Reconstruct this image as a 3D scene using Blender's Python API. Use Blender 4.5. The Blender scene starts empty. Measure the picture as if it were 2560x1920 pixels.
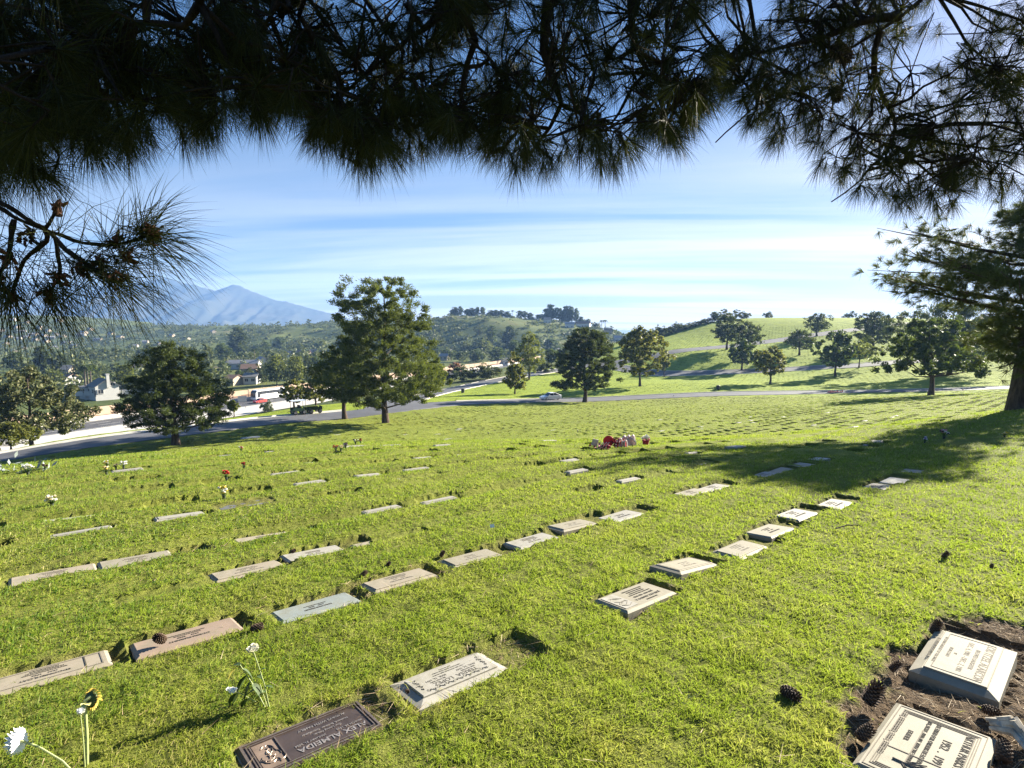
import bpy, math, random
import numpy as np
from mathutils import Vector, Matrix

scene = bpy.context.scene
R = math.radians

# ------------------------------------------------------------------ camera
FPX, CX, CY = 1390.0, 1280.0, 960.0
PITCH = R(5.67)
EYE = np.array([0.0, 0.0, 1.78])
cam_d = bpy.data.cameras.new("camera")
cam_d.sensor_width = 36.0
cam_d.lens = 36.0 * FPX / 2560.0
cam_d.clip_start = 0.05
cam_d.clip_end = 40000.0
cam = bpy.data.objects.new("camera", cam_d)
scene.collection.objects.link(cam)
cam.location = EYE
cam.rotation_euler = (R(90) - PITCH, 0, 0)
scene.camera = cam

# ------------------------------------------------------------------ sky, sun, exposure
SUN_AZ, SUN_EL = R(53.0), R(21.5)          # azimuth to the right of the view, elevation
world = bpy.data.worlds.new("World")
scene.world = world
world.use_nodes = True
wn, wl = world.node_tree.nodes, world.node_tree.links
wn.clear()
def wnode(t, **k):
    n = wn.new(t)
    for a, b in k.items():
        setattr(n, a, b)
    return n
w_out = wnode('ShaderNodeOutputWorld')
w_bg = wnode('ShaderNodeBackground')
w_bg.inputs['Strength'].default_value = 0.050
w_sky = wnode('ShaderNodeTexSky', sky_type='NISHITA')
w_sky.sun_disc = False
w_sky.sun_elevation = SUN_EL
w_sky.sun_rotation = SUN_AZ
w_sky.altitude = 200
w_sky.air_density = 1.0
w_sky.dust_density = 0.6
w_sky.ozone_density = 2.0
# thin cirrus, laid on a flat layer far overhead so that it closes up towards the horizon
w_tc = wnode('ShaderNodeTexCoord')
w_sep = wnode('ShaderNodeSeparateXYZ')
wl.new(w_tc.outputs['Generated'], w_sep.inputs[0])
def wmath(op, a, b=None, clamp=False):
    n = wnode('ShaderNodeMath', operation=op)
    n.use_clamp = clamp
    for i, v in enumerate((a, b)):
        if v is None: continue
        if isinstance(v, (int, float)): n.inputs[i].default_value = v
        else: wl.new(v, n.inputs[i])
    return n.outputs[0]
zc = wmath('MAXIMUM', w_sep.outputs[2], 0.0)
zd = wmath('ADD', zc, 0.055)
u_ = wmath('DIVIDE', w_sep.outputs[0], zd)
v_ = wmath('DIVIDE', w_sep.outputs[1], zd)
w_cmb = wnode('ShaderNodeCombineXYZ')
wl.new(wmath('MULTIPLY', u_, 0.20), w_cmb.inputs[0])
wl.new(wmath('ADD', wmath('MULTIPLY', v_, 0.92), wmath('MULTIPLY', u_, 0.10)), w_cmb.inputs[1])
w_n1 = wnode('ShaderNodeTexNoise')
w_n1.inputs['Scale'].default_value = 0.62
w_n1.inputs['Detail'].default_value = 7
w_n1.inputs['Roughness'].default_value = 0.56
w_n1.inputs['Distortion'].default_value = 0.35
wl.new(w_cmb.outputs[0], w_n1.inputs['Vector'])
w_r1 = wnode('ShaderNodeValToRGB')
w_r1.color_ramp.elements[0].position = 0.42
w_r1.color_ramp.elements[0].color = (0, 0, 0, 1)
w_r1.color_ramp.elements[1].position = 0.56
w_r1.color_ramp.elements[1].color = (1, 1, 1, 1)
wl.new(w_n1.outputs['Fac'], w_r1.inputs[0])
# cloud thins out overhead
thin = wmath('SUBTRACT', 1.22, wmath('MULTIPLY', zc, 3.6), True)
# more of it towards the sun
sx, sy = math.sin(SUN_AZ), math.cos(SUN_AZ)
tow = wmath('ADD', wmath('MULTIPLY', w_sep.outputs[0], sx), wmath('MULTIPLY', w_sep.outputs[1], sy))
tow2 = wmath('MULTIPLY', wmath('ADD', tow, 0.05), 0.95, True)
cl = wmath('MULTIPLY', wmath('MULTIPLY', w_r1.outputs[0], thin), wmath('ADD', wmath('MULTIPLY', tow2, 0.70), 0.42), True)
w_cc = wnode('ShaderNodeMixRGB', blend_type='MIX')
w_cc.inputs[1].default_value = (4.3, 4.4, 4.5, 1)
w_cc.inputs[2].default_value = (6.4, 5.8, 4.7, 1)
wl.new(wmath('POWER', tow2, 2.2), w_cc.inputs[0])
w_mix = wnode('ShaderNodeMixRGB', blend_type='MIX')
wl.new(wmath('MULTIPLY', cl, 0.92), w_mix.inputs[0])
w_bl = wnode('ShaderNodeMixRGB', blend_type='MULTIPLY')
w_bl.inputs[0].default_value = 1.0
w_bl.inputs[2].default_value = (0.86, 0.89, 1.12, 1)
wl.new(w_sky.outputs[0], w_bl.inputs[1])
w_gm = wnode('ShaderNodeGamma'); w_gm.inputs[1].default_value = 0.62     # the sky near the sun rolls off gently
wl.new(w_bl.outputs[0], w_gm.inputs[0])
w_hs = wnode('ShaderNodeHueSaturation'); w_hs.inputs['Saturation'].default_value = 1.52; w_hs.inputs['Value'].default_value = 0.96
wl.new(w_gm.outputs[0], w_hs.inputs['Color'])
wl.new(w_hs.outputs[0], w_mix.inputs[1])
wl.new(w_cc.outputs[0], w_mix.inputs[2])
wl.new(w_mix.outputs[0], w_bg.inputs['Color'])
wl.new(w_bg.outputs[0], w_out.inputs['Surface'])

sun_d = bpy.data.lights.new("sun", 'SUN')
sun_d.energy = 5.0
sun_d.angle = R(0.5)
sun_d.color = (1.0, 0.92, 0.76)
sun = bpy.data.objects.new("sun", sun_d)
scene.collection.objects.link(sun)
SUNV = np.array([math.sin(SUN_AZ) * math.cos(SUN_EL), math.cos(SUN_AZ) * math.cos(SUN_EL), math.sin(SUN_EL)])
sun.rotation_euler = Vector(-SUNV).to_track_quat('-Z', 'Y').to_euler()

scene.view_settings.view_transform = 'Standard'
scene.view_settings.look = 'None'
scene.view_settings.exposure = 2.3
scene.view_settings.gamma = 1.0
scene.cycles.max_bounces = 6
scene.cycles.diffuse_bounces = 3
scene.cycles.transmission_bounces = 4
scene.cycles.transparent_max_bounces = 8
scene.cycles.volume_bounces = 0
scene.cycles.sample_clamp_indirect = 4.0
scene.cycles.use_denoising = True

# ------------------------------------------------------------------ helpers
rng = np.random.default_rng(7)
random.seed(7)
_fw = np.array([0, math.cos(PITCH), -math.sin(PITCH)])
_up = np.array([0, math.sin(PITCH), math.cos(PITCH)])

def ray(px, py):
    return np.array([(px - CX) / FPX, 0, 0]) - (py - CY) / FPX * _up + _fw

def P(px, py, Y):
    d = ray(px, py)
    return EYE + d * (Y / d[1])

def mesh_np(name, V, polys, mats=None, matidx=None, smooth=False):
    """V (n,3); polys: list of (m,k) index arrays"""
    V = np.asarray(V, dtype=np.float32)
    me = bpy.data.meshes.new(name)
    me.vertices.add(len(V))
    me.vertices.foreach_set('co', V.ravel())
    loops = np.concatenate([np.asarray(p, dtype=np.int32).ravel() for p in polys])
    tot = np.concatenate([np.full(len(p), np.asarray(p).shape[1], dtype=np.int32) for p in polys])
    start = np.concatenate([[0], np.cumsum(tot)[:-1]]).astype(np.int32)
    me.loops.add(len(loops))
    me.loops.foreach_set('vertex_index', loops)
    me.polygons.add(len(tot))
    me.polygons.foreach_set('loop_start', start)
    me.polygons.foreach_set('loop_total', tot)
    me.polygons.foreach_set('use_smooth', np.full(len(tot), bool(smooth)))
    if matidx is not None:
        me.polygons.foreach_set('material_index', np.asarray(matidx, dtype=np.int32))
    me.update(calc_edges=True)
    for m in (mats or []):
        me.materials.append(m)
    return me

class MB:
    """collects geometry for one mesh"""
    def __init__(s):
        s.V = []; s.F = []; s.n = 0; s.M = []; s.mi = 0
    def add(s, V, F):
        V = np.asarray(V, dtype=float).reshape(-1, 3)
        F = np.asarray(F, dtype=int)
        s.V.append(V); s.F.append(F + s.n); s.n += len(V)
        s.M.append(np.full(len(F), s.mi))
    def box(s, c, size, rz=0.0, taper=1.0):
        hx, hy, hz = np.array(size) / 2
        v = []
        for z, t in ((-hz, 1.0), (hz, taper)):
            for x, y in ((-hx, -hy), (hx, -hy), (hx, hy), (-hx, hy)):
                v.append((x * t, y * t, z))
        v = np.array(v)
        if rz:
            cs, sn = math.cos(rz), math.sin(rz)
            v[:, :2] = v[:, :2] @ np.array([[cs, sn], [-sn, cs]])
        s.add(v + np.array(c), [(0, 3, 2, 1), (4, 5, 6, 7), (0, 1, 5, 4), (1, 2, 6, 5), (2, 3, 7, 6), (3, 0, 4, 7)])
    def tube(s, pts, rad, sides=6, cap=True):
        pts = np.asarray(pts, dtype=float); k = len(pts)
        rad = np.broadcast_to(np.asarray(rad, dtype=float), (k,))
        T = np.gradient(pts, axis=0)
        T /= np.linalg.norm(T, axis=1)[:, None] + 1e-9
        ref = np.where(np.abs(T[:, 2:3]) > 0.9, np.array([[1.0, 0, 0]]), np.array([[0, 0, 1.0]]))
        A = np.cross(T, ref); A /= np.linalg.norm(A, axis=1)[:, None] + 1e-9
        for i in range(1, k):            # keep the frame from flipping
            a = A[i - 1] - T[i] * np.dot(A[i - 1], T[i])
            A[i] = a / (np.linalg.norm(a) + 1e-9)
        B = np.cross(T, A)
        th = np.arange(sides) * 2 * math.pi / sides
        V = pts[:, None, :] + rad[:, None, None] * (np.cos(th)[None, :, None] * A[:, None, :] + np.sin(th)[None, :, None] * B[:, None, :])
        i = np.arange(k - 1)[:, None] * sides; j = np.arange(sides)[None, :]; j2 = (j + 1) % sides
        F = np.stack([i + j, i + j2, i + sides + j2, i + sides + j], -1).reshape(-1, 4)
        s.add(V.reshape(-1, 3), F)
        if cap:
            n0 = s.n - k * sides
            if sides == 4:
                s.F.append(np.array([[n0, n0 + 3, n0 + 2, n0 + 1], [s.n - 4, s.n - 3, s.n - 2, s.n - 1]])); s.M.append(np.full(2, s.mi))
            else:
                c = s.n
                s.add([pts[-1]], np.zeros((0, 3), int))
                s.F.append(np.array([[s.n - 1 - sides + q, s.n - 1 - sides + (q + 1) % sides, c] for q in range(sides)])); s.M.append(np.full(sides, s.mi))
    def lathe(s, prof, c=(0, 0, 0), sides=12, M=None):
        prof = np.asarray(prof, float); k = len(prof)
        th = np.arange(sides) * 2 * math.pi / sides
        V = np.stack([prof[:, 0:1] * np.cos(th), prof[:, 0:1] * np.sin(th), np.repeat(prof[:, 1:2], sides, 1)], -1).reshape(-1, 3)
        if M is not None: V = V @ np.asarray(M).T
        i = np.arange(k - 1)[:, None] * sides; j = np.arange(sides)[None, :]; j2 = (j + 1) % sides
        F = np.stack([i + j, i + j2, i + sides + j2, i + sides + j], -1).reshape(-1, 4)
        s.add(V + np.array(c), F)
    def prism(s, prof, y0, y1):
        """polygon in x,z extruded along y"""
        prof = np.asarray(prof, float); k = len(prof)
        V = np.concatenate([np.stack([prof[:, 0], np.full(k, y), prof[:, 1]], -1) for y in (y0, y1)])
        F = [(i, (i + 1) % k, k + (i + 1) % k, k + i) for i in range(k)]
        s.add(V, F)
        n0 = s.n - 2 * k
        s.F.append(np.array([[n0 + k - 1 - q for q in range(k)]])); s.M.append(np.full(1, s.mi))
        s.F.append(np.array([[n0 + k + q for q in range(k)]])); s.M.append(np.full(1, s.mi))
    def mesh(s, name, mats, smooth=False):
        F = [f for f in s.F if len(f)]
        M = np.concatenate([m for m, f in zip(s.M, s.F) if len(f)])
        if not isinstance(mats, (list, tuple)): mats = [mats]
        return mesh_np(name, np.concatenate(s.V), F, mats, M, smooth)
    def build(s, name, mats, parent=None, smooth=False):
        return link(name, s.mesh(name, mats, smooth), parent)

def link(name, data, parent=None):
    o = bpy.data.objects.new(name, data)
    scene.collection.objects.link(o)
    if parent is not None: o.parent = parent
    return o

def tag(o, label, cat, group=None, kind=None):
    o['label'] = label; o['category'] = cat
    if group: o['group'] = group
    if kind: o['kind'] = kind
    return o

def thing(name, label, cat, loc=(0, 0, 0), rz=0.0, group=None):
    o = bpy.data.objects.new(name, None)
    o.empty_display_size = 0.2
    scene.collection.objects.link(o)
    o.location = tuple(float(q) for q in loc); o.rotation_euler = (0, 0, rz)
    return tag(o, label, cat, group)

def struct(o):
    o['kind'] = 'structure'
    return o

def dup(root, loc, rz=0.0, scale=1.0, label=None):
    r = root.copy(); scene.collection.objects.link(r)
    r.location = tuple(float(q) for q in loc); r.rotation_euler = (0, 0, rz)
    r.scale = scale if isinstance(scale, (tuple, list)) else (scale,) * 3
    if label: r['label'] = label
    for ch in root.children:
        c = ch.copy(); scene.collection.objects.link(c); c.parent = r
        for g in ch.children:
            d = g.copy(); scene.collection.objects.link(d); d.parent = c
    return r

# ------------------------------------------------------------------ materials
def mat(name, build):
    m = bpy.data.materials.new(name)
    m.use_nodes = True
    nt = m.node_tree; nt.nodes.clear()
    out = nt.nodes.new('ShaderNodeOutputMaterial')
    class N: pass
    h = N()
    h.nt = nt; h.out = out
    def node(t, **k):
        n = nt.nodes.new(t)
        for a, b in k.items(): setattr(n, a, b)
        return n
    def setin(n, i, v):
        if v is None: return
        if isinstance(v, bpy.types.NodeSocket): nt.links.new(v, n.inputs[i])
        elif isinstance(v, (tuple, list)) and len(v) == 3 and n.inputs[i].type == 'RGBA': n.inputs[i].default_value = (*v, 1)
        else: n.inputs[i].default_value = v
    h.node, h.set = node, setin
    def noise(scale, detail=4, rough=0.55, vec=None, dist=0.0):
        n = node('ShaderNodeTexNoise'); n.inputs['Scale'].default_value = scale
        n.inputs['Detail'].default_value = detail; n.inputs['Roughness'].default_value = rough
        n.inputs['Distortion'].default_value = dist
        if vec is not None: nt.links.new(vec, n.inputs['Vector'])
        return n.outputs['Fac']
    def ramp(fac, stops, interp='LINEAR'):
        n = node('ShaderNodeValToRGB'); cr = n.color_ramp; cr.interpolation = interp
        while len(cr.elements) < len(stops): cr.elements.new(0.5)
        for e, (p, c) in zip(cr.elements, stops):
            e.position = p; e.color = (*c, 1) if len(c) == 3 else c
        setin(n, 0, fac); return n.outputs[0]
    def mix(f, a, b, mode='MIX'):
        n = node('ShaderNodeMixRGB', blend_type=mode)
        setin(n, 0, f); setin(n, 1, a); setin(n, 2, b); return n.outputs[0]
    def math_(op, a, b=0.0, clamp=False):
        n = node('ShaderNodeMath', operation=op); n.use_clamp = clamp
        setin(n, 0, a); setin(n, 1, b); return n.outputs[0]
    def obj(): return node('ShaderNodeTexCoord').outputs['Object']
    def pos(): return node('ShaderNodeNewGeometry').outputs['Position']
    def island(): return node('ShaderNodeNewGeometry').outputs['Random Per Island']
    def scalev(v, s):
        n = node('ShaderNodeVectorMath', operation='MULTIPLY'); setin(n, 0, v); n.inputs[1].default_value = s; return n.outputs[0]
    def bump(hgt, strength=0.3, dist=0.02):
        n = node('ShaderNodeBump'); n.inputs['Strength'].default_value = strength; n.inputs['Distance'].default_value = dist
        setin(n, 'Height', hgt); return n.outputs[0]
    def bsdf(color, rough=0.8, metal=0.0, normal=None, spec=0.3, coat=0.0, trans=0.0):
        n = node('ShaderNodeBsdfPrincipled')
        setin(n, 'Base Color', color); setin(n, 'Roughness', rough); setin(n, 'Metallic', metal)
        n.inputs['Specular IOR Level'].default_value = spec
        n.inputs['Coat Weight'].default_value = coat
        if normal is not None: setin(n, 'Normal', normal)
        return n.outputs[0]
    def leaf(color, tcol, tw=0.35, rough=0.6, spec=0.2):
        a = bsdf(color, rough, spec=spec)
        t = node('ShaderNodeBsdfTranslucent'); setin(t, 0, tcol)
        x = node('ShaderNodeMixShader'); setin(x, 0, tw); nt.links.new(a, x.inputs[1]); nt.links.new(t.outputs[0], x.inputs[2])
        return x.outputs[0]
    def surf(s): nt.links.new(s, out.inputs['Surface'])
    for k, f in dict(noise=noise, ramp=ramp, mix=mix, math=math_, obj=obj, pos=pos, island=island, scalev=scalev,
                     bump=bump, bsdf=bsdf, leaf=leaf, surf=surf).items(): setattr(h, k, f)
    build(h)
    return m

def plain(name, col, rough=0.6, var=0.12, scale=6.0, metal=0.0, spec=0.3, coat=0.0, bumps=0.0):
    """a surface with slight mottling"""
    def b(h):
        n = h.noise(scale, 6, 0.6, h.obj())
        lo = tuple(c * (1 - var) for c in col); hi = tuple(min(1, c * (1 + var)) for c in col)
        c = h.ramp(n, [(0.3, lo), (0.7, hi)])
        nm = h.bump(h.noise(scale * 6, 5, 0.6, h.obj()), bumps, 0.01) if bumps else None
        h.surf(h.bsdf(c, rough, metal, nm, spec, coat))
    return mat(name, b)

def foliage(name, dark, mid, light, tcol, tw=0.35, nscale=0.9):
    def b(h):
        r = h.island()
        n = h.noise(nscale, 3, 0.6, h.obj())
        f = h.math('ADD', h.math('MULTIPLY', r, 0.6), h.math('MULTIPLY', n, 0.4))
        c = h.ramp(f, [(0.2, dark), (0.5, mid), (0.8, light)])
        t = h.mix(0.5, c, tcol)
        h.surf(h.leaf(c, t, tw))
    return mat(name, b)
# ------------------------------------------------------------------ terrain
def sstep(a, b, x):
    t = np.clip((x - a) / (b - a), 0, 1)
    return t * t * (3 - 2 * t)

_wr = np.random.default_rng(11)
_waves = [(_wr.uniform(0, 2 * math.pi), _wr.uniform(0, 2 * math.pi), 1.0) for _ in range(40)]
def wob(x, y, lam, seed=0, n=9):
    """smooth pseudo noise, about -1..1, wavelength lam"""
    z = 0
    for i in range(n):
        a, p, _ = _waves[(seed * 7 + i) % 40]
        l = lam * (0.6 + 0.9 * ((i * 0.37 + seed * 0.13) % 1))
        z = z + np.sin((x * math.cos(a) + y * math.sin(a)) * 2 * math.pi / l + p * (i + 1 + seed))
    return z / (n ** 0.5 * 1.2)

ctrl = []
for x in (-9, -4.5, 0, 4.5, 9):
    for y in (0, 4, 8, 12):
        ctrl.append((x, y, -0.0848 * y - (0.02 * max(0, -x - 5) * y / 12)))
ctrl += [(-18, -15, 0.9), (18, -15, 1.3), (0, -15, 1.2), (-40, 0, -4.5), (-40, -40, 0), (40, -40, 3), (45, 0, 1.0), (80, 30, 0.5), (0, -60, 4)]
for q in [(2545, 1024, 20), (440, 1111, 50), (964, 1057, 65), (862, 1047, 72), (0, 1163, 43), (440, 1094, 54), (964, 1035, 75),
          (1462, 1003, 110), (1967, 987, 113), (2546, 971, 105), (2327, 988, 78), (1280, 1075, 55), (1700, 1070, 45), (2000, 1100, 30),
          (175, 1096, 60), (560, 1047, 77), (714, 1024, 92), (860, 1010, 106),
          (1060, 985, 130), (1200, 958, 160), (1330, 935, 190), (1400, 925, 205), (1600, 950, 165), (1643, 937, 190), (1860, 929, 180), (2060, 918, 172),
          (2195, 909, 166), (1800, 962, 135), (2200, 955, 135),
          (1678, 881, 215), (1817, 866, 225), (1965, 848, 235), (2151, 822, 245),
          (1560, 868, 255), (1674, 840, 270), (1750, 815, 283), (1850, 797, 295), (2034, 795, 306), (2170, 795, 310), (2400, 800, 310)]:
    ctrl.append(tuple(P(*q)))
ctrl += [(50, 330, -8), (90, 380, -8), (160, 390, -3), (230, 390, 2), (300, 300, 6), (260, 180, 2), (180, 120, -4), (20, 260, -13), (-15, 200, -15), (0, 420, -20), (150, 470, -20), (300, 470, -20)]
_n = np.array([-0.903, 0.43])
for q, d in [((175, 1096, 60), 12), ((560, 1047, 77), 12), ((714, 1024, 92), 14), ((860, 1010, 106), 14)]:
    p = P(*q); ctrl.append((p[0] + _n[0] * d, p[1] + _n[1] * d, p[2] - 3.6)); ctrl.append((p[0] + _n[0] * d * 2.4, p[1] + _n[1] * d * 2.4, -19.5))
ctrl = np.array(ctrl, float)
def _phi(d2):
    return 0.5 * d2 * np.log(d2 + 1e-9)
def _fit(c, reg=3.0):
    n = len(c); S = 50.0
    p = c[:, :2] / S
    d2 = ((p[:, None] - p[None]) ** 2).sum(-1)
    A = np.zeros((n + 3, n + 3)); A[:n, :n] = _phi(d2) + np.eye(n) * reg * 1e-4
    A[:n, n] = 1; A[:n, n + 1:] = p; A[n, :n] = 1; A[n + 1:, :n] = p.T
    b = np.zeros(n + 3); b[:n] = c[:, 2]
    return p, np.linalg.solve(A, b), S
_tp, _tw, _tS = _fit(ctrl)
def tps(x, y):
    x = np.asarray(x, float); sh = x.shape
    q = np.stack([x.ravel(), np.asarray(y, float).ravel()], -1) / _tS
    out = np.empty(len(q))
    for i in range(0, len(q), 20000):
        b = q[i:i + 20000]
        d2 = ((b[:, None] - _tp[None]) ** 2).sum(-1)
        out[i:i + 20000] = _phi(d2) @ _tw[:-3] + _tw[-3] + b @ _tw[-2:]
    return out.reshape(sh)

# the freeway runs dead straight in its cutting
FW0 = np.array([-101.6, 140.0]); FWD = np.array([0.43, 0.903]); FWD /= np.linalg.norm(FWD)
FWN = np.array([-FWD[1], FWD[0]])          # away from the camera
FWZ = -22.0
def fw_s(x, y):
    return (x - FW0[0]) * FWN[0] + (y - FW0[1]) * FWN[1]

def ridge(x, y, pts, w, zb=-26.0):
    """a hill under a crest line of points (x, y, z)"""
    pts = np.asarray(pts, float)
    best = np.full(np.shape(x), 1e18); zc_ = np.zeros(np.shape(x))
    for a, b in zip(pts[:-1], pts[1:]):
        d = b - a; L2 = d[0] ** 2 + d[1] ** 2
        t = np.clip(((x - a[0]) * d[0] + (y - a[1]) * d[1]) / L2, 0, 1)
        e = (x - a[0] - t * d[0]) ** 2 + (y - a[1] - t * d[1]) ** 2
        z = a[2] + t * d[2]
        m = e < best
        best = np.where(m, e, best); zc_ = np.where(m, z, zc_)
    return zb + (zc_ - zb) * np.exp(-best / w ** 2)
HILLS = [
    ([P(960, 834, 690), P(1040, 816, 670), P(1095, 800, 650), P(1140, 791, 640), P(1250, 790, 630), P(1330, 798, 640), P(1420, 806, 650), P(1490, 822, 650), P(1560, 842, 660), P(1640, 852, 680), P(1900, 860, 760)], 115),
    ([P(300, 822, 980), P(373, 818, 960), P(505, 817, 930), P(622, 815, 900), P(700, 818, 860), P(770, 818, 820), P(830, 806, 800), P(890, 803, 800), P(980, 808, 820), P(1080, 824, 860)], 190),
    ([P(-900, 770, 1300), P(-300, 779, 1250), P(0, 786, 1200), P(150, 790, 1150), P(290, 803, 1120), P(400, 816, 1150)], 330),
]
def hill_id(x, y):
    return [ridge(x, y, p, w) for p, w in HILLS]
def H(x, y):
    x = np.asarray(x, float); y = np.asarray(y, float)
    r = np.hypot(x, y)
    z = tps(x, y)
    z = np.clip(z, -24, 14)
    s = fw_s(x, y)
    valley = -20.2 + 0.5 * wob(x, y, 120, 3) - 7 * sstep(400, 900, r)
    far = sstep(370, 470, r)
    z = z * (1 - far) + valley * far
    t = sstep(13, 20, s)
    z = z * (1 - t) + valley * t
    c = sstep(-36, -21, s) * (1 - sstep(10.5, 13.0, s))
    z = z * (1 - c) + FWZ * c
    if np.any(r > 350):
        rough = wob(x, y, 90, 1) * 1.6 + wob(x, y, 38, 2) * 0.7
        for i, h in enumerate(hill_id(x, y)):
            k = sstep(-24, -12, h)
            z = np.maximum(z, h + rough * k * (1.0 if i else 0.7))
    return z
def H1(x, y):
    return float(H(np.array([x]), np.array([y]))[0])
def G(px, py, y0=1.0, y1=2500.0):
    """where the sight line through a point of the photograph meets the ground"""
    d = ray(px, py)
    Y = np.geomspace(y0, y1, 4000)
    t = Y / d[1]
    pz = EYE[2] + d[2] * t
    g = H(d[0] * t, Y)
    k = np.argmax(pz <= g)
    if pz[k] > g[k]: k = len(Y) - 1
    a = max(k - 1, 0)
    f0, f1 = pz[a] - g[a], pz[k] - g[k]
    w = f0 / (f0 - f1 + 1e-9) if k else 0
    Yh = Y[a] + (Y[k] - Y[a]) * w
    p = EYE + d * (Yh / d[1])
    return np.array([p[0], p[1], H1(p[0], p[1])])
def at(px, Y):
    """ground point at forward distance Y in the column px"""
    x = (px - CX) / FPX * Y * 1.0
    for _ in range(3):
        z = H1(x, Y)
        dep = Y * math.cos(PITCH) - (z - EYE[2]) * math.sin(PITCH)
        x = (px - CX) / FPX * dep
    return np.array([x, Y, H1(x, Y)])
def toY(py, Y, px=1280):
    """height of the sight line through row py at distance Y"""
    return P(px, py, Y)[2]

# roads as centre lines
def spline(pts, step=2.0):
    pts = np.asarray(pts, float)
    p = np.vstack([2 * pts[0] - pts[1], pts, 2 * pts[-1] - pts[-2]])
    out = []
    for i in range(1, len(p) - 2):
        n = max(2, int(np.linalg.norm(p[i + 1] - p[i]) / step))
        t = np.linspace(0, 1, n, endpoint=False)[:, None]
        out.append(0.5 * ((2 * p[i]) + (-p[i - 1] + p[i + 1]) * t + (2 * p[i - 1] - 5 * p[i] + 4 * p[i + 1] - p[i + 2]) * t ** 2
                          + (-p[i - 1] + 3 * p[i] - 3 * p[i + 1] + p[i + 2]) * t ** 3))
    out.append(pts[-1:])
    return np.concatenate(out)
def W2(*q): return [tuple(P(*a)[:2]) for a in q]
road_a = spline([(-62, 25)] + W2((0, 1135, 48), (440, 1078, 58), (700, 1052, 70), (964, 1026, 80), (1200, 1009, 97), (1462, 993, 113), (1967, 981, 117), (2546, 968, 108)) + [(150, 92), (210, 90)])
_ra = W2((860, 1035, 76))
road_b = spline([tuple(road_a[np.argmin(np.hypot(road_a[:, 0] + 19, road_a[:, 1] - 79))])] + W2((1060, 985, 122), (1200, 958, 158), (1330, 935, 190), (1400, 925, 206)) + [(30, 212)] + W2((1643, 937, 192), (1860, 929, 180), (2060, 918, 172), (2195, 909, 166)) + [(160, 158), (220, 150)])
road_c = spline([(20, 214)] + W2((1600, 889, 213), (1678, 881, 216), (1817, 866, 225), (1965, 848, 235), (2151, 822, 245)) + [(200, 262), (260, 290)])
def dist_poly(x, y, pl):
    best = np.full(np.shape(x), 1e9)
    for a in pl[::2]:
        best = np.minimum(best, np.hypot(x - a[0], y - a[1]))
    return best
ROADS = [(road_a, 3.6), (road_b, 3.7), (road_c, 3.2)]
def road_gap(x, y):
    """distance outside the nearest road edge"""
    g = np.full(np.shape(x), 1e9)
    for pl, hw in ROADS:
        g = np.minimum(g, dist_poly(x, y, pl) - hw)
    return g
# ------------------------------------------------------------------ graves: where the rows lie
UD = np.array([math.sin(R(48)), math.cos(R(48))])      # along a row, to the right and away
VD = np.array([-UD[1], UD[0]])                          # from row to row, to the left and away
UANG = math.atan2(UD[1], UD[0])
def uv(x, y): return x * UD[0] + y * UD[1], x * VD[0] + y * VD[1]
def xy(u, v): return u * UD[0] + v * VD[0], u * UD[1] + v * VD[1]

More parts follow.
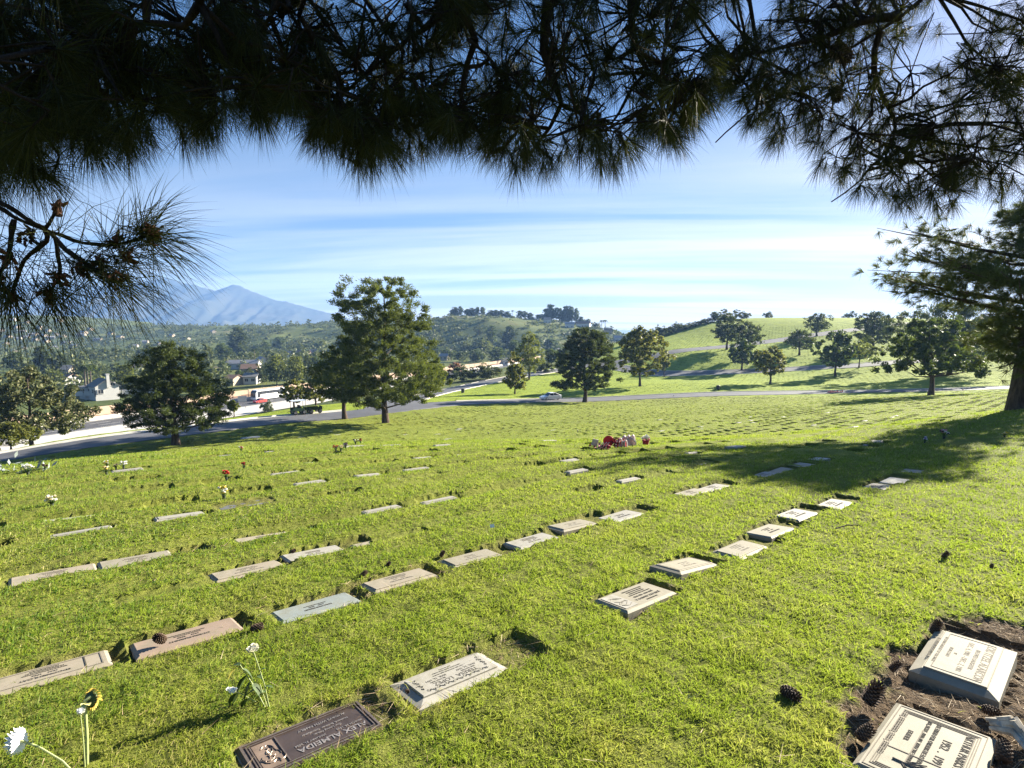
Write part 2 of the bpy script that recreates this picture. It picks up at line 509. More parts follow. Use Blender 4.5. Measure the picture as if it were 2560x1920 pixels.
# (px, py) of the stone's middle in the photograph, or a ground point; size; row name; look
RAW = [
 # front row
 ('front', (-0.99, 2.57), (0.63, 0.31), 'bronze'), ('front', (-0.36, 3.15), (0.66, 0.33), 'ornate'),
 ('front', (1590, 1493, 0), (0.66, 0.33), 'carved'), ('front', (1712, 1414, 0), (0.66, 0.33), 'tilted'), ('front', (1852, 1368, 0), (0.64, 0.32), 'panel'),
 ('front', (1925, 1323, 0), (0.64, 0.32), 'plain'), ('front', (1991, 1283, 0), (0.64, 0.32), 'plain'), ('front', (2087, 1256, 0), (0.64, 0.32), 'plain'),
 ('front', (2192, 1212, 0), (0.64, 0.32), 'plain'), ('front', (2238, 1198, 0), (0.66, 0.34), 'plain'), ('front', (2282, 1174, 0), (0.66, 0.34), 'plain'),
 # the corner pair
 ('corner', (2.77, 3.22), (0.71, 0.41), 'corner_far'), ('corner', (1.96, 2.44), (0.72, 0.42), 'corner_near'),
 # second row
 ('second', (112, 1676, 0), (0.64, 0.28), 'tan'), ('second', (470, 1584, 0), (0.64, 0.30), 'brown'), ('second', (790, 1508, 0), (0.62, 0.28), 'bluegrey'),
 ('second', (997, 1445, 0), (0.62, 0.29), 'tanpanel'), ('second', (1178, 1388, 0), (0.62, 0.29), 'panel'), ('second', (1330, 1345, 0), (0.60, 0.29), 'plain'),
 ('second', (1430, 1307, 0), (0.64, 0.33), 'panel'), ('second', (1552, 1284, 0), (0.62, 0.31), 'plain'), ('second', (1728, 1228, 0), (0.62, 0.28), 'plain'),
 ('second', (1784, 1215, 0), (0.62, 0.28), 'plain'), ('second', (1911, 1183, 0), (0.62, 0.28), 'plain'), ('second', (1952, 1172, 0), (0.60, 0.26), 'plain'),
 ('second', (2004, 1159, 0), (0.64, 0.33), 'plain'), ('second', (2046, 1145, 0), (0.60, 0.30), 'plain'), ('second', (2158, 1107, 0), (0.64, 0.3), 'plain'),
 ('second', (2189, 1101, 0), (0.64, 0.3), 'plain'), ('second', (2288, 1076, 0), (0.64, 0.3), 'plain'), ('second', (2422, 1040, 0), (0.70, 0.36), 'plain'),
 ('shade', (2428, 1109, 0), (0.72, 0.36), 'dark'), ('shade', (2452, 1101, 0), (0.66, 0.30), 'dark'), ('shade', (2540, 1062, 0), (0.66, 0.34), 'plain'),
 # third row
 ('third', (400, 1476, 0), (0.60, 0.22), 'thin'), ('third', (619, 1416, 0), (0.62, 0.30), 'tanpanel'), ('third', (785, 1371, 0), (0.60, 0.29), 'plain'),
 ('third', (950, 1343, 0), (0.60, 0.22), 'thin'), ('third', (1285, 1208, 0), (0.62, 0.24), 'thin'), ('third', (1363, 1195, 0), (0.62, 0.2), 'thin'),
 ('third', (1756, 1151, 0), (0.62, 0.26), 'thin'), ('third', (1850, 1135, 0), (0.62, 0.26), 'thin'), ('third', (2049, 1091, 0), (0.62, 0.24), 'thin'), ('third', (2103, 1081, 0), (0.62, 0.24), 'thin'),
 # fourth row
 ('fourth', (135, 1429, 0), (0.62, 0.28), 'plain'), ('fourth', (340, 1392, 0), (0.60, 0.28), 'plain'), ('fourth', (660, 1328, 0), (0.62, 0.28), 'plain'),
 ('fourth', (1033, 1190, 0), (0.62, 0.22), 'thin'), ('fourth', (606, 1256, 0), (0.66, 0.34), 'dark'), ('fourth', (1860, 1098, 0), (0.6, 0.24), 'thin'),
 ('fourth', (2188, 1064, 0), (0.6, 0.26), 'thin'), ('fourth', (2231, 1053, 0), (0.62, 0.3), 'thin'),
]
STONES = []
for row, p, sz, look in RAW:
    g = G(p[0], p[1]) if len(p) == 3 else np.array([p[0], p[1], H1(*p)])
    STONES.append(dict(row=row, p=g, hu=sz[0] / 2, hv=sz[1] / 2, look=look, r=math.hypot(g[0], g[1])))

# recesses in the turf: one at each stone, plus the overgrown ones between them
grng = np.random.default_rng(5)
REC = []
for s in STONES:
    u, v = uv(s['p'][0], s['p'][1])
    e = 0.30 if s['look'] in ('ornate', 'plain', 'panel', 'thin') else 0.06
    if s['look'] == 'corner_far': e = 0.34
    dep = {'corner_far': 0.06, 'corner_near': 0.05, 'bronze': 0.03, 'dark': 0.02, 'thin': 0.02}.get(s['look'], 0.05)
    REC.append((u, v, s['hu'] + 0.014, s['hv'] + 0.012, e, dep, {'thin': 0.25, 'corner_far': 1.0, 'corner_near': 1.0, 'ornate': 0.45, 'bronze': 0.6}.get(s['look'], 0.6)))
ROWV = [1.0, 2.70, 4.35, 5.62, 6.75] + list(7.95 + 1.18 * np.arange(90))
slots = []
for v in ROWV[2:]:
    for u in np.arange(-90, 150, 1.04):
        uu = u + grng.uniform(-0.07, 0.07)
        slots.append((uu, v + grng.uniform(-0.05, 0.05)))
slots = np.array(slots)
sx_, sy_ = xy(slots[:, 0], slots[:, 1])
keep = (sy_ > 1) & (np.abs(sx_) < sy_ * 1.05 + 8) & (np.hypot(sx_, sy_) < 16)
NEAR_SLOTS = []
for (u, v) in slots[keep]:
    if all(abs(u - q[0]) > 0.8 or abs(v - q[1]) > 0.55 for q in REC) and grng.random() < 0.75 and v > 4.8:
        k = grng.random()
        NEAR_SLOTS.append((u, v))
        REC.append((u, v, 0.24 + 0.1 * k, 0.07 + 0.08 * grng.random(), 0.08, 0.03 + 0.06 * grng.random(), 0.3))
REC = np.array(REC)

def near_depth(x, y):
    """(depth of the turf recess, how bare the soil is)"""
    u, v = uv(x, y)
    d = np.zeros(x.shape); bare = np.zeros(x.shape)
    for (ru, rv, hu, hv, e, dep, bf) in REC:
        m = (np.abs(u - ru) < hu + e + 0.5) & (np.abs(v - rv) < hv + 0.4)
        if not m.any(): continue
        a = u[m] - ru; b = np.abs(v[m] - rv)
        jit = 0.018 * wob(x[m], y[m], 0.13, 4)
        au = np.where(a > 0, a - hu - e, -a - hu)
        q = np.maximum(au, b - hv) + jit
        k = 1 - sstep(-0.018, 0.03, q)
        d[m] = np.maximum(d[m], k * dep)
        bare[m] = np.maximum(bare[m], bf * (1 - sstep(0.0, 0.06, q + 0.025 * wob(x[m], y[m], 0.3, 5))))
    # bare earth round the corner pair
    for (cx, cy, ra, rb) in ((2.66, 3.02, 0.64, 0.46), (2.16, 2.5, 0.62, 0.52), (3.2, 3.4, 0.66, 0.38)):
        cu, cv = uv(cx, cy)
        q = np.hypot((u - cu) / ra, (v - cv) / rb) + 0.10 * wob(x, y, 0.35, 6) + 0.06 * wob(x, y, 0.09, 2)
        bare = np.maximum(bare, 1 - sstep(0.82, 1.08, q))
        d = np.maximum(d, 0.028 * (1 - sstep(0.75, 1.02, q)))
    return d, bare

def turf_wave(x, y):
    """rows settle into low ripples; the turf itself is lumpy"""
    u, v = uv(x, y)
    r = np.hypot(x, y)
    ph = (v - 7.95) / 1.18
    ph = np.where(v < 7.2, np.where(v < 6.2, (v - 5.62) / 1.18, (v - 6.75) / 1.18), ph)
    dv = (ph - np.round(ph)) * 1.18
    rip = -0.050 * np.exp(-((dv + 0.06) / np.where(dv > -0.06, 0.16, 0.30)) ** 2) * sstep(4.6, 6.2, v) * np.clip(0.9 + 0.9 * wob(x, y, 3.1, 3), 0, 2)
    return rip + 0.010 * wob(x, y, 0.8, 7) + 0.006 * wob(x, y, 0.31, 8)

# ------------------------------------------------------------------ ground materials
def soil_b(h):
    p = h.pos()
    c = h.ramp(h.noise(9, 8, 0.65, p), [(0.3, (0.055, 0.036, 0.022)), (0.55, (0.12, 0.082, 0.05)), (0.75, (0.22, 0.16, 0.10))])
    h.surf(h.bsdf(c, 0.95, normal=h.bump(h.noise(60, 6, 0.7, p), 0.9, 0.02), spec=0.1))
M_soil = mat('soil', soil_b)

def turf_b(h):
    """thatch under the blades; bare earth where the 'bare' mask says the turf has gone"""
    p = h.pos()
    n = h.noise(0.22, 4, 0.6, p); n2 = h.noise(3.5, 6, 0.65, p); n3 = h.noise(26, 5, 0.7, p)
    f = h.math('ADD', h.math('MULTIPLY', n, 0.35), h.math('ADD', h.math('MULTIPLY', n2, 0.35), h.math('MULTIPLY', n3, 0.30)))
    c = h.ramp(f, [(0.30, (0.075, 0.098, 0.012)), (0.47, (0.165, 0.218, 0.020)), (0.60, (0.262, 0.315, 0.034)), (0.74, (0.40, 0.36, 0.10))])
    b = h.node('ShaderNodeAttribute', attribute_name='bare').outputs['Fac']
    s = h.ramp(h.noise(14, 8, 0.7, p), [(0.3, (0.06, 0.042, 0.026)), (0.55, (0.13, 0.09, 0.055)), (0.75, (0.27, 0.20, 0.12))])
    c = h.mix(b, c, s)
    hh = h.math('ADD', h.math('MULTIPLY', n3, 0.6), h.noise(90, 3, 0.7, p))
    h.surf(h.bsdf(c, 0.95, normal=h.bump(hh, 0.8, 0.05), spec=0.1))
M_turf = mat('turf', turf_b)

def land_b(h):
    p = h.pos()
    n = h.noise(0.011, 5, 0.6, p); n2 = h.noise(0.07, 6, 0.65, p)
    f = h.math('ADD', h.math('MULTIPLY', n, 0.6), h.math('MULTIPLY', n2, 0.4))
    c = h.ramp(f, [(0.34, (0.034, 0.050, 0.018)), (0.46, (0.070, 0.092, 0.026)), (0.56, (0.115, 0.132, 0.038)), (0.68, (0.175, 0.140, 0.075))])
    h.surf(h.bsdf(c, 0.95, normal=h.bump(h.noise(0.5, 6, 0.7, p), 0.6, 0.8), spec=0.1))
M_land = mat('hillside ground', land_b)

def asphalt_b(lo, hi):
    def b(h):
        p = h.pos()
        n = h.noise(0.35, 5, 0.6, p); n2 = h.noise(40, 3, 0.6, p)
        c = h.ramp(h.math('ADD', h.math('MULTIPLY', n, 0.7), h.math('MULTIPLY', n2, 0.3)), [(0.3, lo), (0.7, hi)])
        h.surf(h.bsdf(c, 0.75, normal=h.bump(n2, 0.25, 0.01), spec=0.35))
    return b
M_asph = mat('weathered asphalt', asphalt_b((0.060, 0.062, 0.070), (0.115, 0.115, 0.125)))
M_asph2 = mat('freeway asphalt', asphalt_b((0.05, 0.05, 0.054), (0.085, 0.084, 0.09)))
M_conc = plain('pale concrete', (0.50, 0.47, 0.42), 0.85, 0.14, 0.6)
M_kerb = plain('kerb concrete', (0.47, 0.44, 0.38), 0.9, 0.18, 1.2)
M_paint = plain('road paint', (0.72, 0.72, 0.70), 0.7, 0.1, 2.0)

# ------------------------------------------------------------------ the land as one sheet out to the horizon
def build_land():
    ang = np.concatenate([np.linspace(-180, -62, 24, endpoint=False), np.linspace(-62, 62, 420, endpoint=False), np.linspace(62, 180, 25)])
    rad = np.concatenate([[0.6], np.geomspace(1.5, 60, 60), np.geomspace(62, 1500, 230), np.geomspace(1600, 30000, 26)])
    A, Rr = np.meshgrid(np.radians(ang), rad, indexing='ij')
    X = np.sin(A) * Rr; Y = np.cos(A) * Rr
    Z = H(X, Y)
    s = fw_s(X, Y)
    low = (1 - sstep(-52, -40, s)) * (1 - sstep(330, 370, Rr))
    Z = Z - 0.38 * low - 0.10 * (1 - low) * (1 - sstep(12, 14, s))
    Z = Z - sstep(2500, 8000, Rr) * 40
    n, m = X.shape
    V = np.stack([X, Y, Z], -1).reshape(-1, 3)
    i = np.arange(n - 1)[:, None] * m; j = np.arange(m - 1)[None, :]
    F = np.stack([i + j, i + j + 1, i + m + j + 1, i + m + j], -1).reshape(-1, 4)[:, ::-1]
    me = mesh_np('ground', V, [F[:, ::-1]], [M_land], smooth=True)
    struct(link('ground', me))
build_land()

def attr(me, name, vals):
    a = me.attributes.new(name, 'FLOAT', 'POINT')
    a.data.foreach_set('value', np.asarray(vals, dtype=np.float32))

NEAR_R = 13.0
def slot_share(x, y): return np.clip(0.56 + 0.42 * wob(x, y, 13, 6), 0.12, 0.95)
def row_off(ri): return (np.abs(np.sin(ri * 91.7 + 0.3) * 437.585) % 1) * 1.04
def build_lawn():
    # --- close turf, fine grid along the rows
    st = 0.034
    us = np.arange(-8, 15, st); vs = np.arange(-7.5, 13.2, st)
    U, V = np.meshgrid(us, vs, indexing='ij')
    X, Y = xy(U, V)
    ok = (Y > 0.4) & (np.abs(X) < Y * 1.05 + 2.2) & (np.hypot(X, Y) < NEAR_R + 0.25)
    D, B = near_depth(X, Y); B = np.maximum(B, 0.38)  # all close turf takes some soil tone, painting the gaps between blades darker
    Z = H(X, Y) + turf_wave(X, Y) - D + 0.004 * wob(X, Y, 0.11, 9)
    parts_V, parts_F, parts_B = [], [], []
    def emit(X, Y, Z, B, ok, n0):
        n, m = X.shape
        idx = np.full(X.shape, -1); 
        i = np.arange(n - 1)[:, None] * m; j = np.arange(m - 1)[None, :]
        okf = ok[:-1, :-1] & ok[1:, :-1] & ok[:-1, 1:] & ok[1:, 1:]
        F = np.stack([i + j, i + m + j, i + m + j + 1, i + j + 1], -1)[okf]
        used = np.zeros(n * m, bool); used[F.ravel()] = True
        re = np.cumsum(used) - 1
        Vv = np.stack([X, Y, Z], -1).reshape(-1, 3)[used]
        parts_V.append(Vv); parts_F.append(re[F] + n0); parts_B.append(B.ravel()[used])
        return n0 + len(Vv)
    n0 = emit(X, Y, Z, B, ok, 0)
    # --- the rest of the near lawn, one cell per grave, each with its own sunken slot
    pu = 1.04
    cu = np.array([0, 0.17, 0.22, 0.72, 0.78, 0.95]) * pu
    uu = (np.arange(-70, 150)[:, None] * pu + cu[None]).ravel()
    vv_ = []
    for v in ROWV[1:]:
        vv_ += [v - 0.50, v - 0.27, v - 0.21, v + 0.16, v + 0.20, v + 0.45]
    vv_ = np.array(sorted(set([-60, -45, -30, -20, -12, -7, -3, -1, 0.5] + vv_ + list(np.arange(ROWV[-1] + 1.5, 150, 3.0)))))
    vv_ = vv_[np.concatenate([[True], np.diff(vv_) > 0.03])]
    U, V = np.meshgrid(uu, vv_, indexing='ij')
    gi = np.floor(U / pu + 1e-6).astype(int); rv = np.array(ROWV)
    ri = np.abs(V[..., None] - rv[None, None]).argmin(-1) if False else np.searchsorted((rv[1:] + rv[:-1]) / 2, V)
    h1 = np.abs(np.sin(gi * 12.9898 + ri * 78.233) * 43758.5453) % 1
    h2 = np.abs(np.sin(gi * 39.346 + ri * 11.135) * 24634.6345) % 1
    h3 = np.abs(np.sin(gi * 7.77 + ri * 3.1) * 9631.7) % 1
    fr = U / pu - gi
    inside = (fr > 0.2) & (fr < 0.75) & (np.abs(V - rv[ri] + 0.02) < 0.22) & (V > 4)
    U = U + row_off(ri) + (h3 - 0.5) * 0.16 * ((fr > 0.1) & (fr < 0.9)); V = V + (h2 - 0.5) * 0.12 * (np.abs(V - rv[ri]) < 0.3)
    X, Y = xy(U, V)
    r = np.hypot(X, Y)
    Z = H(X, Y) + turf_wave(X, Y) + 0.02 * wob(X, Y, 2.3, 3)
    gap = road_gap(X, Y)
    side = road_side(X, Y)
    pres = h1 < slot_share(X, Y)
    dep = np.where(pres, 0.05 + 0.12 * h2, 0.0)
    Z = Z - np.where(inside & (gap > 3) & (side > 0), dep, 0) 
    Bb = np.where(inside & pres, 0.7, np.where((side > 0) & (r < 120), 0.30, 0.0))  # soil tone puts the shade of slots and blade gaps into the colour
    Z = Z - 0.012 * (1 - sstep(NEAR_R, NEAR_R + 1, r))
    ok = (Y > -8) & (np.abs(X) < Y * 1.08 + 12) & (r > NEAR_R - 0.9) & (Y < 125) & (side > -13.5) & (gap > 0.05)
    n0 = emit(X, Y, Z, Bb, ok, n0)
    # --- lawns beyond the cemetery road and up the far hill, rows lying the other way
    w = R(-33)
    e1 = np.array([math.sin(w), math.cos(w)]); e2 = np.array([e1[1], -e1[0]])
    pa, pb = 1.5, 2.5
    ca = np.array([0, 0.22, 0.30, 0.78]) * pa; cb = np.array([0, 0.46, 0.54, 0.72]) * pb
    aa = (np.arange(-130, 215)[:, None] * pa + ca[None]).ravel(); bb = (np.arange(-30, 150)[:, None] * pb + cb[None]).ravel()
    A, Bq = np.meshgrid(aa, bb, indexing='ij')
    X = A * e1[0] + Bq * e2[0]; Y = A * e1[1] + Bq * e2[1]
    near_ok = (Y > 60) & (Y < 330) & (X > -80) & (X < Y * 1.1 + 15)
    gi = np.floor(A / pa + 1e-6).astype(int); gj = np.floor(Bq / pb + 1e-6).astype(int)
    fa = A / pa - gi; fb = Bq / pb - gj
    h1 = np.abs(np.sin(gi * 12.9898 + gj * 78.233) * 43758.5453) % 1
    inside = (fa > 0.25) & (fa < 0.7) & (fb > 0.5) & (fb < 0.68) & (h1 < 0.62)
    Z = np.where(near_ok, H(np.where(near_ok, X, 0), np.where(near_ok, Y, 100)), 0)
    Z = Z + 0.03 * wob(X, Y, 4, 5) - np.where(inside & (Y < 260), 0.26, 0)
    gapn = np.where(near_ok, road_gap(X, Y), 0)
    sd = road_side(X, Y)
    ok = near_ok & (gapn > 0.05) & (sd < 0) & (strip_ok(X, Y))
    emit(X, Y, Z, np.where(inside, 0.85, 0.0), ok, n0)  # slots coloured darker with soil tone to strengthen their shade
    me = mesh_np('lawn', np.concatenate(parts_V), parts_F, [M_turf], smooth=False)
    attr(me, 'bare', np.concatenate(parts_B))
    struct(link('lawn', me))

def road_side(x, y):
    """distance from the cemetery road's centre line; positive on the camera's side"""
    pl = road_a[::3]
    best = np.full(np.shape(x), 1e9); sg = np.zeros(np.shape(x))
    for a, b in zip(pl[:-1], pl[1:]):
        d = b - a; L = np.hypot(*d)
        t = np.clip(((x - a[0]) * d[0] + (y - a[1]) * d[1]) / L ** 2, 0, 1)
        qx, qy = x - a[0] - t * d[0], y - a[1] - t * d[1]
        e = np.hypot(qx, qy)
        m = e < best
        best = np.where(m, e, best)
        sg = np.where(m, np.where(d[0] * qy - d[1] * qx > 0, -1.0, 1.0), sg)
    return best * sg
def strip_ok(x, y):
    """the lawns end at the brow above the freeway"""
    brow = np.array([P(-200, 1150, 50)[:2], P(175, 1097, 61)[:2], P(560, 1047, 78)[:2], P(714, 1024, 93)[:2], P(860, 1008, 108)[:2], P(1000, 985, 125)[:2], P(1200, 945, 165)[:2], P(1330, 920, 205)[:2], P(1420, 905, 235)[:2]])
    brow = np.vstack([brow, [(30, 270), (100, 340), (300, 400)]])
    best = np.full(np.shape(x), 1e9); sg = np.zeros(np.shape(x))
    for a, b in zip(brow[:-1], brow[1:]):
        d = b - a; L = np.hypot(*d)
        t = np.clip(((x - a[0]) * d[0] + (y - a[1]) * d[1]) / L ** 2, 0, 1)
        qx, qy = x - a[0] - t * d[0], y - a[1] - t * d[1]
        e = np.hypot(qx, qy); m = e < best
        best = np.where(m, e, best); sg = np.where(m, np.where(d[0] * qy - d[1] * qx > 0, -1.0, 1.0), sg)
    return sg > 0
build_lawn()

# ------------------------------------------------------------------ roads
def ribbon(name, pl, offs, zs, m, sub=1):
    """a strip along a centre line: offs across it (left negative), zs above the ground at the centre"""
    pl = np.asarray(pl)
    T = np.gradient(pl, axis=0); T /= np.linalg.norm(T, axis=1)[:, None]
    N = np.stack([T[:, 1], -T[:, 0]], -1)
    zc_ = H(pl[:, 0], pl[:, 1])
    V = []
    for o, z in zip(offs, zs):
        q = pl + N * o
        zz = H(q[:, 0], q[:, 1])
        V.append(np.stack([q[:, 0], q[:, 1], zz + z], -1))
    V = np.stack(V, 1)
    n, k = V.shape[:2]
    i = np.arange(n - 1)[:, None] * k; j = np.arange(k - 1)[None, :]
    F = np.stack([i + j, i + j + 1, i + k + j + 1, i + k + j], -1).reshape(-1, 4)
    me = mesh_np(name, V.reshape(-1, 3), [F], [m])
    return link(name, me)
for pl, hw in ROADS:
    struct(ribbon('road', pl, np.linspace(-hw, hw, 7), [0.0, 0.02, 0.03, 0.035, 0.03, 0.02, 0.0], M_asph))
    for sd in (-1, 1):
        o = np.array([0.0, 0.0, 0.15, 0.32, 0.42]) * sd + sd * hw
        z = [-0.04, 0.10, 0.115, 0.115, -0.04]
        if sd < 0: o, z = o[::-1], z[::-1]
        if pl is road_c: continue
        if pl is road_a:
            continue
        struct(ribbon('kerb', pl[9:], o, z, M_kerb))
# the main road has its pale gutter and kerb on the valley side, as far as the junction
ja = int(np.argmin(np.hypot(road_a[:, 0] + 16, road_a[:, 1] - 82)))
seg = road_a[:ja - 3]
struct(ribbon('kerb', seg, np.array([-4.9, -4.75, -4.6, -4.4, -3.6]), [-0.05, 0.14, 0.14, 0.02, 0.012], M_kerb))
struct(ribbon('kerb', road_a[ja + 7:], np.array([-4.0, -3.9, -3.65, -3.6]), [-0.05, 0.10, 0.10, -0.02], M_kerb))
struct(ribbon('kerb', road_a, np.array([3.6, 3.65, 3.8, 3.9]), [-0.02, 0.05, 0.05, -0.05], M_asph))

# ------------------------------------------------------------------ freeway in its cutting
def fwp(t, s, z=0.0):
    q = FW0 + FWD * t + FWN * s
    return (q[0], q[1], FWZ + z)
def fw_strip(name, t0, t1, s0, s1, z, m, step=20):
    ts = np.linspace(t0, t1, max(2, int((t1 - t0) / step)))
    V = [];
    for t in ts: V += [fwp(t, s0, z), fwp(t, s1, z)]
    F = [(2 * i, 2 * i + 2, 2 * i + 3, 2 * i + 1) for i in range(len(ts) - 1)]
    return link(name, mesh_np(name, np.array(V), [np.array(F)], [m]))
struct(fw_strip('freeway', -90, 420, -19.5, -5.4, 0.03, M_conc))
struct(fw_strip('freeway', -90, 420, -5.4, 7.4, 0.034, M_asph2))
mb = MB()
for s in (-4.6, 6.4):
    mb.add([fwp(-90, s - 0.09, 0.042), fwp(420, s - 0.09, 0.042), fwp(420, s + 0.09, 0.042), fwp(-90, s + 0.09, 0.042)], [(0, 1, 2, 3)])
for s in (-1.0, 2.7):
    for t in np.arange(-88, 415, 12.0):
        mb.add([fwp(t, s - 0.08, 0.042), fwp(t + 5, s - 0.08, 0.042), fwp(t + 5, s + 0.08, 0.042), fwp(t, s + 0.08, 0.042)], [(0, 1, 2, 3)])
for s in (-9.2, -13.0, -16.8):
    for t in np.arange(-88, 415, 12.0):
        mb.add([fwp(t, s - 0.08, 0.038), fwp(t + 4, s - 0.08, 0.038), fwp(t + 4, s + 0.08, 0.038), fwp(t, s + 0.08, 0.038)], [(0, 1, 2, 3)])
struct(mb.build('lane_markings', M_paint))
def along(mbx, t0, t1, s, w, z0, z1, top=0.6):
    a, b, c, d = fwp(t0, s - w, z0), fwp(t1, s - w, z0), fwp(t1, s + w, z0), fwp(t0, s + w, z0)
    a2, b2, c2, d2 = fwp(t0, s - w * top, z1), fwp(t1, s - w * top, z1), fwp(t1, s + w * top, z1), fwp(t0, s + w * top, z1)
    mbx.add([a, b, c, d, a2, b2, c2, d2], [(0, 1, 2, 3), (4, 7, 6, 5), (0, 4, 5, 1), (1, 5, 6, 2), (2, 6, 7, 3), (3, 7, 4, 0)])
mb = MB(); along(mb, -90, 420, 7.8, 0.32, 0.0, 1.05, 0.5)
tag(mb.build('barrier_wall', M_conc), 'long pale concrete safety barrier along the far side of the freeway', 'barrier')
def wall_b(h):
    p = h.pos()
    z = h.node('ShaderNodeSeparateXYZ'); h.nt.links.new(p, z.inputs[0])
    st = h.node('ShaderNodeTexNoise'); st.inputs['Scale'].default_value = 0.11; st.inputs['Detail'].default_value = 1
    h.nt.links.new(p, st.inputs['Vector'])
    lvl = h.math('MULTIPLY', h.math('ROUND', h.math('MULTIPLY', st.outputs['Fac'], 9)), 0.24)
    zz = h.math('ADD', z.outputs[2], 22.0)
    f = h.math('GREATER_THAN', zz, h.math('ADD', lvl, 0.35))
    n = h.noise(0.8, 5, 0.6, p)
    a = h.ramp(n, [(0.3, (0.17, 0.105, 0.075)), (0.7, (0.23, 0.15, 0.11))])
    b = h.ramp(n, [(0.3, (0.40, 0.29, 0.20)), (0.7, (0.50, 0.37, 0.27))])
    br = h.node('ShaderNodeTexBrick'); br.inputs['Scale'].default_value = 1.0
    br.inputs['Mortar Size'].default_value = 0.015
    h.surf(h.bsdf(h.mix(f, a, b), 0.95))
M_wall = mat('two tone block wall', wall_b)
mb = MB()
for t in np.arange(-90, 420, 6.0): along(mb, t, t + 5.98, 9.2, 0.14, -0.2, 3.3 + 0.06 * math.sin(t * 0.7), 1.0)
for t in np.arange(-90, 420, 6.0): along(mb, t - 0.2, t + 0.2, 9.2, 0.22, -0.2, 3.45, 1.0)
tag(mb.build('sound_wall', M_wall), 'tan and brown block sound wall behind the freeway barrier', 'wall')

# ------------------------------------------------------------------ mountains
def build_mountains():
    pk = [(-700, 700), (-300, 712), (0, 706), (150, 705), (230, 715), (310, 712), (370, 702), (420, 694), (459, 708), (486, 712), (520, 722), (538, 727), (560, 720), (583, 711), (599, 714), (630, 728),
          (669, 743), (692, 752), (719, 755), (758, 766), (797, 776), (832, 785), (870, 798), (930, 812), (1100, 822)]
    Y0 = 4000.0
    pk3 = np.array([P(a, b, Y0) for a, b in pk])
    xs = np.linspace(pk3[0, 0], pk3[-1, 0], 420)
    crest = np.interp(xs, pk3[:, 0], pk3[:, 2])
    mr = np.random.default_rng(3)
    ds = np.concatenate([np.linspace(-1500, 0, 90), np.linspace(40, 600, 14)])
    X, D = np.meshgrid(xs, ds, indexing='ij')
    C = np.repeat(crest[:, None], len(ds), 1)
    base = -45.0
    t = np.clip(1 - np.abs(D) / np.where(D < 0, 1450, 600), 0, 1)
    Z = base + (C - base) * t ** 1.25
    spur = np.abs(np.sin(X / 177 + 0.9 * np.sin(D / 285) + 0.6 * np.sin(X / 74))) + 0.45 * np.abs(np.sin(X / 69 + D / 171 + np.sin(X / 33)))
    Z -= (C - base) * 0.17 * spur * np.sin(np.pi * np.clip(t, 0, 1)) ** 0.8
    Z += 6 * wob(X, D, 150, 2) * np.sin(np.pi * t) + 2.5 * wob(X, D, 52, 4) * t
    V = np.stack([X, Y0 + D, Z], -1).reshape(-1, 3)
    n, m = X.shape
    i = np.arange(n - 1)[:, None] * m; j = np.arange(m - 1)[None, :]
    F = np.stack([i + j, i + m + j, i + m + j + 1, i + j + 1], -1).reshape(-1, 4)
    def b(h):
        p = h.pos()
        c = h.ramp(h.noise(0.004, 6, 0.6, p), [(0.35, (0.028, 0.036, 0.024)), (0.65, (0.075, 0.072, 0.05))])
        h.surf(h.bsdf(c, 0.95, spec=0.1))
    struct(link('mountains', mesh_np('mountains', V, [F], [mat('mountain chaparral', b)], smooth=True)))
build_mountains()
# ------------------------------------------------------------------ trees
def bark(name, lo, hi):
    def b(h):
        v = h.scalev(h.obj(), (9, 9, 1.6))
        n = h.noise(1.0, 7, 0.7, v)
        c = h.ramp(n, [(0.35, lo), (0.62, hi)])
        h.surf(h.bsdf(c, 0.95, normal=h.bump(n, 1.0, 0.08), spec=0.1))
    return mat(name, b)
M_bark = bark('pine bark', (0.030, 0.022, 0.017), (0.120, 0.090, 0.070))
M_bark2 = bark('grey bark', (0.05, 0.043, 0.035), (0.17, 0.145, 0.12))
F_pine = foliage('pine needles', (0.026, 0.044, 0.010), (0.064, 0.094, 0.018), (0.125, 0.148, 0.032), (0.18, 0.21, 0.03), 0.36, 0.5)
F_pined = foliage('dark pine needles', (0.020, 0.034, 0.010), (0.046, 0.066, 0.016), (0.090, 0.108, 0.028), (0.11, 0.14, 0.02), 0.30, 0.5)
F_leaf = foliage('fresh leaves', (0.040, 0.060, 0.010), (0.085, 0.110, 0.018), (0.150, 0.165, 0.030), (0.24, 0.27, 0.03), 0.40, 0.6)
F_leafd = foliage('dark leaves', (0.025, 0.044, 0.013), (0.054, 0.080, 0.020), (0.100, 0.130, 0.032), (0.13, 0.18, 0.02), 0.34, 0.5)
F_autumn = foliage('olive autumn leaves', (0.050, 0.062, 0.013), (0.100, 0.118, 0.021), (0.165, 0.165, 0.037), (0.25, 0.25, 0.04), 0.40, 0.6)
F_scrub = foliage('scrub leaves', (0.036, 0.054, 0.019), (0.082, 0.104, 0.032), (0.155, 0.162, 0.055), (0.15, 0.18, 0.04), 0.28, 0.08)
F_pale = foliage('pale blossom leaves', (0.035, 0.050, 0.016), (0.085, 0.098, 0.032), (0.26, 0.25, 0.13), (0.15, 0.17, 0.05), 0.30, 1.6)
F_red = foliage('reddish leaves', (0.10, 0.050, 0.030), (0.20, 0.105, 0.060), (0.30, 0.17, 0.10), (0.30, 0.14, 0.06), 0.35, 0.6)

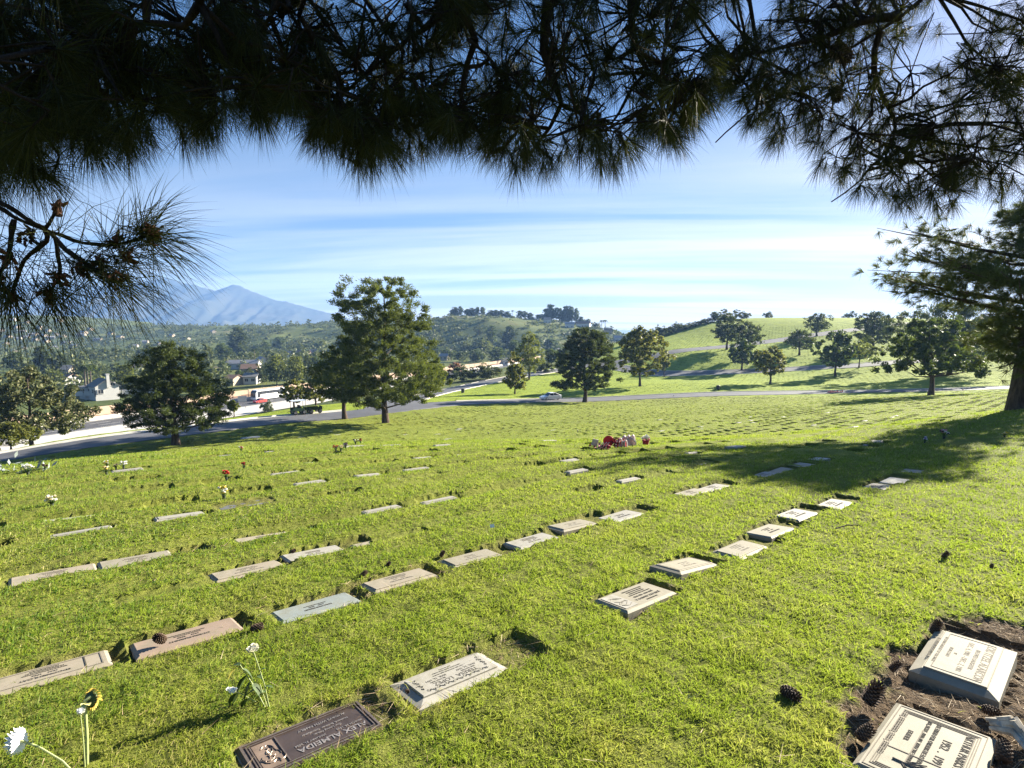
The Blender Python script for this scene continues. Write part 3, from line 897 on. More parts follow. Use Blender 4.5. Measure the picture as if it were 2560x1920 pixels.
def unit(v): return v / (np.linalg.norm(v, axis=-1, keepdims=True) + 1e-9)
def slivers(Pt, D, L, Wd, g):
    """thin tapered needles or leaf sprays: one triangle each"""
    D = unit(D)
    side = unit(np.cross(D, g.normal(size=D.shape)))
    V = np.stack([Pt - side * Wd[:, None] / 2, Pt + side * Wd[:, None] / 2, Pt + D * L[:, None]], 1)
    return V.reshape(-1, 3)
def diamonds(Pt, S, g, flat=0.0):
    a = g.normal(size=Pt.shape); a[:, 2] *= (1 - flat); a = unit(a)
    b = unit(np.cross(a, g.normal(size=Pt.shape)))
    k = S[:, None]
    V = np.stack([Pt - a * k * 0.62, Pt + b * k * 0.36, Pt + a * k * 0.62, Pt - b * k * 0.36], 1)
    return V.reshape(-1, 3)
def tri_mesh(name, V, m): return mesh_np(name, V, [np.arange(len(V)).reshape(-1, 3)], [m])
def quad_mesh(name, V, m): return mesh_np(name, V, [np.arange(len(V)).reshape(-1, 4)], [m])

def crown_points(prof, Hh, n, g, lob=0.22, shell=0.55):
    """clump centres inside a crown: prof rows are (height fraction, reach left, reach right) in metres"""
    prof = np.asarray(prof, float)
    hs = np.linspace(prof[0, 0], prof[-1, 0], 200)
    l = np.interp(hs, prof[:, 0], prof[:, 1]); r = np.interp(hs, prof[:, 0], prof[:, 2])
    wgt = (l + r) ** 1.25 + 1e-6
    h = g.choice(hs, size=n, p=wgt / wgt.sum()) + g.normal(0, 0.008, n)
    th = g.uniform(0, 2 * math.pi, n)
    li = np.interp(h, prof[:, 0], prof[:, 1]); ri = np.interp(h, prof[:, 0], prof[:, 2])
    c = np.cos(th)
    Rr = (li + ri) / 2 + (ri - li) / 2 * c
    p1, p2, p3 = g.uniform(0, 6.28, 3)
    Rr = Rr * (1 + lob * (np.sin(3 * th + h * 11 + p1) * 0.5 + np.sin(5 * th - h * 17 + p2) * 0.35 + np.sin(h * 29 + p3 + 2 * th) * 0.35))
    q = g.uniform(0, 1, n) ** shell
    return np.stack([Rr * q * c, Rr * q * np.sin(th), h * Hh], -1), q

def tree_mesh(kind, Hh, prof, tr, seed, n_cl, n_leaf, leaf, cl_r, fol, bk, lean=0.0, limbs=16, lob=0.22, top=0.86, fork=0.0):
    """returns (trunk mesh, crown mesh)"""
    g = np.random.default_rng(seed)
    prof = np.asarray(prof, float)
    C, q = crown_points(prof, Hh, n_cl, g, lob)
    cb = prof[0, 0] * Hh
    # --- wood
    mb = MB()
    k = 9
    t = np.linspace(0, 1, k)
    ax = np.stack([lean * t ** 1.5 + 0.012 * Hh * np.sin(t * 5 + seed), 0.012 * Hh * np.sin(t * 4 + seed * 2), t * Hh * top], -1)
    ax[0, :2] = 0
    rad = tr * (1.0 - 0.88 * t) ** 0.85; rad[0] = tr * 1.32; rad = np.maximum(rad, tr * 0.08)
    low = ax.copy(); low = np.vstack([[0, 0, -0.4], low]); rad = np.concatenate([[tr * 1.45], rad])
    mb.tube(low, rad, 9)
    sel = g.permutation(n_cl)[:limbs]
    for i in sel:
        c = C[i]
        hd = math.hypot(c[0], c[1])
        z0 = np.clip(c[2] - hd * g.uniform(0.35, 0.8), max(cb * (0.6 if fork else 0.8), 0.10 * Hh), Hh * top * 0.93)
        f = z0 / (Hh * top)
        s0 = np.array([np.interp(f, t, ax[:, 0]), np.interp(f, t, ax[:, 1]), z0])
        r0 = max(0.012, tr * (1 - 0.85 * f) * g.uniform(0.30, 0.48))
        m1 = s0 + (c - s0) * 0.5 + np.array([0, 0, -0.06 * hd]) + g.normal(0, 0.03 * hd, 3)
        mb.tube([s0, s0 * 0.6 + m1 * 0.4, m1, (m1 + c) / 2 + g.normal(0, 0.02 * hd, 3), c], [r0, r0 * 0.8, r0 * 0.58, r0 * 0.4, r0 * 0.2], 5)
    wood = mb.mesh('trunk', bk, smooth=True)
    # --- leaves
    C = C + np.stack([np.interp(C[:, 2] / (Hh * top), t, ax[:, 0]), np.interp(C[:, 2] / (Hh * top), t, ax[:, 1]), 0 * C[:, 2]], -1)
    rep = np.repeat(np.arange(n_cl), n_leaf)
    cr = cl_r * g.uniform(0.55, 1.3, n_cl)
    ctr = C[rep]
    axis = np.stack([ax[:, 0].mean() + 0 * ctr[:, 0], 0 * ctr[:, 0], ctr[:, 2]], -1)
    out = unit(ctr - axis)
    off = g.normal(size=ctr.shape); off = unit(off) * g.uniform(0, 1, (len(off), 1)) ** 0.5
    if kind == 'pine':
        off = off * cr[rep][:, None] * np.array([1, 1, 0.8]) + out * (g.uniform(-0.9, 0.9, (len(off), 1)) * cr[rep][:, None])
        D = out * 0.7 + np.array([0, 0, 0.55]) + g.normal(0, 0.55, ctr.shape)
        L = leaf * g.uniform(0.7, 1.3, len(off))
        V = slivers(ctr + off, D, L, L * 0.40, g)
        crown = tri_mesh('crown', V, fol)
    elif kind == 'weep':
        off = off * cr[rep][:, None]
        D = out * 0.5 + np.array([0, 0, -0.5]) + g.normal(0, 0.5, ctr.shape)
        L = leaf * g.uniform(0.7, 1.3, len(off))
        crown = tri_mesh('crown', slivers(ctr + off, D, L, L * 0.4, g), fol)
    else:
        off = off * cr[rep][:, None] * np.array([1, 1, 0.8])
        S = leaf * g.uniform(0.6, 1.35, len(off))
        crown = quad_mesh('crown', diamonds(ctr + off, S, g, 0.2), fol)
    return wood, crown

def place_tree(name, label, cat, base, meshes, group=None, rz=0.0):
    t = thing(name, label, cat, base, rz, group)
    link('trunk', meshes[0], t); link('crown', meshes[1], t)
    return t

def lawn_tree(name, label, px, py, top, L, Rr, cb, kind, fol, seed, Y=None, shape='oval', tr=None, dens=1.0, leaf=None, lean=0.0, bk=None, lob=0.22, limbs=16, custom=None, cl=None, nmax=62000):
    """a tree standing where its trunk meets the ground in the photograph; its size follows from the distance"""
    b = at(px, Y) if Y else G(px, py)
    Y = b[1]
    k = Y / FPX
    Hh = (toY(top, Y) - b[2]) * 1.0
    cbz = max(0.05, (toY(cb, Y) - b[2]) / Hh)
    l = (px - L) * k; r = (Rr - px) * k
    fr = {'oval': [(0, .35), (.15, .75), (.4, 1), (.65, .95), (.85, .66), (1, .15)],
          'cone': [(0, .6), (.12, .95), (.3, 1), (.55, .75), (.8, .42), (1, .06)],
          'dome': [(0, .75), (.18, 1), (.45, .98), (.7, .82), (.88, .55), (1, .2)],
          'flat': [(0, .5), (.25, .95), (.5, 1), (.75, .8), (1, .3)],
          'egg': [(0, .3), (.15, .7), (.4, 1), (.6, .9), (.8, .6), (1, .12)]}[shape] if custom is None else custom
    if custom is None:
        prof = [(cbz + (0.97 - cbz) * f, l * w, r * w) for f, w in fr]
    else:
        prof = [(cbz + (0.97 - cbz) * f, (px - a) * k, (c - px) * k) for f, a, c in custom]
    lf = leaf or np.clip(Y * 0.0040, 0.20, 0.9)
    area = (l + r) * Hh * (1 - cbz) * 0.75
    n = int(area * 9.0 * dens / (lf * lf * (0.20 if kind == 'pine' else 0.44)))
    n = min(n, nmax)
    ncl = cl or int(np.clip(area * 2.2, 90, 330))
    crr = 1.05 * math.sqrt(area / ncl)
    m = tree_mesh(kind, Hh, prof, tr or Hh * 0.03, seed, ncl, max(6, n // ncl), lf, crr, fol, bk or M_bark, lean, limbs, lob)
    return place_tree(name, label, 'tree', b, m)

lawn_tree('pine_tree', 'dense dark round pine standing beside the road at the left, alone on the lawn', 440, 1111, 850, 312, 578, 1066, 'pine', F_pined, 21, Y=50, tr=0.31, dens=1.7, lob=0.10, cl=480,
          custom=[(0, 330, 545), (.12, 312, 575), (.3, 322, 580), (.45, 350, 560), (.62, 352, 532), (.8, 360, 520), (.92, 385, 500), (1, 420, 470)])
lawn_tree('pine_tree', 'tallest pine on the lawn, with feathery upright tips and a forked dark trunk', 964, 1057, 690, 800, 1112, 1012, 'pine', F_pine, 22, Y=65, tr=0.36, dens=2.3, lob=0.18, limbs=26, cl=720, nmax=95000,
          custom=[(0, 900, 1040), (.07, 840, 1095), (.2, 806, 1115), (.35, 815, 1112), (.47, 850, 1108), (.58, 850, 1085), (.68, 838, 1065), (.78, 845, 1060), (.9, 850, 1050), (1, 880, 1030)])
lawn_tree('pine_tree', 'smaller dark pine close behind and left of the tallest pine', 862, 1047, 862, 792, 925, 1000, 'pine', F_pined, 23, Y=72, tr=0.30, dens=1.1, shape='dome')
lawn_tree('pine_tree', 'short bushy tree with dark trunk, right behind the tallest pine', 1068, 998, 892, 1008, 1122, 972, 'leaf', F_leaf, 24, Y=112, tr=0.42, shape='dome')
lawn_tree('street_tree', 'slender pointed young tree with olive leaves beside the valley road', 1287, 988, 872, 1262, 1318, 968, 'leaf', F_autumn, 25, Y=123, tr=0.17, shape='cone', dens=0.9, lob=0.3)
lawn_tree('street_tree', 'bright green upright oval tree beside the valley road bend', 1322, 957, 826, 1291, 1362, 930, 'weep', F_leaf, 26, Y=165, tr=0.32, shape='egg', dens=1.1)
lawn_tree('pine_tree', 'dark spreading pine beside the white car, low branch reaching left', 1462, 1007, 818, 1384, 1545, 968, 'pine', F_pined, 27, Y=107, tr=0.40, dens=1.5, lob=0.2, limbs=24, cl=420,
          custom=[(0, 1372, 1500), (.06, 1360, 1525), (.16, 1395, 1550), (.35, 1390, 1545), (.5, 1398, 1540), (.65, 1402, 1535), (.8, 1408, 1525), (.92, 1425, 1505), (1, 1445, 1480)])
lawn_tree('street_tree', 'broad olive green round tree right of the dark spreading pine', 1600, 973, 815, 1544, 1676, 938, 'leaf', F_autumn, 28, Y=138, tr=0.30, shape='oval', dens=0.95)
lawn_tree('street_tree', 'tiny slim tree beside the far lawn road, right of the broad olive tree', 1661, 943, 872, 1646, 1674, 925, 'leaf', F_autumn, 29, tr=0.16, shape='egg')
lawn_tree('pine_tree', 'tall dark pine on the far hill beside the upper road, leftmost there', 1817, 874, 783, 1786, 1852, 856, 'pine', F_pined, 30, tr=0.42, dens=0.9, lob=0.32)
lawn_tree('pine_tree', 'dark irregular pine half hidden behind a rounder tree on the far hill', 1868, 893, 803, 1836, 1902, 868, 'pine', F_pined, 31, tr=0.40, dens=0.9, lob=0.34)
lawn_tree('street_tree', 'dark blue green round tree beside the far lawn road, below the tall hill pine', 1854, 925, 848, 1822, 1900, 908, 'leaf', F_leafd, 32, tr=0.30)
lawn_tree('street_tree', 'olive yellow round tree on the lower slope of the far lawn', 1925, 960, 864, 1877, 1966, 935, 'leaf', F_autumn, 33, tr=0.26, shape='oval', dens=0.9)
lawn_tree('pine_tree', 'low flat topped dark pine in the middle of the far hill', 1998, 888, 826, 1966, 2031, 872, 'pine', F_pined, 34, tr=0.36, shape='flat', dens=0.8, lob=0.34)
lawn_tree('pine_tree', 'spiky grey green pine highest up on the far hill', 2042, 840, 782, 2013, 2072, 829, 'pine', F_pined, 35, tr=0.38, dens=0.65, lob=0.36)
lawn_tree('street_tree', 'large dark drooping tree casting a long shadow on the far lawn', 2088, 941, 824, 2027, 2127, 914, 'leaf', F_leafd, 36, tr=0.30, dens=1.0, lob=0.3,
          custom=[(0, 2068, 2112), (.12, 2060, 2122), (.3, 2035, 2126), (.5, 2026, 2127), (.7, 2030, 2122), (.85, 2048, 2112), (1, 2072, 2100)])
lawn_tree('street_tree', 'light airy flat crowned tree beside the far lawn road at right', 2147, 920, 850, 2118, 2201, 893, 'leaf', F_leaf, 37, tr=0.2, shape='flat', dens=0.55)
lawn_tree('pine_tree', 'big blue green pine on the right of the far hill', 2182, 872, 776, 2140, 2230, 858, 'pine', F_pined, 38, tr=0.42, dens=0.9, lob=0.3)
lawn_tree('oak_tree', 'leaning low oak with forked bare trunk casting a shadow near the road at right', 2327, 988, 790, 2190, 2465, 930, 'leaf', F_leafd, 39, Y=78, tr=0.34, lean=-0.9, lob=0.3, limbs=30, dens=0.85,
          custom=[(0, 2205, 2440), (.12, 2195, 2462), (.3, 2215, 2468), (.5, 2240, 2460), (.7, 2260, 2440), (.85, 2280, 2420), (1, 2310, 2380)])
lawn_tree('pine_tree', 'dark pine behind the leaning oak on the far lawn at right', 2373, 949, 745, 2215, 2480, 915, 'pine', F_pined, 40, Y=138, tr=0.5, dens=0.7, lob=0.38, limbs=24)

# --- the big pine at the right edge of the picture, long drooping needles
def shoots_mesh(name, C, D, n, L, Wd, m, g, spread=0.75):
    """needle tufts: every shoot carries n long needles fanning forward round it"""
    k = len(C)
    D = unit(D)
    rep = np.repeat(np.arange(k), n)
    d = D[rep] * g.uniform(0.25, 1.0, (k * n, 1)) + unit(g.normal(size=(k * n, 3))) * g.uniform(0.15, 1.0, (k * n, 1)) * spread
    back = g.uniform(0, 0.5, (k * n, 1)) * L * 0.55
    pt = C[rep] - D[rep] * back
    l = L * g.uniform(0.72, 1.12, k * n)
    d = unit(d); 
    # two segments with a slight droop: quad then tip
    side = unit(np.cross(d, g.normal(size=d.shape))) * (Wd / 2)
    mid = pt + d * (l * 0.55)[:, None] + np.array([0, 0, -0.012]) * (l / 0.25)[:, None]
    tip = pt + d * l[:, None] + np.array([0, 0, -0.055]) * (l / 0.25)[:, None]
    V = np.stack([pt - side, pt + side, mid + side * 0.9, mid - side * 0.9, tip], 1).reshape(-1, 3)
    b = np.arange(k * n)[:, None] * 5
    Q = b + np.array([[0, 1, 2, 3]]); T = b + np.array([[3, 2, 4]])
    return mesh_np(name, V, [Q, T], [m])
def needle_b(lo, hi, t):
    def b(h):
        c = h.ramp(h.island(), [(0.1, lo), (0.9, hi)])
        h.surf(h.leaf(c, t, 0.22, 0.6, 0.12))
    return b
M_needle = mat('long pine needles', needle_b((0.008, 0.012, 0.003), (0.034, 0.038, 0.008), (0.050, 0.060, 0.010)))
M_needle2 = mat('pale green pine needles', needle_b((0.030, 0.045, 0.012), (0.105, 0.125, 0.038), (0.15, 0.18, 0.04)))  # paler green than the overhanging pine's needles

def edge_pine():
    g = np.random.default_rng(61)
    b = at(2562, 20.0)
    t = thing('pine_tree', 'large pine with thick rough trunk cut by the right edge of the picture', 'tree', b)
    mb = MB()
    hs = np.linspace(0, 7.6, 12)
    ax = np.stack([0.10 * np.sin(hs * 0.6), 0.1 * np.sin(hs * 0.5 + 1), hs], -1)
    mb.tube(np.vstack([[0, 0, -0.5], ax]), np.concatenate([[0.56], [0.50, 0.44], 0.41 * (1 - np.linspace(0, 0.8, 10))]), 14)
    C, D = [], []
    lobes = []
    for i in range(42):
        h = g.uniform(0.18, 1.0)
        a = g.uniform(0, 2 * math.pi)
        reach = np.interp(h, [0.2, 0.35, 0.6, 0.85, 1.0], [3.2, 3.8, 3.2, 2.2, 0.9]) * g.uniform(0.55, 1.05)
        if h < 0.55: reach *= 0.42
        lobes.append((h * 7.2, a, reach))
    for (h, a, rc) in [(4.5, 3.0, 4.3), (5.0, 2.85, 4.9), (5.6, 3.1, 4.8), (6.4, 3.0, 4.2), (4.7, 2.6, 3.6), (3.7, 3.5, 2.2), (4.9, 3.7, 3.8), (3.2, 3.3, 1.3), (5.3, 3.4, 4.4)]:
        lobes.append((h, a, rc))
    for (h, a, rc) in lobes:
        o = np.array([0, 0, max(1.9, h - 0.25 * rc)])
        e = np.array([math.cos(a) * rc, math.sin(a) * rc, h])
        m1 = o + (e - o) * 0.5 + np.array([0, 0, -0.1])
        mb.tube([o, m1, e], [0.085, 0.05, 0.015], 5)
        for j in range(3):
            f = g.uniform(0.4, 0.85)
            q = o + (e - o) * f; w = e + g.normal(0, 0.6, 3) * np.array([1, 1, 0.4])
            mb.tube([q, (q + w) / 2 + [0, 0, -0.05], w], [0.03, 0.02, 0.008], 4)
        n = int(26 + 10 * rc)
        f = g.uniform(0.40, 1.0, n)[:, None]
        c = o + (e - o) * f + g.normal(0, 1, (n, 3)) * np.array([0.36, 0.36, 0.28])
        d = unit(e - o) * 0.6 + g.normal(0, 0.55, (n, 3)) + np.array([0, 0, 0.15])
        C.append(c); D.append(d)
    C = np.concatenate(C); D = np.concatenate(D)
    mb.build('trunk', M_bark, t, smooth=True)
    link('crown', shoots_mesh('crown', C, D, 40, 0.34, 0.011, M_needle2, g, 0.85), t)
edge_pine()

# --- the pine the photographer stands under: its boughs hang into the top of the picture
M_bud = plain('brown buds', (0.085, 0.034, 0.016), 0.8, 0.35, 60)
def overhead_pine():
    g = np.random.default_rng(62)
    base = np.array([2.2, -3.4, H1(2.2, -3.4)])
    t = thing('pine_tree', 'overhanging pine whose dark needle boughs frame the top of the picture', 'tree', (0, 0, 0))
    K = 2560 / 2212
    edge = np.array([(-200, 450), (0, 432), (60, 425), (120, 405), (200, 374), (300, 362), (400, 332), (470, 318), (540, 288), (600, 292), (660, 352), (720, 378), (800, 388), (880, 378), (940, 338), (985, 340), (1040, 392), (1100, 398), (1170, 378), (1230, 372), (1300, 380), (1370, 362), (1440, 348), (1500, 318), (1540, 238), (1558, 195), (1585, 240), (1600, 300), (1660, 330), (1720, 352), (1765, 385), (1790, 420), (1840, 440), (1900, 452), (1950, 470), (2010, 472), (2080, 455), (2212, 445), (2400, 450)], float)
    dep = np.array([(-200, 2.7), (300, 3.0), (800, 3.7), (1250, 4.0), (1540, 4.3), (1600, 5.0), (1800, 5.4), (2400, 5.6)], float)
    C, D = [], []
    n = 3650
    x = g.uniform(-180, 2380, n * 2); 
    eb = np.interp(x, edge[:, 0], edge[:, 1]); dp = np.interp(x, dep[:, 0], dep[:, 1])
    need = 0.16 * FPX / K / dp
    lim = eb - need * g.uniform(0.45, 1.5, len(x)) + 16 * wob(x, 0 * x, 90, 3)
    y = -330 + (lim + 330) * g.uniform(0, 1, n * 2) ** 0.72
    # boughs are clumpy: thin them where the sky shows through
    w = 0.50 + 0.5 * wob(x, y * 1.3, 330, 5) + 0.30 * wob(x, y, 120, 6)
    w += 0.55 * np.exp(-((x - 800) / 150) ** 2 - ((y - 230) / 130) ** 2) + 0.4 * np.exp(-((x - 150) / 160) ** 2 - ((y - 250) / 110) ** 2)
    w += 0.35 * np.exp(-((lim - y) / 50) ** 2) - 0.35 * np.exp(-((x - 590) / 60) ** 2 - ((y - 60) / 90) ** 2) - 0.12 * np.exp(-((x - 1060) / 90) ** 2 - ((y - 90) / 100) ** 2)
    w += 0.22 * (x > 1580) + 0.06 * ((x > 1000) & (x < 1580))
    keep = g.uniform(0, 1, n * 2) < w
    x, y, dp, lim = x[keep][:n], y[keep][:n], dp[keep][:n], lim[keep][:n]
    dd = dp + g.normal(0, 0.42, len(x)) + (lim - y) / 900.0
    pts = np.array([EYE + ray(a * K, b * K) * (d / ray(a * K, b * K)[1]) for a, b, d in zip(x, y, dd)])
    down = np.clip((y - lim + 180) / 180, 0, 1)[:, None]
    slope = np.interp(x + 25, edge[:, 0], edge[:, 1]) - np.interp(x - 25, edge[:, 0], edge[:, 1])
    nx = np.clip(-slope / 60, -1.2, 1.2)[:, None]
    dirs = g.normal(0, 0.55, pts.shape) + np.array([0, 0.1, -0.28]) + down * (np.array([0, 0, -0.75]) + nx * np.array([[1.0, 0, 0]]))
    C.append(pts); D.append(dirs)
    mb = MB()
    mb.tube([base + [0, 0, -0.5], base, base + [0.05, 0.1, 3], base + [0.1, 0.25, 6], base + [0, 0.3, 10], base + [0.1, 0.4, 15]], [0.62, 0.5, 0.42, 0.36, 0.26, 0.08], 14)
    def pl(*q): return [P(a, b, d) for a, b, d in q]
    top = base + np.array([0.1, 0.25, 6.0]); top2 = base + np.array([0.08, 0.2, 4.8])
    limbs = [
        ([top, (1.8, 0.4, 5.6)] + pl((1180, -140, 3.4), (1130, -10, 3.6), (1085, 50, 3.7), (1030, 92, 3.75), (960, 150, 3.8), (860, 230, 3.8)), [0.13, 0.10, 0.075, 0.06, 0.05, 0.04, 0.022, 0.010]),
        ([top, (3.0, 1.5, 6.0)] + pl((2420, -120, 4.9), (2300, 0, 5.2), (2210, 70, 5.3), (2130, 115, 5.4), (1990, 190, 5.4), (1850, 300, 5.4), (1790, 355, 5.4)), [0.13, 0.10, 0.075, 0.06, 0.05, 0.034, 0.02, 0.012, 0.006]),
        (pl((2250, 40, 5.3), (2160, 50, 5.25), (2050, 95, 5.2), (1930, 125, 5.15), (1830, 150, 5.1)), [0.04, 0.032, 0.022, 0.015, 0.008]),
        (pl((2200, 80, 5.35), (2180, 180, 5.4), (2240, 330, 5.6), (2150, 450, 5.7), (2080, 505, 5.7)), [0.03, 0.022, 0.016, 0.010, 0.006]),
        ([top2, (0.3, -0.6, 5.0)] + pl((520, -160, 2.4), (330, 60, 2.7), (250, 180, 2.8), (150, 300, 2.9)), [0.12, 0.09, 0.05, 0.035, 0.022, 0.01]),
        (pl((330, 60, 2.7), (310, 150, 2.75), (290, 260, 2.8), (330, 330, 2.9)), [0.03, 0.022, 0.014, 0.007]),
        ([top2, (0.8, -0.2, 5.2)] + pl((800, -120, 2.9), (700, 0, 3.1), (650, 80, 3.2), (560, 200, 3.2), (480, 290, 3.1)), [0.10, 0.08, 0.05, 0.032, 0.022, 0.014, 0.007]),
        (pl((1350, -120, 3.8), (1370, 0, 3.9), (1360, 130, 4.0), (1400, 260, 4.0), (1330, 380, 4.1)), [0.06, 0.04, 0.03, 0.018, 0.008]),
        (pl((1590, -100, 4.1), (1580, 60, 4.2), (1620, 180, 4.2), (1700, 250, 4.2)), [0.045, 0.03, 0.018, 0.008]),
        (pl((1130, -10, 3.6), (1190, 100, 3.7), (1150, 240, 3.8), (1230, 380, 3.9)), [0.03, 0.02, 0.014, 0.007]),
    ]
    low = [
        ([(-2.6, 0.6, 4.6)] + pl((-330, 330, 1.75), (-120, 440, 1.72), (-20, 510, 1.72), (60, 553, 1.73), (130, 580, 1.74), (210, 608, 1.75), (290, 612, 1.76), (340, 600, 1.76), (374, 582, 1.77)), [0.05, 0.03, 0.022, 0.012, 0.0105, 0.0095, 0.008, 0.0065, 0.006, 0.005]),
        (pl((-60, 490, 1.72), (20, 515, 1.70), (60, 545, 1.71), (110, 572, 1.73)), [0.010, 0.008, 0.007, 0.006]),
        (pl((125, 578, 1.74), (152, 612, 1.72), (185, 640, 1.71), (235, 672, 1.70), (285, 690, 1.70)), [0.0075, 0.007, 0.006, 0.005, 0.004]),
        (pl((115, 575, 1.73), (118, 605, 1.74), (90, 622, 1.75), (60, 650, 1.76), (40, 700, 1.77), (30, 740, 1.78)), [0.0075, 0.007, 0.0065, 0.006, 0.005, 0.004]),
        (pl((34, 548, 1.72), (28, 590, 1.71), (20, 640, 1.70), (-10, 700, 1.70)), [0.008, 0.007, 0.006, 0.005]),
        (pl((140, 592, 1.74), (148, 640, 1.76), (150, 690, 1.78), (118, 735, 1.80)), [0.006, 0.0055, 0.005, 0.004]),
        (pl((112, 570, 1.73), (130, 548, 1.72), (138, 532, 1.72)), [0.006, 0.005, 0.0045]),
        (pl((95, 610, 1.75), (70, 590, 1.74)), [0.006, 0.005]),
    ]
    LP = []
    for q, r in limbs:
        q = np.array([np.asarray(e, float) for e in q]); s_ = spline(q, 0.12)
        tt = np.linspace(0, len(r) - 1, len(s_))
        mb.tube(s_ + g.normal(0, 0.006, s_.shape), np.interp(tt, np.arange(len(r)), r), 7)
        LP.append(s_)
    for q, r in low:
        q = np.array([np.asarray(e, float) for e in q]); s_ = spline(q, 0.03)
        tt = np.linspace(0, len(r) - 1, len(s_))
        mb.tube(s_ + g.normal(0, 0.0012, s_.shape), np.interp(tt, np.arange(len(r)), r) * (1 + 0.12 * g.normal(size=len(s_))), 6)
    # boughs: bundles of shoots hang on side branches, side branches on the limbs
    LP = np.concatenate(LP); LP = LP[LP[:, 1] > 0.8]
    cen = pts[g.permutation(len(pts))[:170]] + np.array([0, 0, 0.12])
    for c in cen:
        j = np.argmin(((LP - c) ** 2).sum(1) + g.uniform(0, 0.15, len(LP)))
        a = LP[j]; m1 = (a + c) / 2 + g.normal(0, 0.07, 3) + [0, 0, 0.05]
        mb.tube([a, (a + m1) / 2 + g.normal(0, 0.02, 3), m1, (m1 + c) / 2 + g.normal(0, 0.03, 3), c], [0.016, 0.013, 0.011, 0.009, 0.006], 5)
    for p_, d_ in zip(pts, unit(dirs)):
        j = np.argmin(((cen - p_) ** 2).sum(1))
        a = cen[j]
        if np.linalg.norm(a - p_) < 0.55:
            bk_ = p_ - d_ * 0.10
            mb.tube([a, (a + bk_) / 2 + g.normal(0, 0.015, 3), bk_, p_], [0.006, 0.0055, 0.005, 0.005], 4, cap=False)
    mb.build('trunk', bark('dark bough bark', (0.012, 0.009, 0.007), (0.045, 0.034, 0.026)), t, smooth=True)
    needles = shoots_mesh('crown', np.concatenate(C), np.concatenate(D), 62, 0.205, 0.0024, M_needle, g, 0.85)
    link('crown', needles, t)
    # the low bough at the left, near enough to see each needle
    tips = [((374, 578, 1.77), (0.8, 0.0, 0.35), 120), ((374, 586, 1.77), (0.9, 0.1, -0.25), 90), ((292, 600, 1.76), (0.35, 0, 0.8), 80), ((310, 640, 1.74), (0.9, 0, -0.45), 80), ((285, 690, 1.70), (0.75, 0, -0.55), 110),
            ((205, 668, 1.71), (0.5, 0, -0.8), 70), ((118, 738, 1.80), (0.25, 0, -1), 110), ((30, 742, 1.78), (-0.05, 0, -1), 90), ((-10, 700, 1.7), (0.1, 0, -1), 80), ((138, 530, 1.72), (0.3, 0, 0.7), 14), ((68, 588, 1.74), (-0.7, 0, 0.2), 40),
            ((150, 690, 1.78), (0.5, 0.1, -0.9), 70), ((20, 640, 1.70), (-0.4, 0, -0.8), 50), ((240, 655, 1.72), (0.8, 0.1, -0.5), 60)]
    Cs, Ds, bud = [], [], MB()
    for q, d, n_ in tips:
        p_ = P(*q)
        for _ in range(max(1, int(n_ / 10.5))):
            Cs.append(p_ + g.normal(0, 0.016, 3)); Ds.append(np.array(d) + g.normal(0, 0.35, 3))
        for _ in range(16):                       # scaly buds where the needles spring from
            o = p_ + g.normal(0, 0.010, 3); dd_ = unit(np.array(d) + g.normal(0, 0.8, 3))
            bud.tube([o, o + dd_ * 0.014, o + dd_ * 0.024], [0.004, 0.0045, 0.001], 5)
        bud.build('bud', M_bud, t); bud = MB()
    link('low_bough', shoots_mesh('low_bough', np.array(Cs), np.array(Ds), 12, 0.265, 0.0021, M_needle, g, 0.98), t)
overhead_pine()
# ------------------------------------------------------------------ grass: one blade after another out to the road
def slot_inside(x, y):
    u, v = uv(x, y); pu = 1.04
    rv = np.array(ROWV); ri = np.searchsorted((rv[1:] + rv[:-1]) / 2, v)
    u = u - row_off(ri); gi = np.floor(u / pu + 1e-6).astype(int)
    h1 = np.abs(np.sin(gi * 12.9898 + ri * 78.233) * 43758.5453) % 1
    fr = u / pu - gi
    return (fr > 0.19) & (fr < 0.77) & (np.abs(v - rv[np.minimum(ri, len(rv) - 1)] + 0.03) < 0.24) & (v > 4) & (h1 < slot_share(x, y))

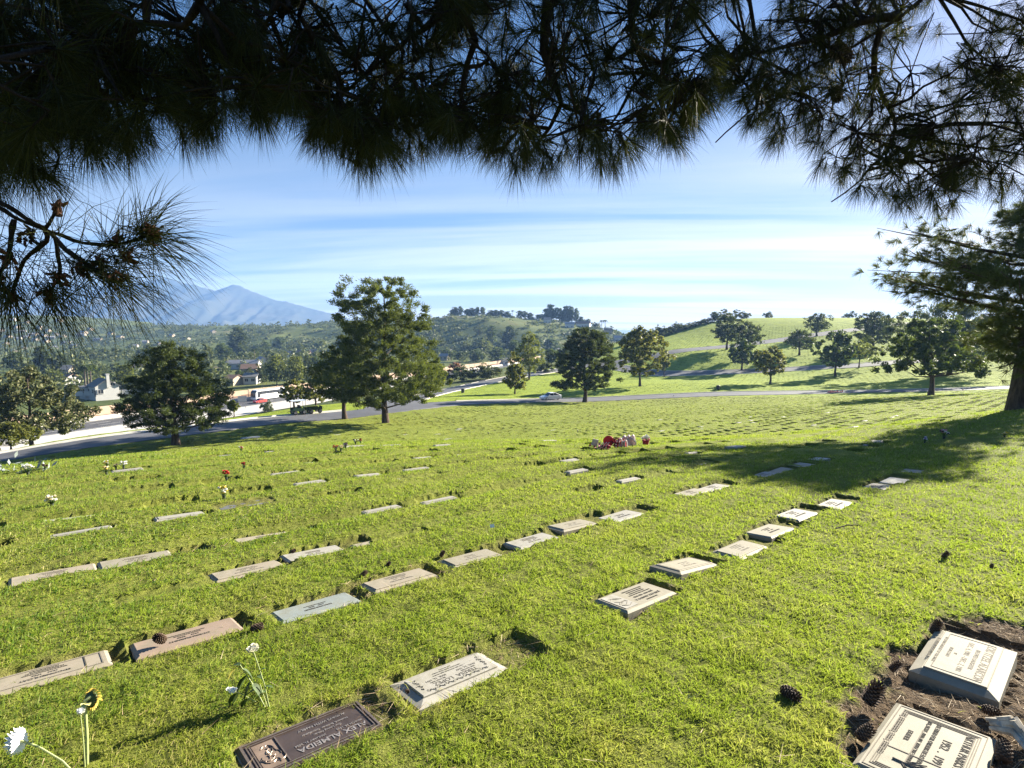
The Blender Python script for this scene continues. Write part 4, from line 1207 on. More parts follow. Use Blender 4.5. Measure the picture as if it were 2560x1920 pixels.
def grass_b(h):
    p = h.pos()
    r = h.island()
    n = h.noise(0.9, 4, 0.6, p); n2 = h.noise(0.16, 3, 0.5, p)
    a = h.ramp(r, [(0.0, (0.032, 0.075, 0.008)), (0.30, (0.092, 0.165, 0.016)), (0.66, (0.180, 0.258, 0.028)), (0.89, (0.305, 0.335, 0.055)), (0.96, (0.46, 0.39, 0.16))])
    d = h.ramp(r, [(0.0, (0.090, 0.105, 0.018)), (0.35, (0.19, 0.19, 0.035)), (0.7, (0.34, 0.29, 0.09)), (1.0, (0.52, 0.42, 0.19))])
    dry = h.ramp(h.math('ADD', h.math('MULTIPLY', n, 0.55), h.math('MULTIPLY', n2, 0.45)), [(0.48, (0, 0, 0)), (0.64, (1, 1, 1))])
    du = h.node('ShaderNodeVectorMath', operation='DOT_PRODUCT'); h.nt.links.new(p, du.inputs[0]); du.inputs[1].default_value = (UD[0] * 0.22, UD[1] * 0.22, 0)
    dv = h.node('ShaderNodeVectorMath', operation='DOT_PRODUCT'); h.nt.links.new(p, dv.inputs[0]); dv.inputs[1].default_value = (VD[0] * 1.25, VD[1] * 1.25, 0)
    cb = h.node('ShaderNodeCombineXYZ'); h.nt.links.new(du.outputs['Value'], cb.inputs[0]); h.nt.links.new(dv.outputs['Value'], cb.inputs[1])
    band = h.noise(1.0, 4, 0.6, cb.outputs[0])
    lush = h.ramp(h.math('ADD', h.math('MULTIPLY', h.noise(1.9, 4, 0.6, p), 0.35), h.math('MULTIPLY', band, 0.65)), [(0.42, (0, 0, 0)), (0.58, (1, 1, 1))])
    a = h.mix(h.math('MULTIPLY', lush, 0.92), a, h.mix(1.0, a, (0.48, 0.66, 0.60), 'MULTIPLY'))
    at_ = h.node('ShaderNodeAttribute', attribute_name='dry').outputs['Fac']
    f = h.math('ADD', h.math('MULTIPLY', dry, 0.55), at_, True)
    c = h.mix(f, a, d)
    t = h.mix(0.5, c, (0.43, 0.54, 0.05))
    h.surf(h.leaf(c, t, 0.42, 0.55, 0.25))
M_grass = mat('grass blades', grass_b)

def build_grass():
    g = np.random.default_rng(77)
    N0, r0, r1 = 10500.0, 3.2, 119.0
    na = int(N0 * 1.12 * (r0 ** 2 - 1.45 ** 2)); nb = int(N0 * r0 ** 2 * 1.80 * math.log(r1 / r0))
    ra = np.sqrt(g.uniform(1.45 ** 2, r0 ** 2, na)); rb = r0 * np.exp(g.uniform(0, math.log(r1 / r0), nb))
    r = np.concatenate([ra, rb])
    an = np.concatenate([g.uniform(-1.12, 1.12, na), g.uniform(-0.90, 0.90, nb)])
    x, y = np.sin(an) * r, np.cos(an) * r
    near = r < NEAR_R
    dep = np.zeros(len(r)); bare = np.zeros(len(r))
    dep[near], bare[near] = near_depth(x[near], y[near])
    keep = np.ones(len(r), bool)
    keep &= ~(near & ((dep > 0.012) & (g.uniform(0, 1, len(r)) > 0.035)))
    keep &= ~(near & (bare > 0.35) & (g.uniform(0, 1, len(r)) > 0.10))
    keep &= ~(~near & slot_inside(x, y) & (g.uniform(0, 1, len(r)) > 0.04))
    # tufty: thin spots and thick spots
    tf = 0.5 + 0.5 * wob(x, y, 0.55, 2) + 0.35 * wob(x, y, 0.19, 3)
    keep &= g.uniform(0, 1, len(r)) < np.clip(0.62 + 0.5 * tf, 0.25, 1)
    vv = uv(x, y)[1]; dvv = np.where(vv < 7.2, np.where(vv < 6.2, (vv - 5.62) / 1.18, (vv - 6.75) / 1.18), (vv - 7.95) / 1.18); dvv = (dvv - np.round(dvv)) * 1.18
    keep &= ~((vv > 5.0) & (np.abs(dvv + 0.05) < 0.13) & (g.uniform(0, 1, len(r)) < 0.62))
    far = r > 38
    k2 = np.ones(len(r), bool)
    k2[far] = (road_gap(x[far], y[far]) > 0.35) & (road_side(x[far], y[far]) > 0)
    keep &= k2
    x, y, r, bare, tf = x[keep], y[keep], r[keep], bare[keep], tf[keep]
    n = len(x)
    z = H(x, y) + turf_wave(x, y) - 0.006
    z -= np.where(bare > 0.5, 0.02, 0)
    s = np.maximum(1.0, (r / r0))
    Wd = 0.0036 * s ** 0.95 * g.uniform(0.7, 1.35, n)
    L = (0.031 + 0.013 * tf) * g.uniform(0.6, 1.35, n) * np.minimum(1.25, s ** 0.12)
    az = g.uniform(0, 2 * math.pi, n)
    lean = np.abs(g.normal(0.62, 0.42, n))
    D = np.stack([np.cos(az) * np.sin(lean), np.sin(az) * np.sin(lean), np.cos(lean)], -1)
    sd = unit(np.cross(D, np.stack([np.cos(az + 1.1), np.sin(az + 1.1), 0.25 + 0 * az], -1)))
    B = np.stack([x, y, z], -1)
    dr = np.clip(0.75 * bare, 0, 1) + 0.42 * sstep(0.2, 1.1, wob(x, y, 1.7, 1)) * (1 - sstep(5, 12, r)) + 0.75 * sstep(-0.1, 0.8, wob(x, y, 0.9, 5)) * (1 - sstep(2.8, 4.4, r))
    # near blades bend: a quad and a tip; the rest are single tapered blades
    c = r < 9.0
    nn = int(c.sum())
    b0, d0, s0, w0, l0 = B[c], D[c], sd[c], Wd[c][:, None], L[c][:, None]
    mid = b0 + d0 * l0 * 0.55
    d2 = unit(d0 + np.stack([d0[:, 0] * 0.9, d0[:, 1] * 0.9, -0.45 + 0 * d0[:, 0]], -1))
    tip = mid + d2 * l0 * 0.55
    V1 = np.stack([b0 - s0 * w0 / 2, b0 + s0 * w0 / 2, mid + s0 * w0 * 0.42, mid - s0 * w0 * 0.42, tip], 1).reshape(-1, 3)
    i = np.arange(nn)[:, None] * 5
    Q = i + np.array([[0, 1, 2, 3]]); T1 = i + np.array([[3, 2, 4]])
    c2 = ~c
    b0, d0, s0, w0, l0 = B[c2], D[c2], sd[c2], Wd[c2][:, None], L[c2][:, None]
    V2 = np.stack([b0 - s0 * w0 / 2, b0 + s0 * w0 / 2, b0 + d0 * l0 * 1.1], 1).reshape(-1, 3)
    T2 = np.arange(len(V2)).reshape(-1, 3) + len(V1)
    me = mesh_np('grass', np.concatenate([V1, V2]), [Q, T1, T2], [M_grass])
    attr(me, 'dry', np.concatenate([np.repeat(dr[c], 5), np.repeat(dr[c2], 3)]))
    tag(link('grass', me), 'mown yellow green grass covering the lawn around the graves', 'grass', kind='stuff')
    # litter of dead needles and straw on the bare earth
    nl = 5200
    q = g.uniform([-1.6, 1.7], [4.2, 5.0], (nl * 6, 2))
    d, b_ = near_depth(q[:, 0], q[:, 1])
    q = q[b_ > 0.3][:nl]; d = d[b_ > 0.3][:nl]
    zz = H(q[:, 0], q[:, 1]) + turf_wave(q[:, 0], q[:, 1]) - d + 0.004
    a = g.uniform(0, 6.28, len(q)); dd = np.stack([np.cos(a), np.sin(a), g.normal(0.05, 0.12, len(q))], -1)
    ln = g.uniform(0.03, 0.13, len(q))
    V = slivers(np.stack([q[:, 0], q[:, 1], zz], -1), dd, ln, np.full(len(q), 0.0034), g)
    q = g.uniform([-4.5, 1.7], [5.5, 7.5], (1500, 2))
    d, b_ = near_depth(q[:, 0], q[:, 1]); q = q[b_ < 0.2]
    a = g.uniform(0, 6.28, len(q))
    zz = H(q[:, 0], q[:, 1]) + turf_wave(q[:, 0], q[:, 1]) + g.uniform(0.012, 0.034, len(q))
    V = np.concatenate([V, slivers(np.stack([q[:, 0], q[:, 1], zz], -1), np.stack([np.cos(a), np.sin(a), g.normal(0.0, 0.22, len(q))], -1), g.uniform(0.04, 0.15, len(q)), np.full(len(q), 0.0032), g)])
    def b(h):
        h.surf(h.bsdf(h.ramp(h.island(), [(0, (0.10, 0.06, 0.035)), (0.6, (0.26, 0.18, 0.10)), (1, (0.46, 0.38, 0.26))]), 0.8))
    tag(link('needle_litter', tri_mesh('needle_litter', V, mat('dead needles', b))), 'dry brown pine needle litter on the bare earth between stones', 'litter', kind='stuff')
build_grass()

# ------------------------------------------------------------------ grave markers
def stone_b(col, speck=0.35, warm=0.0):
    def b(h):
        o = h.obj()
        n = h.noise(5, 5, 0.6, o); s_ = h.noise(220, 2, 0.6, o); st = h.noise(14, 6, 0.7, o)
        lo = tuple(c * 0.72 for c in col); hi = tuple(min(1, c * 1.22) for c in col)
        c = h.ramp(h.math('ADD', h.math('MULTIPLY', n, 0.4), h.math('ADD', h.math('MULTIPLY', s_, speck), h.math('MULTIPLY', st, 0.25))), [(0.3, lo), (0.68, hi)])
        m = h.ramp(h.noise(6.5, 8, 0.75, o), [(0.48, (0, 0, 0)), (0.66, (1, 1, 1))])
        c = h.mix(h.math('MULTIPLY', m, 0.55), c, (0.16, 0.15, 0.10))
        h.surf(h.bsdf(c, 0.72, normal=h.bump(s_, 0.25, 0.002), spec=0.35))
    return b
SM = {'grey': mat('grey granite', stone_b((0.29, 0.275, 0.24))), 'pale': mat('pale cream granite', stone_b((0.245, 0.22, 0.165))), 'tan': mat('tan granite', stone_b((0.28, 0.24, 0.18))),
      'blue': mat('blue grey granite', stone_b((0.20, 0.225, 0.215))), 'brown': mat('brown granite', stone_b((0.25, 0.185, 0.14))), 'dark': mat('dark granite', stone_b((0.10, 0.105, 0.11)))}
def bronze_b(h):
    o = h.obj()
    n = h.noise(9, 6, 0.65, o)
    c = h.ramp(n, [(0.3, (0.050, 0.036, 0.031)), (0.7, (0.100, 0.072, 0.060))])
    h.surf(h.bsdf(c, 0.42, 0.45, h.bump(h.noise(160, 3, 0.6, o), 0.15, 0.002), 0.4))
M_bronze = mat('brown bronze', bronze_b)
M_brim = plain('worn bronze', (0.20, 0.155, 0.125), 0.38, 0.25, 30, 0.6)
M_bplate = plain('tan bronze relief', (0.22, 0.16, 0.12), 0.5, 0.25, 14, 0.3)
M_ink = plain('dark incised lettering', (0.055, 0.050, 0.042), 0.9, 0.2, 20)
M_soft = plain('shallow carving', (0.17, 0.15, 0.12), 0.9, 0.2, 20)

def text_mesh(lines, w, h):
    """lines: (text, size, x, y, align) in metres on the stone face"""
    parts = []
    for tx, sz, x, y, al in lines:
        cu = bpy.data.curves.new('txt', 'FONT'); cu.body = tx; cu.size = sz; cu.align_x = al; cu.extrude = 0.0008; cu.resolution_u = 2
        cu.offset = sz * 0.012
        o = bpy.data.objects.new('txt', cu); scene.collection.objects.link(o)
        bpy.context.view_layer.update()
        me = bpy.data.meshes.new_from_object(o.evaluated_get(bpy.context.evaluated_depsgraph_get()))
        V = np.empty(len(me.vertices) * 3); me.vertices.foreach_get('co', V)
        V = V.reshape(-1, 3) + np.array([x, y, 0.0])
        parts.append((V, [tuple(p.vertices) for p in me.polygons]))
        scene.collection.objects.unlink(o); bpy.data.objects.remove(o); bpy.data.curves.remove(cu); bpy.data.meshes.remove(me)
    Vs, Fs, n = [], [], 0
    for V, F in parts:
        Vs += [tuple(v) for v in V]; Fs += [tuple(i + n for i in f) for f in F]; n += len(V)
    return Vs, Fs
def lettering(lines, parent, z, m, name='lettering'):
    V, F = text_mesh(lines, 0, 0)
    me = bpy.data.meshes.new(name); me.from_pydata([(a, b, c + z) for a, b, c in V], [], F); me.materials.append(m)
    return link(name, me, parent)

def frustum(mb, hu, hv, z0, z1, bev, zt):
    v = []
    for z, k in ((z0, 0), (z1, 0), (zt, bev)):
        v += [(-hu + k, -hv + k, z), (hu - k, -hv + k, z), (hu - k, hv - k, z), (-hu + k, hv - k, z)]
    F = [(0, 3, 2, 1), (8, 9, 10, 11)]
    for a in (0, 4):
        F += [(a + i, a + (i + 1) % 4, a + 4 + (i + 1) % 4, a + 4 + i) for i in range(4)]
    mb.add(v, F)
def frame_strip(mb, hu, hv, w, z, t=0.003):
    mb.box((0, hv - w / 2, z), (2 * hu, w, t)); mb.box((0, -hv + w / 2, z), (2 * hu, w, t))
    mb.box((hu - w / 2, 0, z), (w, 2 * hv - 2 * w - 0.001, t)); mb.box((-hu + w / 2, 0, z), (w, 2 * hv - 2 * w - 0.001, t))
def vine(mb, a, b, n, amp, g, z, r=0.0022):
    a = np.array(a, float); b = np.array(b, float); L = np.linalg.norm(b - a); d = (b - a) / L; q = np.array([-d[1], d[0]])
    t = np.linspace(0, 1, n * 8)
    pts = a + d * (t * L)[:, None] + q * (amp * np.sin(t * n * math.pi * 2))[:, None]
    mb.tube(np.column_stack([pts, np.full(len(pts), z)]), r, 4)
    for i in range(n * 2):
        p = a + d * ((i + 0.5) / (n * 2) * L) + q * amp * np.sin((i + 0.5) * math.pi)
        s = 1 if i % 2 else -1
        c = p + q * s * amp * 0.9
        th = np.linspace(0, 4.2, 9)
        sp = np.stack([c[0] + amp * 0.8 * np.cos(th * s) * (1 - th / 5.5), c[1] + amp * 0.8 * np.sin(th * s) * (1 - th / 5.5), np.full(9, z)], -1)
        mb.tube(sp, r * 0.9, 4)
        lf = np.array([[0, 0], [amp * 0.9, amp * 0.35], [amp * 1.5, 0], [amp * 0.9, -amp * 0.35]])
        an = g.uniform(0, 6.28); Rm = np.array([[math.cos(an), -math.sin(an)], [math.sin(an), math.cos(an)]])
        lf = lf @ Rm.T + p
        mb.add(np.column_stack([lf, np.full(4, z + 0.0012)]), [(0, 1, 2, 3)])

def orient(o, p, tilt=(0, 0), spin=0.0):
    """lay a thing on the slope, its text facing away from the camera as in the rows"""
    e = 0.15
    nx = (H1(p[0] + e, p[1]) - H1(p[0] - e, p[1])) / (2 * e); ny = (H1(p[0], p[1] + e) - H1(p[0], p[1] - e)) / (2 * e)
    n = Vector((-nx, -ny, 1)).normalized()
    a = UANG + math.pi + spin
    xd = Vector((math.cos(a), math.sin(a), 0)); xd = (xd - n * xd.dot(n)).normalized(); yd = n.cross(xd)
    M = Matrix((xd, yd, n)).transposed()
    M = M @ Matrix.Rotation(tilt[0], 3, 'X') @ Matrix.Rotation(tilt[1], 3, 'Y')
    o.rotation_euler = M.to_euler()

LABELS = {
 'bronze': 'brown bronze grave plaque with raised lettering and a square relief at the left end',
 'ornate': 'grey granite grave marker with carved vine border lying right beside the bronze plaque',
 'carved': 'pale granite grave marker with a carved scene panel, first of the chain of raised stones',
 'tilted': 'pale granite grave marker tilted up at one end over a dark hollow',
 'corner_far': 'thick pale granite marker with raised framed panel, on bare earth under a pine cone',
 'corner_near': 'pale granite marker with triple grooved border and carved tree, cut by the bottom edge',
 'bluegrey': 'blue grey slanted grave marker between the brown marker and the tan panelled one',
}
ORD = ['first', 'second', 'third', 'fourth', 'fifth', 'sixth', 'seventh', 'eighth', 'ninth', 'tenth', 'eleventh', 'twelfth', 'thirteenth', 'fourteenth', 'fifteenth', 'sixteenth', 'seventeenth', 'eighteenth', 'nineteenth']
ADJ = {'plain': 'flat granite grave marker', 'panel': 'panelled granite grave marker', 'thin': 'half buried granite grave marker', 'tanpanel': 'tan grey granite grave marker', 'tan': 'tan granite grave marker', 'brown': 'brown granite grave marker', 'dark': 'dark flat grave marker'}
ROWN = {'front': 'in the front row', 'second': 'in the second row', 'third': 'in the third row', 'fourth': 'in the fourth row', 'shade': 'in the tree shade at right', 'corner': 'in the corner'}
FILL = ["IN LOVING MEMORY", "BELOVED MOTHER", "REST IN PEACE", "BELOVED FATHER", "OUR LOVING SON", "FOREVER IN OUR HEARTS"]
def dashline(g, n):
    return ''.join(g.choice(list("AEIRNSTOLMDHC")) for _ in range(n))
cnt = {}
for i, s in enumerate(STONES):
    g = np.random.default_rng(300 + i)
    look, hu, hv, p = s['look'], s['hu'], s['hv'], s['p'].copy()
    cnt[s['row']] = cnt.get(s['row'], 0) + 1
    if look in LABELS: lab = LABELS[look]
    else: lab = f"{ADJ[look]}, {ORD[cnt[s['row']] - 1]} from the left {ROWN[s['row']]}"
    t = thing('grave_marker', lab, 'grave marker', (p[0], p[1], p[2] + turf_wave(np.array([p[0]]), np.array([p[1]]))[0]), 0, 'flat grave markers set in the lawn')
    tilt = (g.normal(0, 0.018), g.normal(0, 0.018)); zt = 0.012; bev = 0.03; up = -0.034
    ms = SM[{'plain': g.choice(['grey', 'grey', 'pale', 'tan']), 'panel': 'pale', 'thin': g.choice(['grey', 'tan']), 'tanpanel': 'tan', 'tan': 'tan', 'brown': 'brown', 'bluegrey': 'blue', 'dark': 'dark',
             'ornate': 'grey', 'carved': 'pale', 'tilted': 'pale', 'corner_far': 'pale', 'corner_near': 'pale', 'bronze': 'grey'}[look]]
    if s['row'] == 'front' and look == 'plain': ms = SM[g.choice(['pale', 'pale', 'grey'])]
    if look == 'tilted': tilt = (0.02, -0.10); up = 0.0
    if look == 'corner_far': up = 0.012; tilt = (-0.03, 0.05)
    if look == 'corner_near': up = -0.008; tilt = (0.0, 0.0)
    if look == 'carved': up = -0.014; tilt = (0.0, -0.03)
    if look in ('thin',): up = -0.052; tilt = (-0.03, 0.0)
    if look in ('tan', 'brown', 'bluegrey', 'tanpanel'): up = -0.030; tilt = (0.05, 0.0)      # set like pillows, their backs to the camera
    t.location.z += up
    orient(t, p, tilt)
    mb = MB()
    if look == 'bronze':
        t.location.z += 0.008
        frustum(mb, hu + 0.015, hv + 0.015, -0.08, -0.002, 0.012, 0.006); mb.build('granite_base', SM['grey'], t)
        mb = MB(); frustum(mb, hu, hv, 0.008, 0.012, 0.012, 0.020); mb.build('plaque', M_bronze, t)
        mb = MB(); frame_strip(mb, hu - 0.012, hv - 0.012, 0.012, 0.022, 0.006); frame_strip(mb, hu - 0.034, hv - 0.034, 0.006, 0.022, 0.005)
        mb.box((hu - 0.168, 0, 0.022), (0.006, 2 * hv - 0.09, 0.005)); mb.box((hu - 0.05, 0, 0.0215), (0.006, 2 * hv - 0.09, 0.004)); mb.build('border', M_brim, t)
        mb = MB(); mb.box((hu - 0.105, 0, 0.0215), (0.096, 2 * hv - 0.10, 0.003)); rel = mb.build('relief_panel', M_bplate, t)
        mb = MB()
        for q in range(16):
            a = g.uniform(0, 6.28); c = np.array([hu - 0.105 + g.normal(0, 0.018), g.normal(0, 0.045)])
            th = np.linspace(0, g.uniform(1.5, 3.5), 8)
            rr = g.uniform(0.010, 0.032)
            mb.tube(np.stack([c[0] + rr * np.cos(th + a), c[1] + rr * 1.3 * np.sin(th + a), np.full(8, 0.0245)], -1), 0.0022, 4)
        mb.build('relief_carving', M_brim, rel)
        x = -0.08
        lettering([("ALEX ALMEIDA", 0.052, x, 0.052, 'CENTER'), ("MARCH 29, 1953", 0.019, x - 0.10, 0.022, 'CENTER'), ("JANUARY 31, 2024", 0.019, x + 0.10, 0.022, 'CENTER'),
                   ("Our Loving Father,", 0.019, x, -0.012, 'CENTER'), ("Husband, Brother, Grandfather", 0.019, x, -0.040, 'CENTER'), ("ALWAYS WITH FAMILY", 0.024, x, -0.085, 'CENTER')], t, 0.0215, plain('polished bronze letters', (0.42, 0.36, 0.31), 0.3, 0.1, 20, 0.6))
    else:
        bev = {'ornate': 0.055, 'corner_far': 0.052, 'tilted': 0.035, 'panel': 0.035}.get(look, 0.022)
        th = {'corner_far': 0.020, 'corner_near': 0.012, 'ornate': 0.016}.get(look, 0.014)
        frustum(mb, hu, hv, -0.10, 0.0, bev, th)
        mb.build('slab', ms, t)
        zf = th + 0.0012
        iu, iv = hu - bev - 0.006, hv - bev - 0.006
        if look in ('ornate', 'corner_far', 'panel', 'tilted', 'tanpanel'):
            hp = {'ornate': 0.012, 'corner_far': 0.010}.get(look, 0.007)
            mb = MB(); frustum(mb, iu, iv, th + 0.001, th + hp * 0.7, 0.004, th + hp); pn = mb.build('panel', ms, t); zf = th + hp
            if look == 'corner_far':
                mb = MB(); frame_strip(mb, iu - 0.03, iv - 0.03, 0.004, zf + 0.0008, 0.0022); mb.build('groove', M_soft, pn)
        if look == 'corner_near':
            mb = MB()
            for k_ in (0.012, 0.040, 0.052, 0.064): frame_strip(mb, hu - 0.022 - k_, hv - 0.022 - k_ * 0.75, 0.004, zf, 0.0022)
            mb.box((0.02, -iv + 0.135, zf), (2 * iu - 0.30, 0.005, 0.0026)); mb.box((iu - 0.23, -0.03, zf), (0.005, 2 * iv - 0.16, 0.0026))
            gv = mb.build('groove', M_soft, t)
            mb = MB()
            c0 = np.array([iu - 0.14, -iv + 0.09])
            mb.tube([(c0[0], c0[1], zf), (c0[0] + 0.004, c0[1] + 0.09, zf), (c0[0] - 0.01, c0[1] + 0.2, zf)], [0.007, 0.005, 0.002], 4)
            for q in range(14):
                y = g.uniform(0.03, 0.19); sgn = g.choice([-1, 1]); l_ = g.uniform(0.03, 0.07)
                mb.tube([(c0[0], c0[1] + y, zf), (c0[0] + sgn * l_ * 0.6, c0[1] + y + 0.02, zf), (c0[0] + sgn * l_, c0[1] + y + 0.05, zf)], [0.004, 0.003, 0.0012], 4)
            mb.build('carved_tree', M_soft, t)
            lettering([("ARTHUR PARKS BUFORD", 0.046, -0.02, 0.105, 'CENTER'), ("1952  .  1991", 0.050, -0.02, 0.035, 'CENTER'), ("HE LIVED FOR OTHERS HE LOVED", 0.027, -0.06, -0.012, 'CENTER'), ("FAITH, HOME, AND ALL THAT WE SHARED", 0.025, -0.06, -0.048, 'CENTER'),
                       ("FATHER", 0.030, -0.06, -0.098, 'CENTER'), ("SON, HUSBAND, DAD, FRIEND", 0.036, -0.05, -0.158, 'CENTER')], t, zf, M_ink)
        elif look == 'corner_far':
            lettering([("LOIS ITZEL ALARCON", 0.056, 0, 0.075, 'CENTER'), ("BELOVED DAUGHTER", 0.030, 0, 0.036, 'CENTER'), ("DEC. 4, 1981 - DEC. 7, 1981", 0.038, 0, -0.010, 'CENTER'), ("BY", 0.022, 0, -0.052, 'CENTER'), ("MOM & DAD", 0.026, 0, -0.082, 'CENTER'),
                       ("IN LOVING MEMORY OF OUR ANGEL", 0.024, 0, -0.128, 'CENTER'), ("IN HEAVEN ALWAYS, REST", 0.026, 0, -0.162, 'CENTER')], t, zf, M_soft)
        elif look == 'ornate':
            lettering([("TERESA  LOPEZ", 0.046, 0, 0.026, 'CENTER'), ("BELOVED WIFE", 0.016, 0.11, 0.006, 'CENTER'), ("AND MOTHER", 0.016, -0.11, 0.006, 'CENTER'), ("AUG. 24, 1947", 0.024, -0.11, -0.020, 'CENTER'), ("MAR. 16, 1991", 0.024, 0.11, -0.020, 'CENTER'),
                       ("YOU ARE ALWAYS IN OUR HEARTS", 0.014, 0, -0.046, 'CENTER'), ("WITH LOVE FROM YOUR FAMILY", 0.014, 0, -0.068, 'CENTER'), ("REST IN PEACE", 0.013, 0, -0.086, 'CENTER')], t, zf, M_ink)
            mb = MB()
            vine(mb, (-0.22, 0.078), (0.22, 0.078), 7, 0.011, g, zf + 0.001); vine(mb, (-0.228, -0.07), (-0.228, 0.05), 3, 0.010, g, zf + 0.001); vine(mb, (0.228, -0.07), (0.228, 0.05), 3, 0.010, g, zf + 0.001)
            mb.build('vine_carving', plain('carved vine', (0.19, 0.18, 0.15), 0.9, 0.2, 20), t)
        elif look == 'carved':
            mb = MB(); mb.box((iu - 0.085, 0, zf), (0.15, 2 * iv - 0.03, 0.006)); cp = mb.build('scene_panel', SM['grey'], t)
            mb = MB()
            for q in range(7): mb.tube(np.stack([iu - 0.085 + np.linspace(-0.055, 0.055, 6), g.uniform(-0.08, 0.08) + 0.02 * np.sin(np.linspace(0, 4, 6) + q), np.full(6, zf + 0.004)], -1), 0.002, 4)
            mb.build('scene_carving', M_soft, cp)
            x = -0.07
            lettering([(dashline(g, 12), 0.020, x, 0.098, 'CENTER'), ("JOSE PAZ GRADO A", 0.036, x, 0.052, 'CENTER'), ("JUN 1961  FEB 1995", 0.030, x, 0.008, 'CENTER'), ("NOW THAT YOU ARE AT PEACE", 0.019, x, -0.026, 'CENTER'), ("YOU WILL BE WITH US", 0.019, x, -0.052, 'CENTER'), ("ALWAYS AND FOREVER", 0.019, x, -0.078, 'CENTER'), ("REST IN PEACE DEAR FATHER", 0.019, x, -0.104, 'CENTER')], t, zf, M_ink)
        elif s['r'] < 11:
            k_ = iv / 0.13
            ls = [(dashline(g, int(g.integers(9, 14))), 0.036 * k_, 0, 0.04 * k_, 'CENTER'), (f"{g.integers(1920, 1960)}    {g.integers(1985, 2010)}", 0.028 * k_, 0, -0.005 * k_, 'CENTER')]
            for q in range(int(g.integers(1, 4))): ls.append((dashline(g, int(g.integers(12, 20))), 0.02 * k_, 0, (-0.038 - 0.027 * q) * k_, 'CENTER'))
            lettering(ls, t, zf, M_soft if g.random() < 0.4 else M_ink)
            if look in ('tilted', 'tan'):
                mb = MB(); frame_strip(mb, iu - 0.015, iv - 0.012, 0.006, zf + 0.0005, 0.002); mb.build('groove', M_soft, t)
                if look == 'tan':
                    mb = MB(); mb.box((-iu + 0.10, 0, zf), (0.007, 2 * iv - 0.03, 0.003)); mb.build('divider', M_ink, t)
# stones farther off, only slivers of them in view
far_g = np.random.default_rng(9)
sl = slots[(np.hypot(sx_, sy_) > 15) & (np.hypot(sx_, sy_) < 62) & (np.abs(sx_) < sy_ * 0.9) & (sy_ > 5)]
sl = sl[far_g.permutation(len(sl))]
proto = None; k_ = 0
for (u, v) in sl:
    if k_ >= 90: break
    x, y = xy(u, v)
    x, y = float(x), float(y)
    if x < 2 and far_g.random() < 0.55: continue
    if road_gap(np.array([x]), np.array([y]))[0] < 3 or road_side(np.array([x]), np.array([y]))[0] < 0: continue
    if proto is None:
        t = thing('grave_marker', 'small flat grave marker sunk in the grass out on the wide lawn', 'grave marker', (0, 0, 0), 0, 'sunken grave markers out on the lawn')
        mb = MB(); frustum(mb, 0.31, 0.15, -0.08, 0.012, 0.02, 0.028); mb.build('slab', SM['grey'], t)
        mb = MB(); frustum(mb, 0.27, 0.11, 0.029, 0.032, 0.003, 0.034); mb.build('panel', SM['grey'], t); proto = t
    else: t = dup(proto, (0, 0, 0))
    t.location = (x, y, H1(x, y) + float(turf_wave(np.array([x]), np.array([y]))[0]) + far_g.uniform(-0.025, 0.005)); orient(t, (x, y)); k_ += 1

# slivers of stone showing in the overgrown slots of the nearer rows
for (u, v) in NEAR_SLOTS:
    if far_g.random() < 0.52: continue
    x, y = xy(u, v); x, y = float(x), float(y)
    t = dup(proto, (x, y, H1(x, y) + float(turf_wave(np.array([x]), np.array([y]))[0]) + far_g.uniform(-0.045, -0.022)), 0, (far_g.uniform(0.75, 1.0), far_g.uniform(0.35, 0.65), 1.0)); orient(t, (x, y), (far_g.uniform(-0.06, 0.02), far_g.normal(0, 0.02)))
# ------------------------------------------------------------------ pine cones
def cone_mesh():
    mb = MB(); g = np.random.default_rng(4)
    mb.lathe([(0.002, -0.052), (0.020, -0.045), (0.028, -0.02), (0.026, 0.01), (0.016, 0.04), (0.002, 0.058)], sides=10)
    n = 92
    for i in range(n):
        f = i / n; z = -0.05 + 0.108 * f
        rad = 0.030 * math.sin(math.pi * min(1, 0.14 + 0.86 * (1 - f)) ** 0.9) ** 0.75 + 0.006
        a = i * 2.39996
        o = np.array([math.cos(a), math.sin(a), 0]); tn = np.array([-math.sin(a), math.cos(a), 0])
        up = np.array([0, 0, 0.35 + 0.9 * f]); d = unit(o + up)
        b0 = o * rad * 0.5 + [0, 0, z]; L = 0.022 + 0.008 * (1 - f); w = 0.010 * (1.15 - 0.6 * f)
        nrm = unit(np.cross(d, tn))
        e = b0 + d * L
        V = [b0 - tn * w * 0.35, b0 + tn * w * 0.35, b0 + d * L * 0.75 + tn * w, e + tn * w * 0.4, e - tn * w * 0.4, b0 + d * L * 0.75 - tn * w]
        V = np.array(V); V2 = V - nrm * 0.0028
        mb.add(np.vstack([V, V2]), [(0, 1, 2, 5), (5, 2, 3, 4), (6, 11, 8, 7), (11, 10, 9, 8)])
        mb.F.append(np.array([[mb.n - 12 + q, mb.n - 12 + (q + 1) % 6, mb.n - 6 + (q + 1) % 6, mb.n - 6 + q] for q in range(1, 6)])); mb.M.append(np.zeros(5, int))
        k = e + np.array([0, 0, 0.0]); 
    return mb.mesh('pine_cone', mat('cone scales', cone_mat), smooth=False)
def cone_mat(h):
    o = h.obj()
    sp = h.node('ShaderNodeVectorMath', operation='LENGTH'); h.nt.links.new(h.scalev(o, (1, 1, 0.0)), sp.inputs[0])
    c = h.ramp(h.math('MULTIPLY', sp.outputs['Value'], 20), [(0.25, (0.020, 0.012, 0.008)), (0.62, (0.085, 0.052, 0.034)), (0.9, (0.24, 0.17, 0.12))])
    h.surf(h.bsdf(c, 0.7, spec=0.25))
CM = cone_mesh()
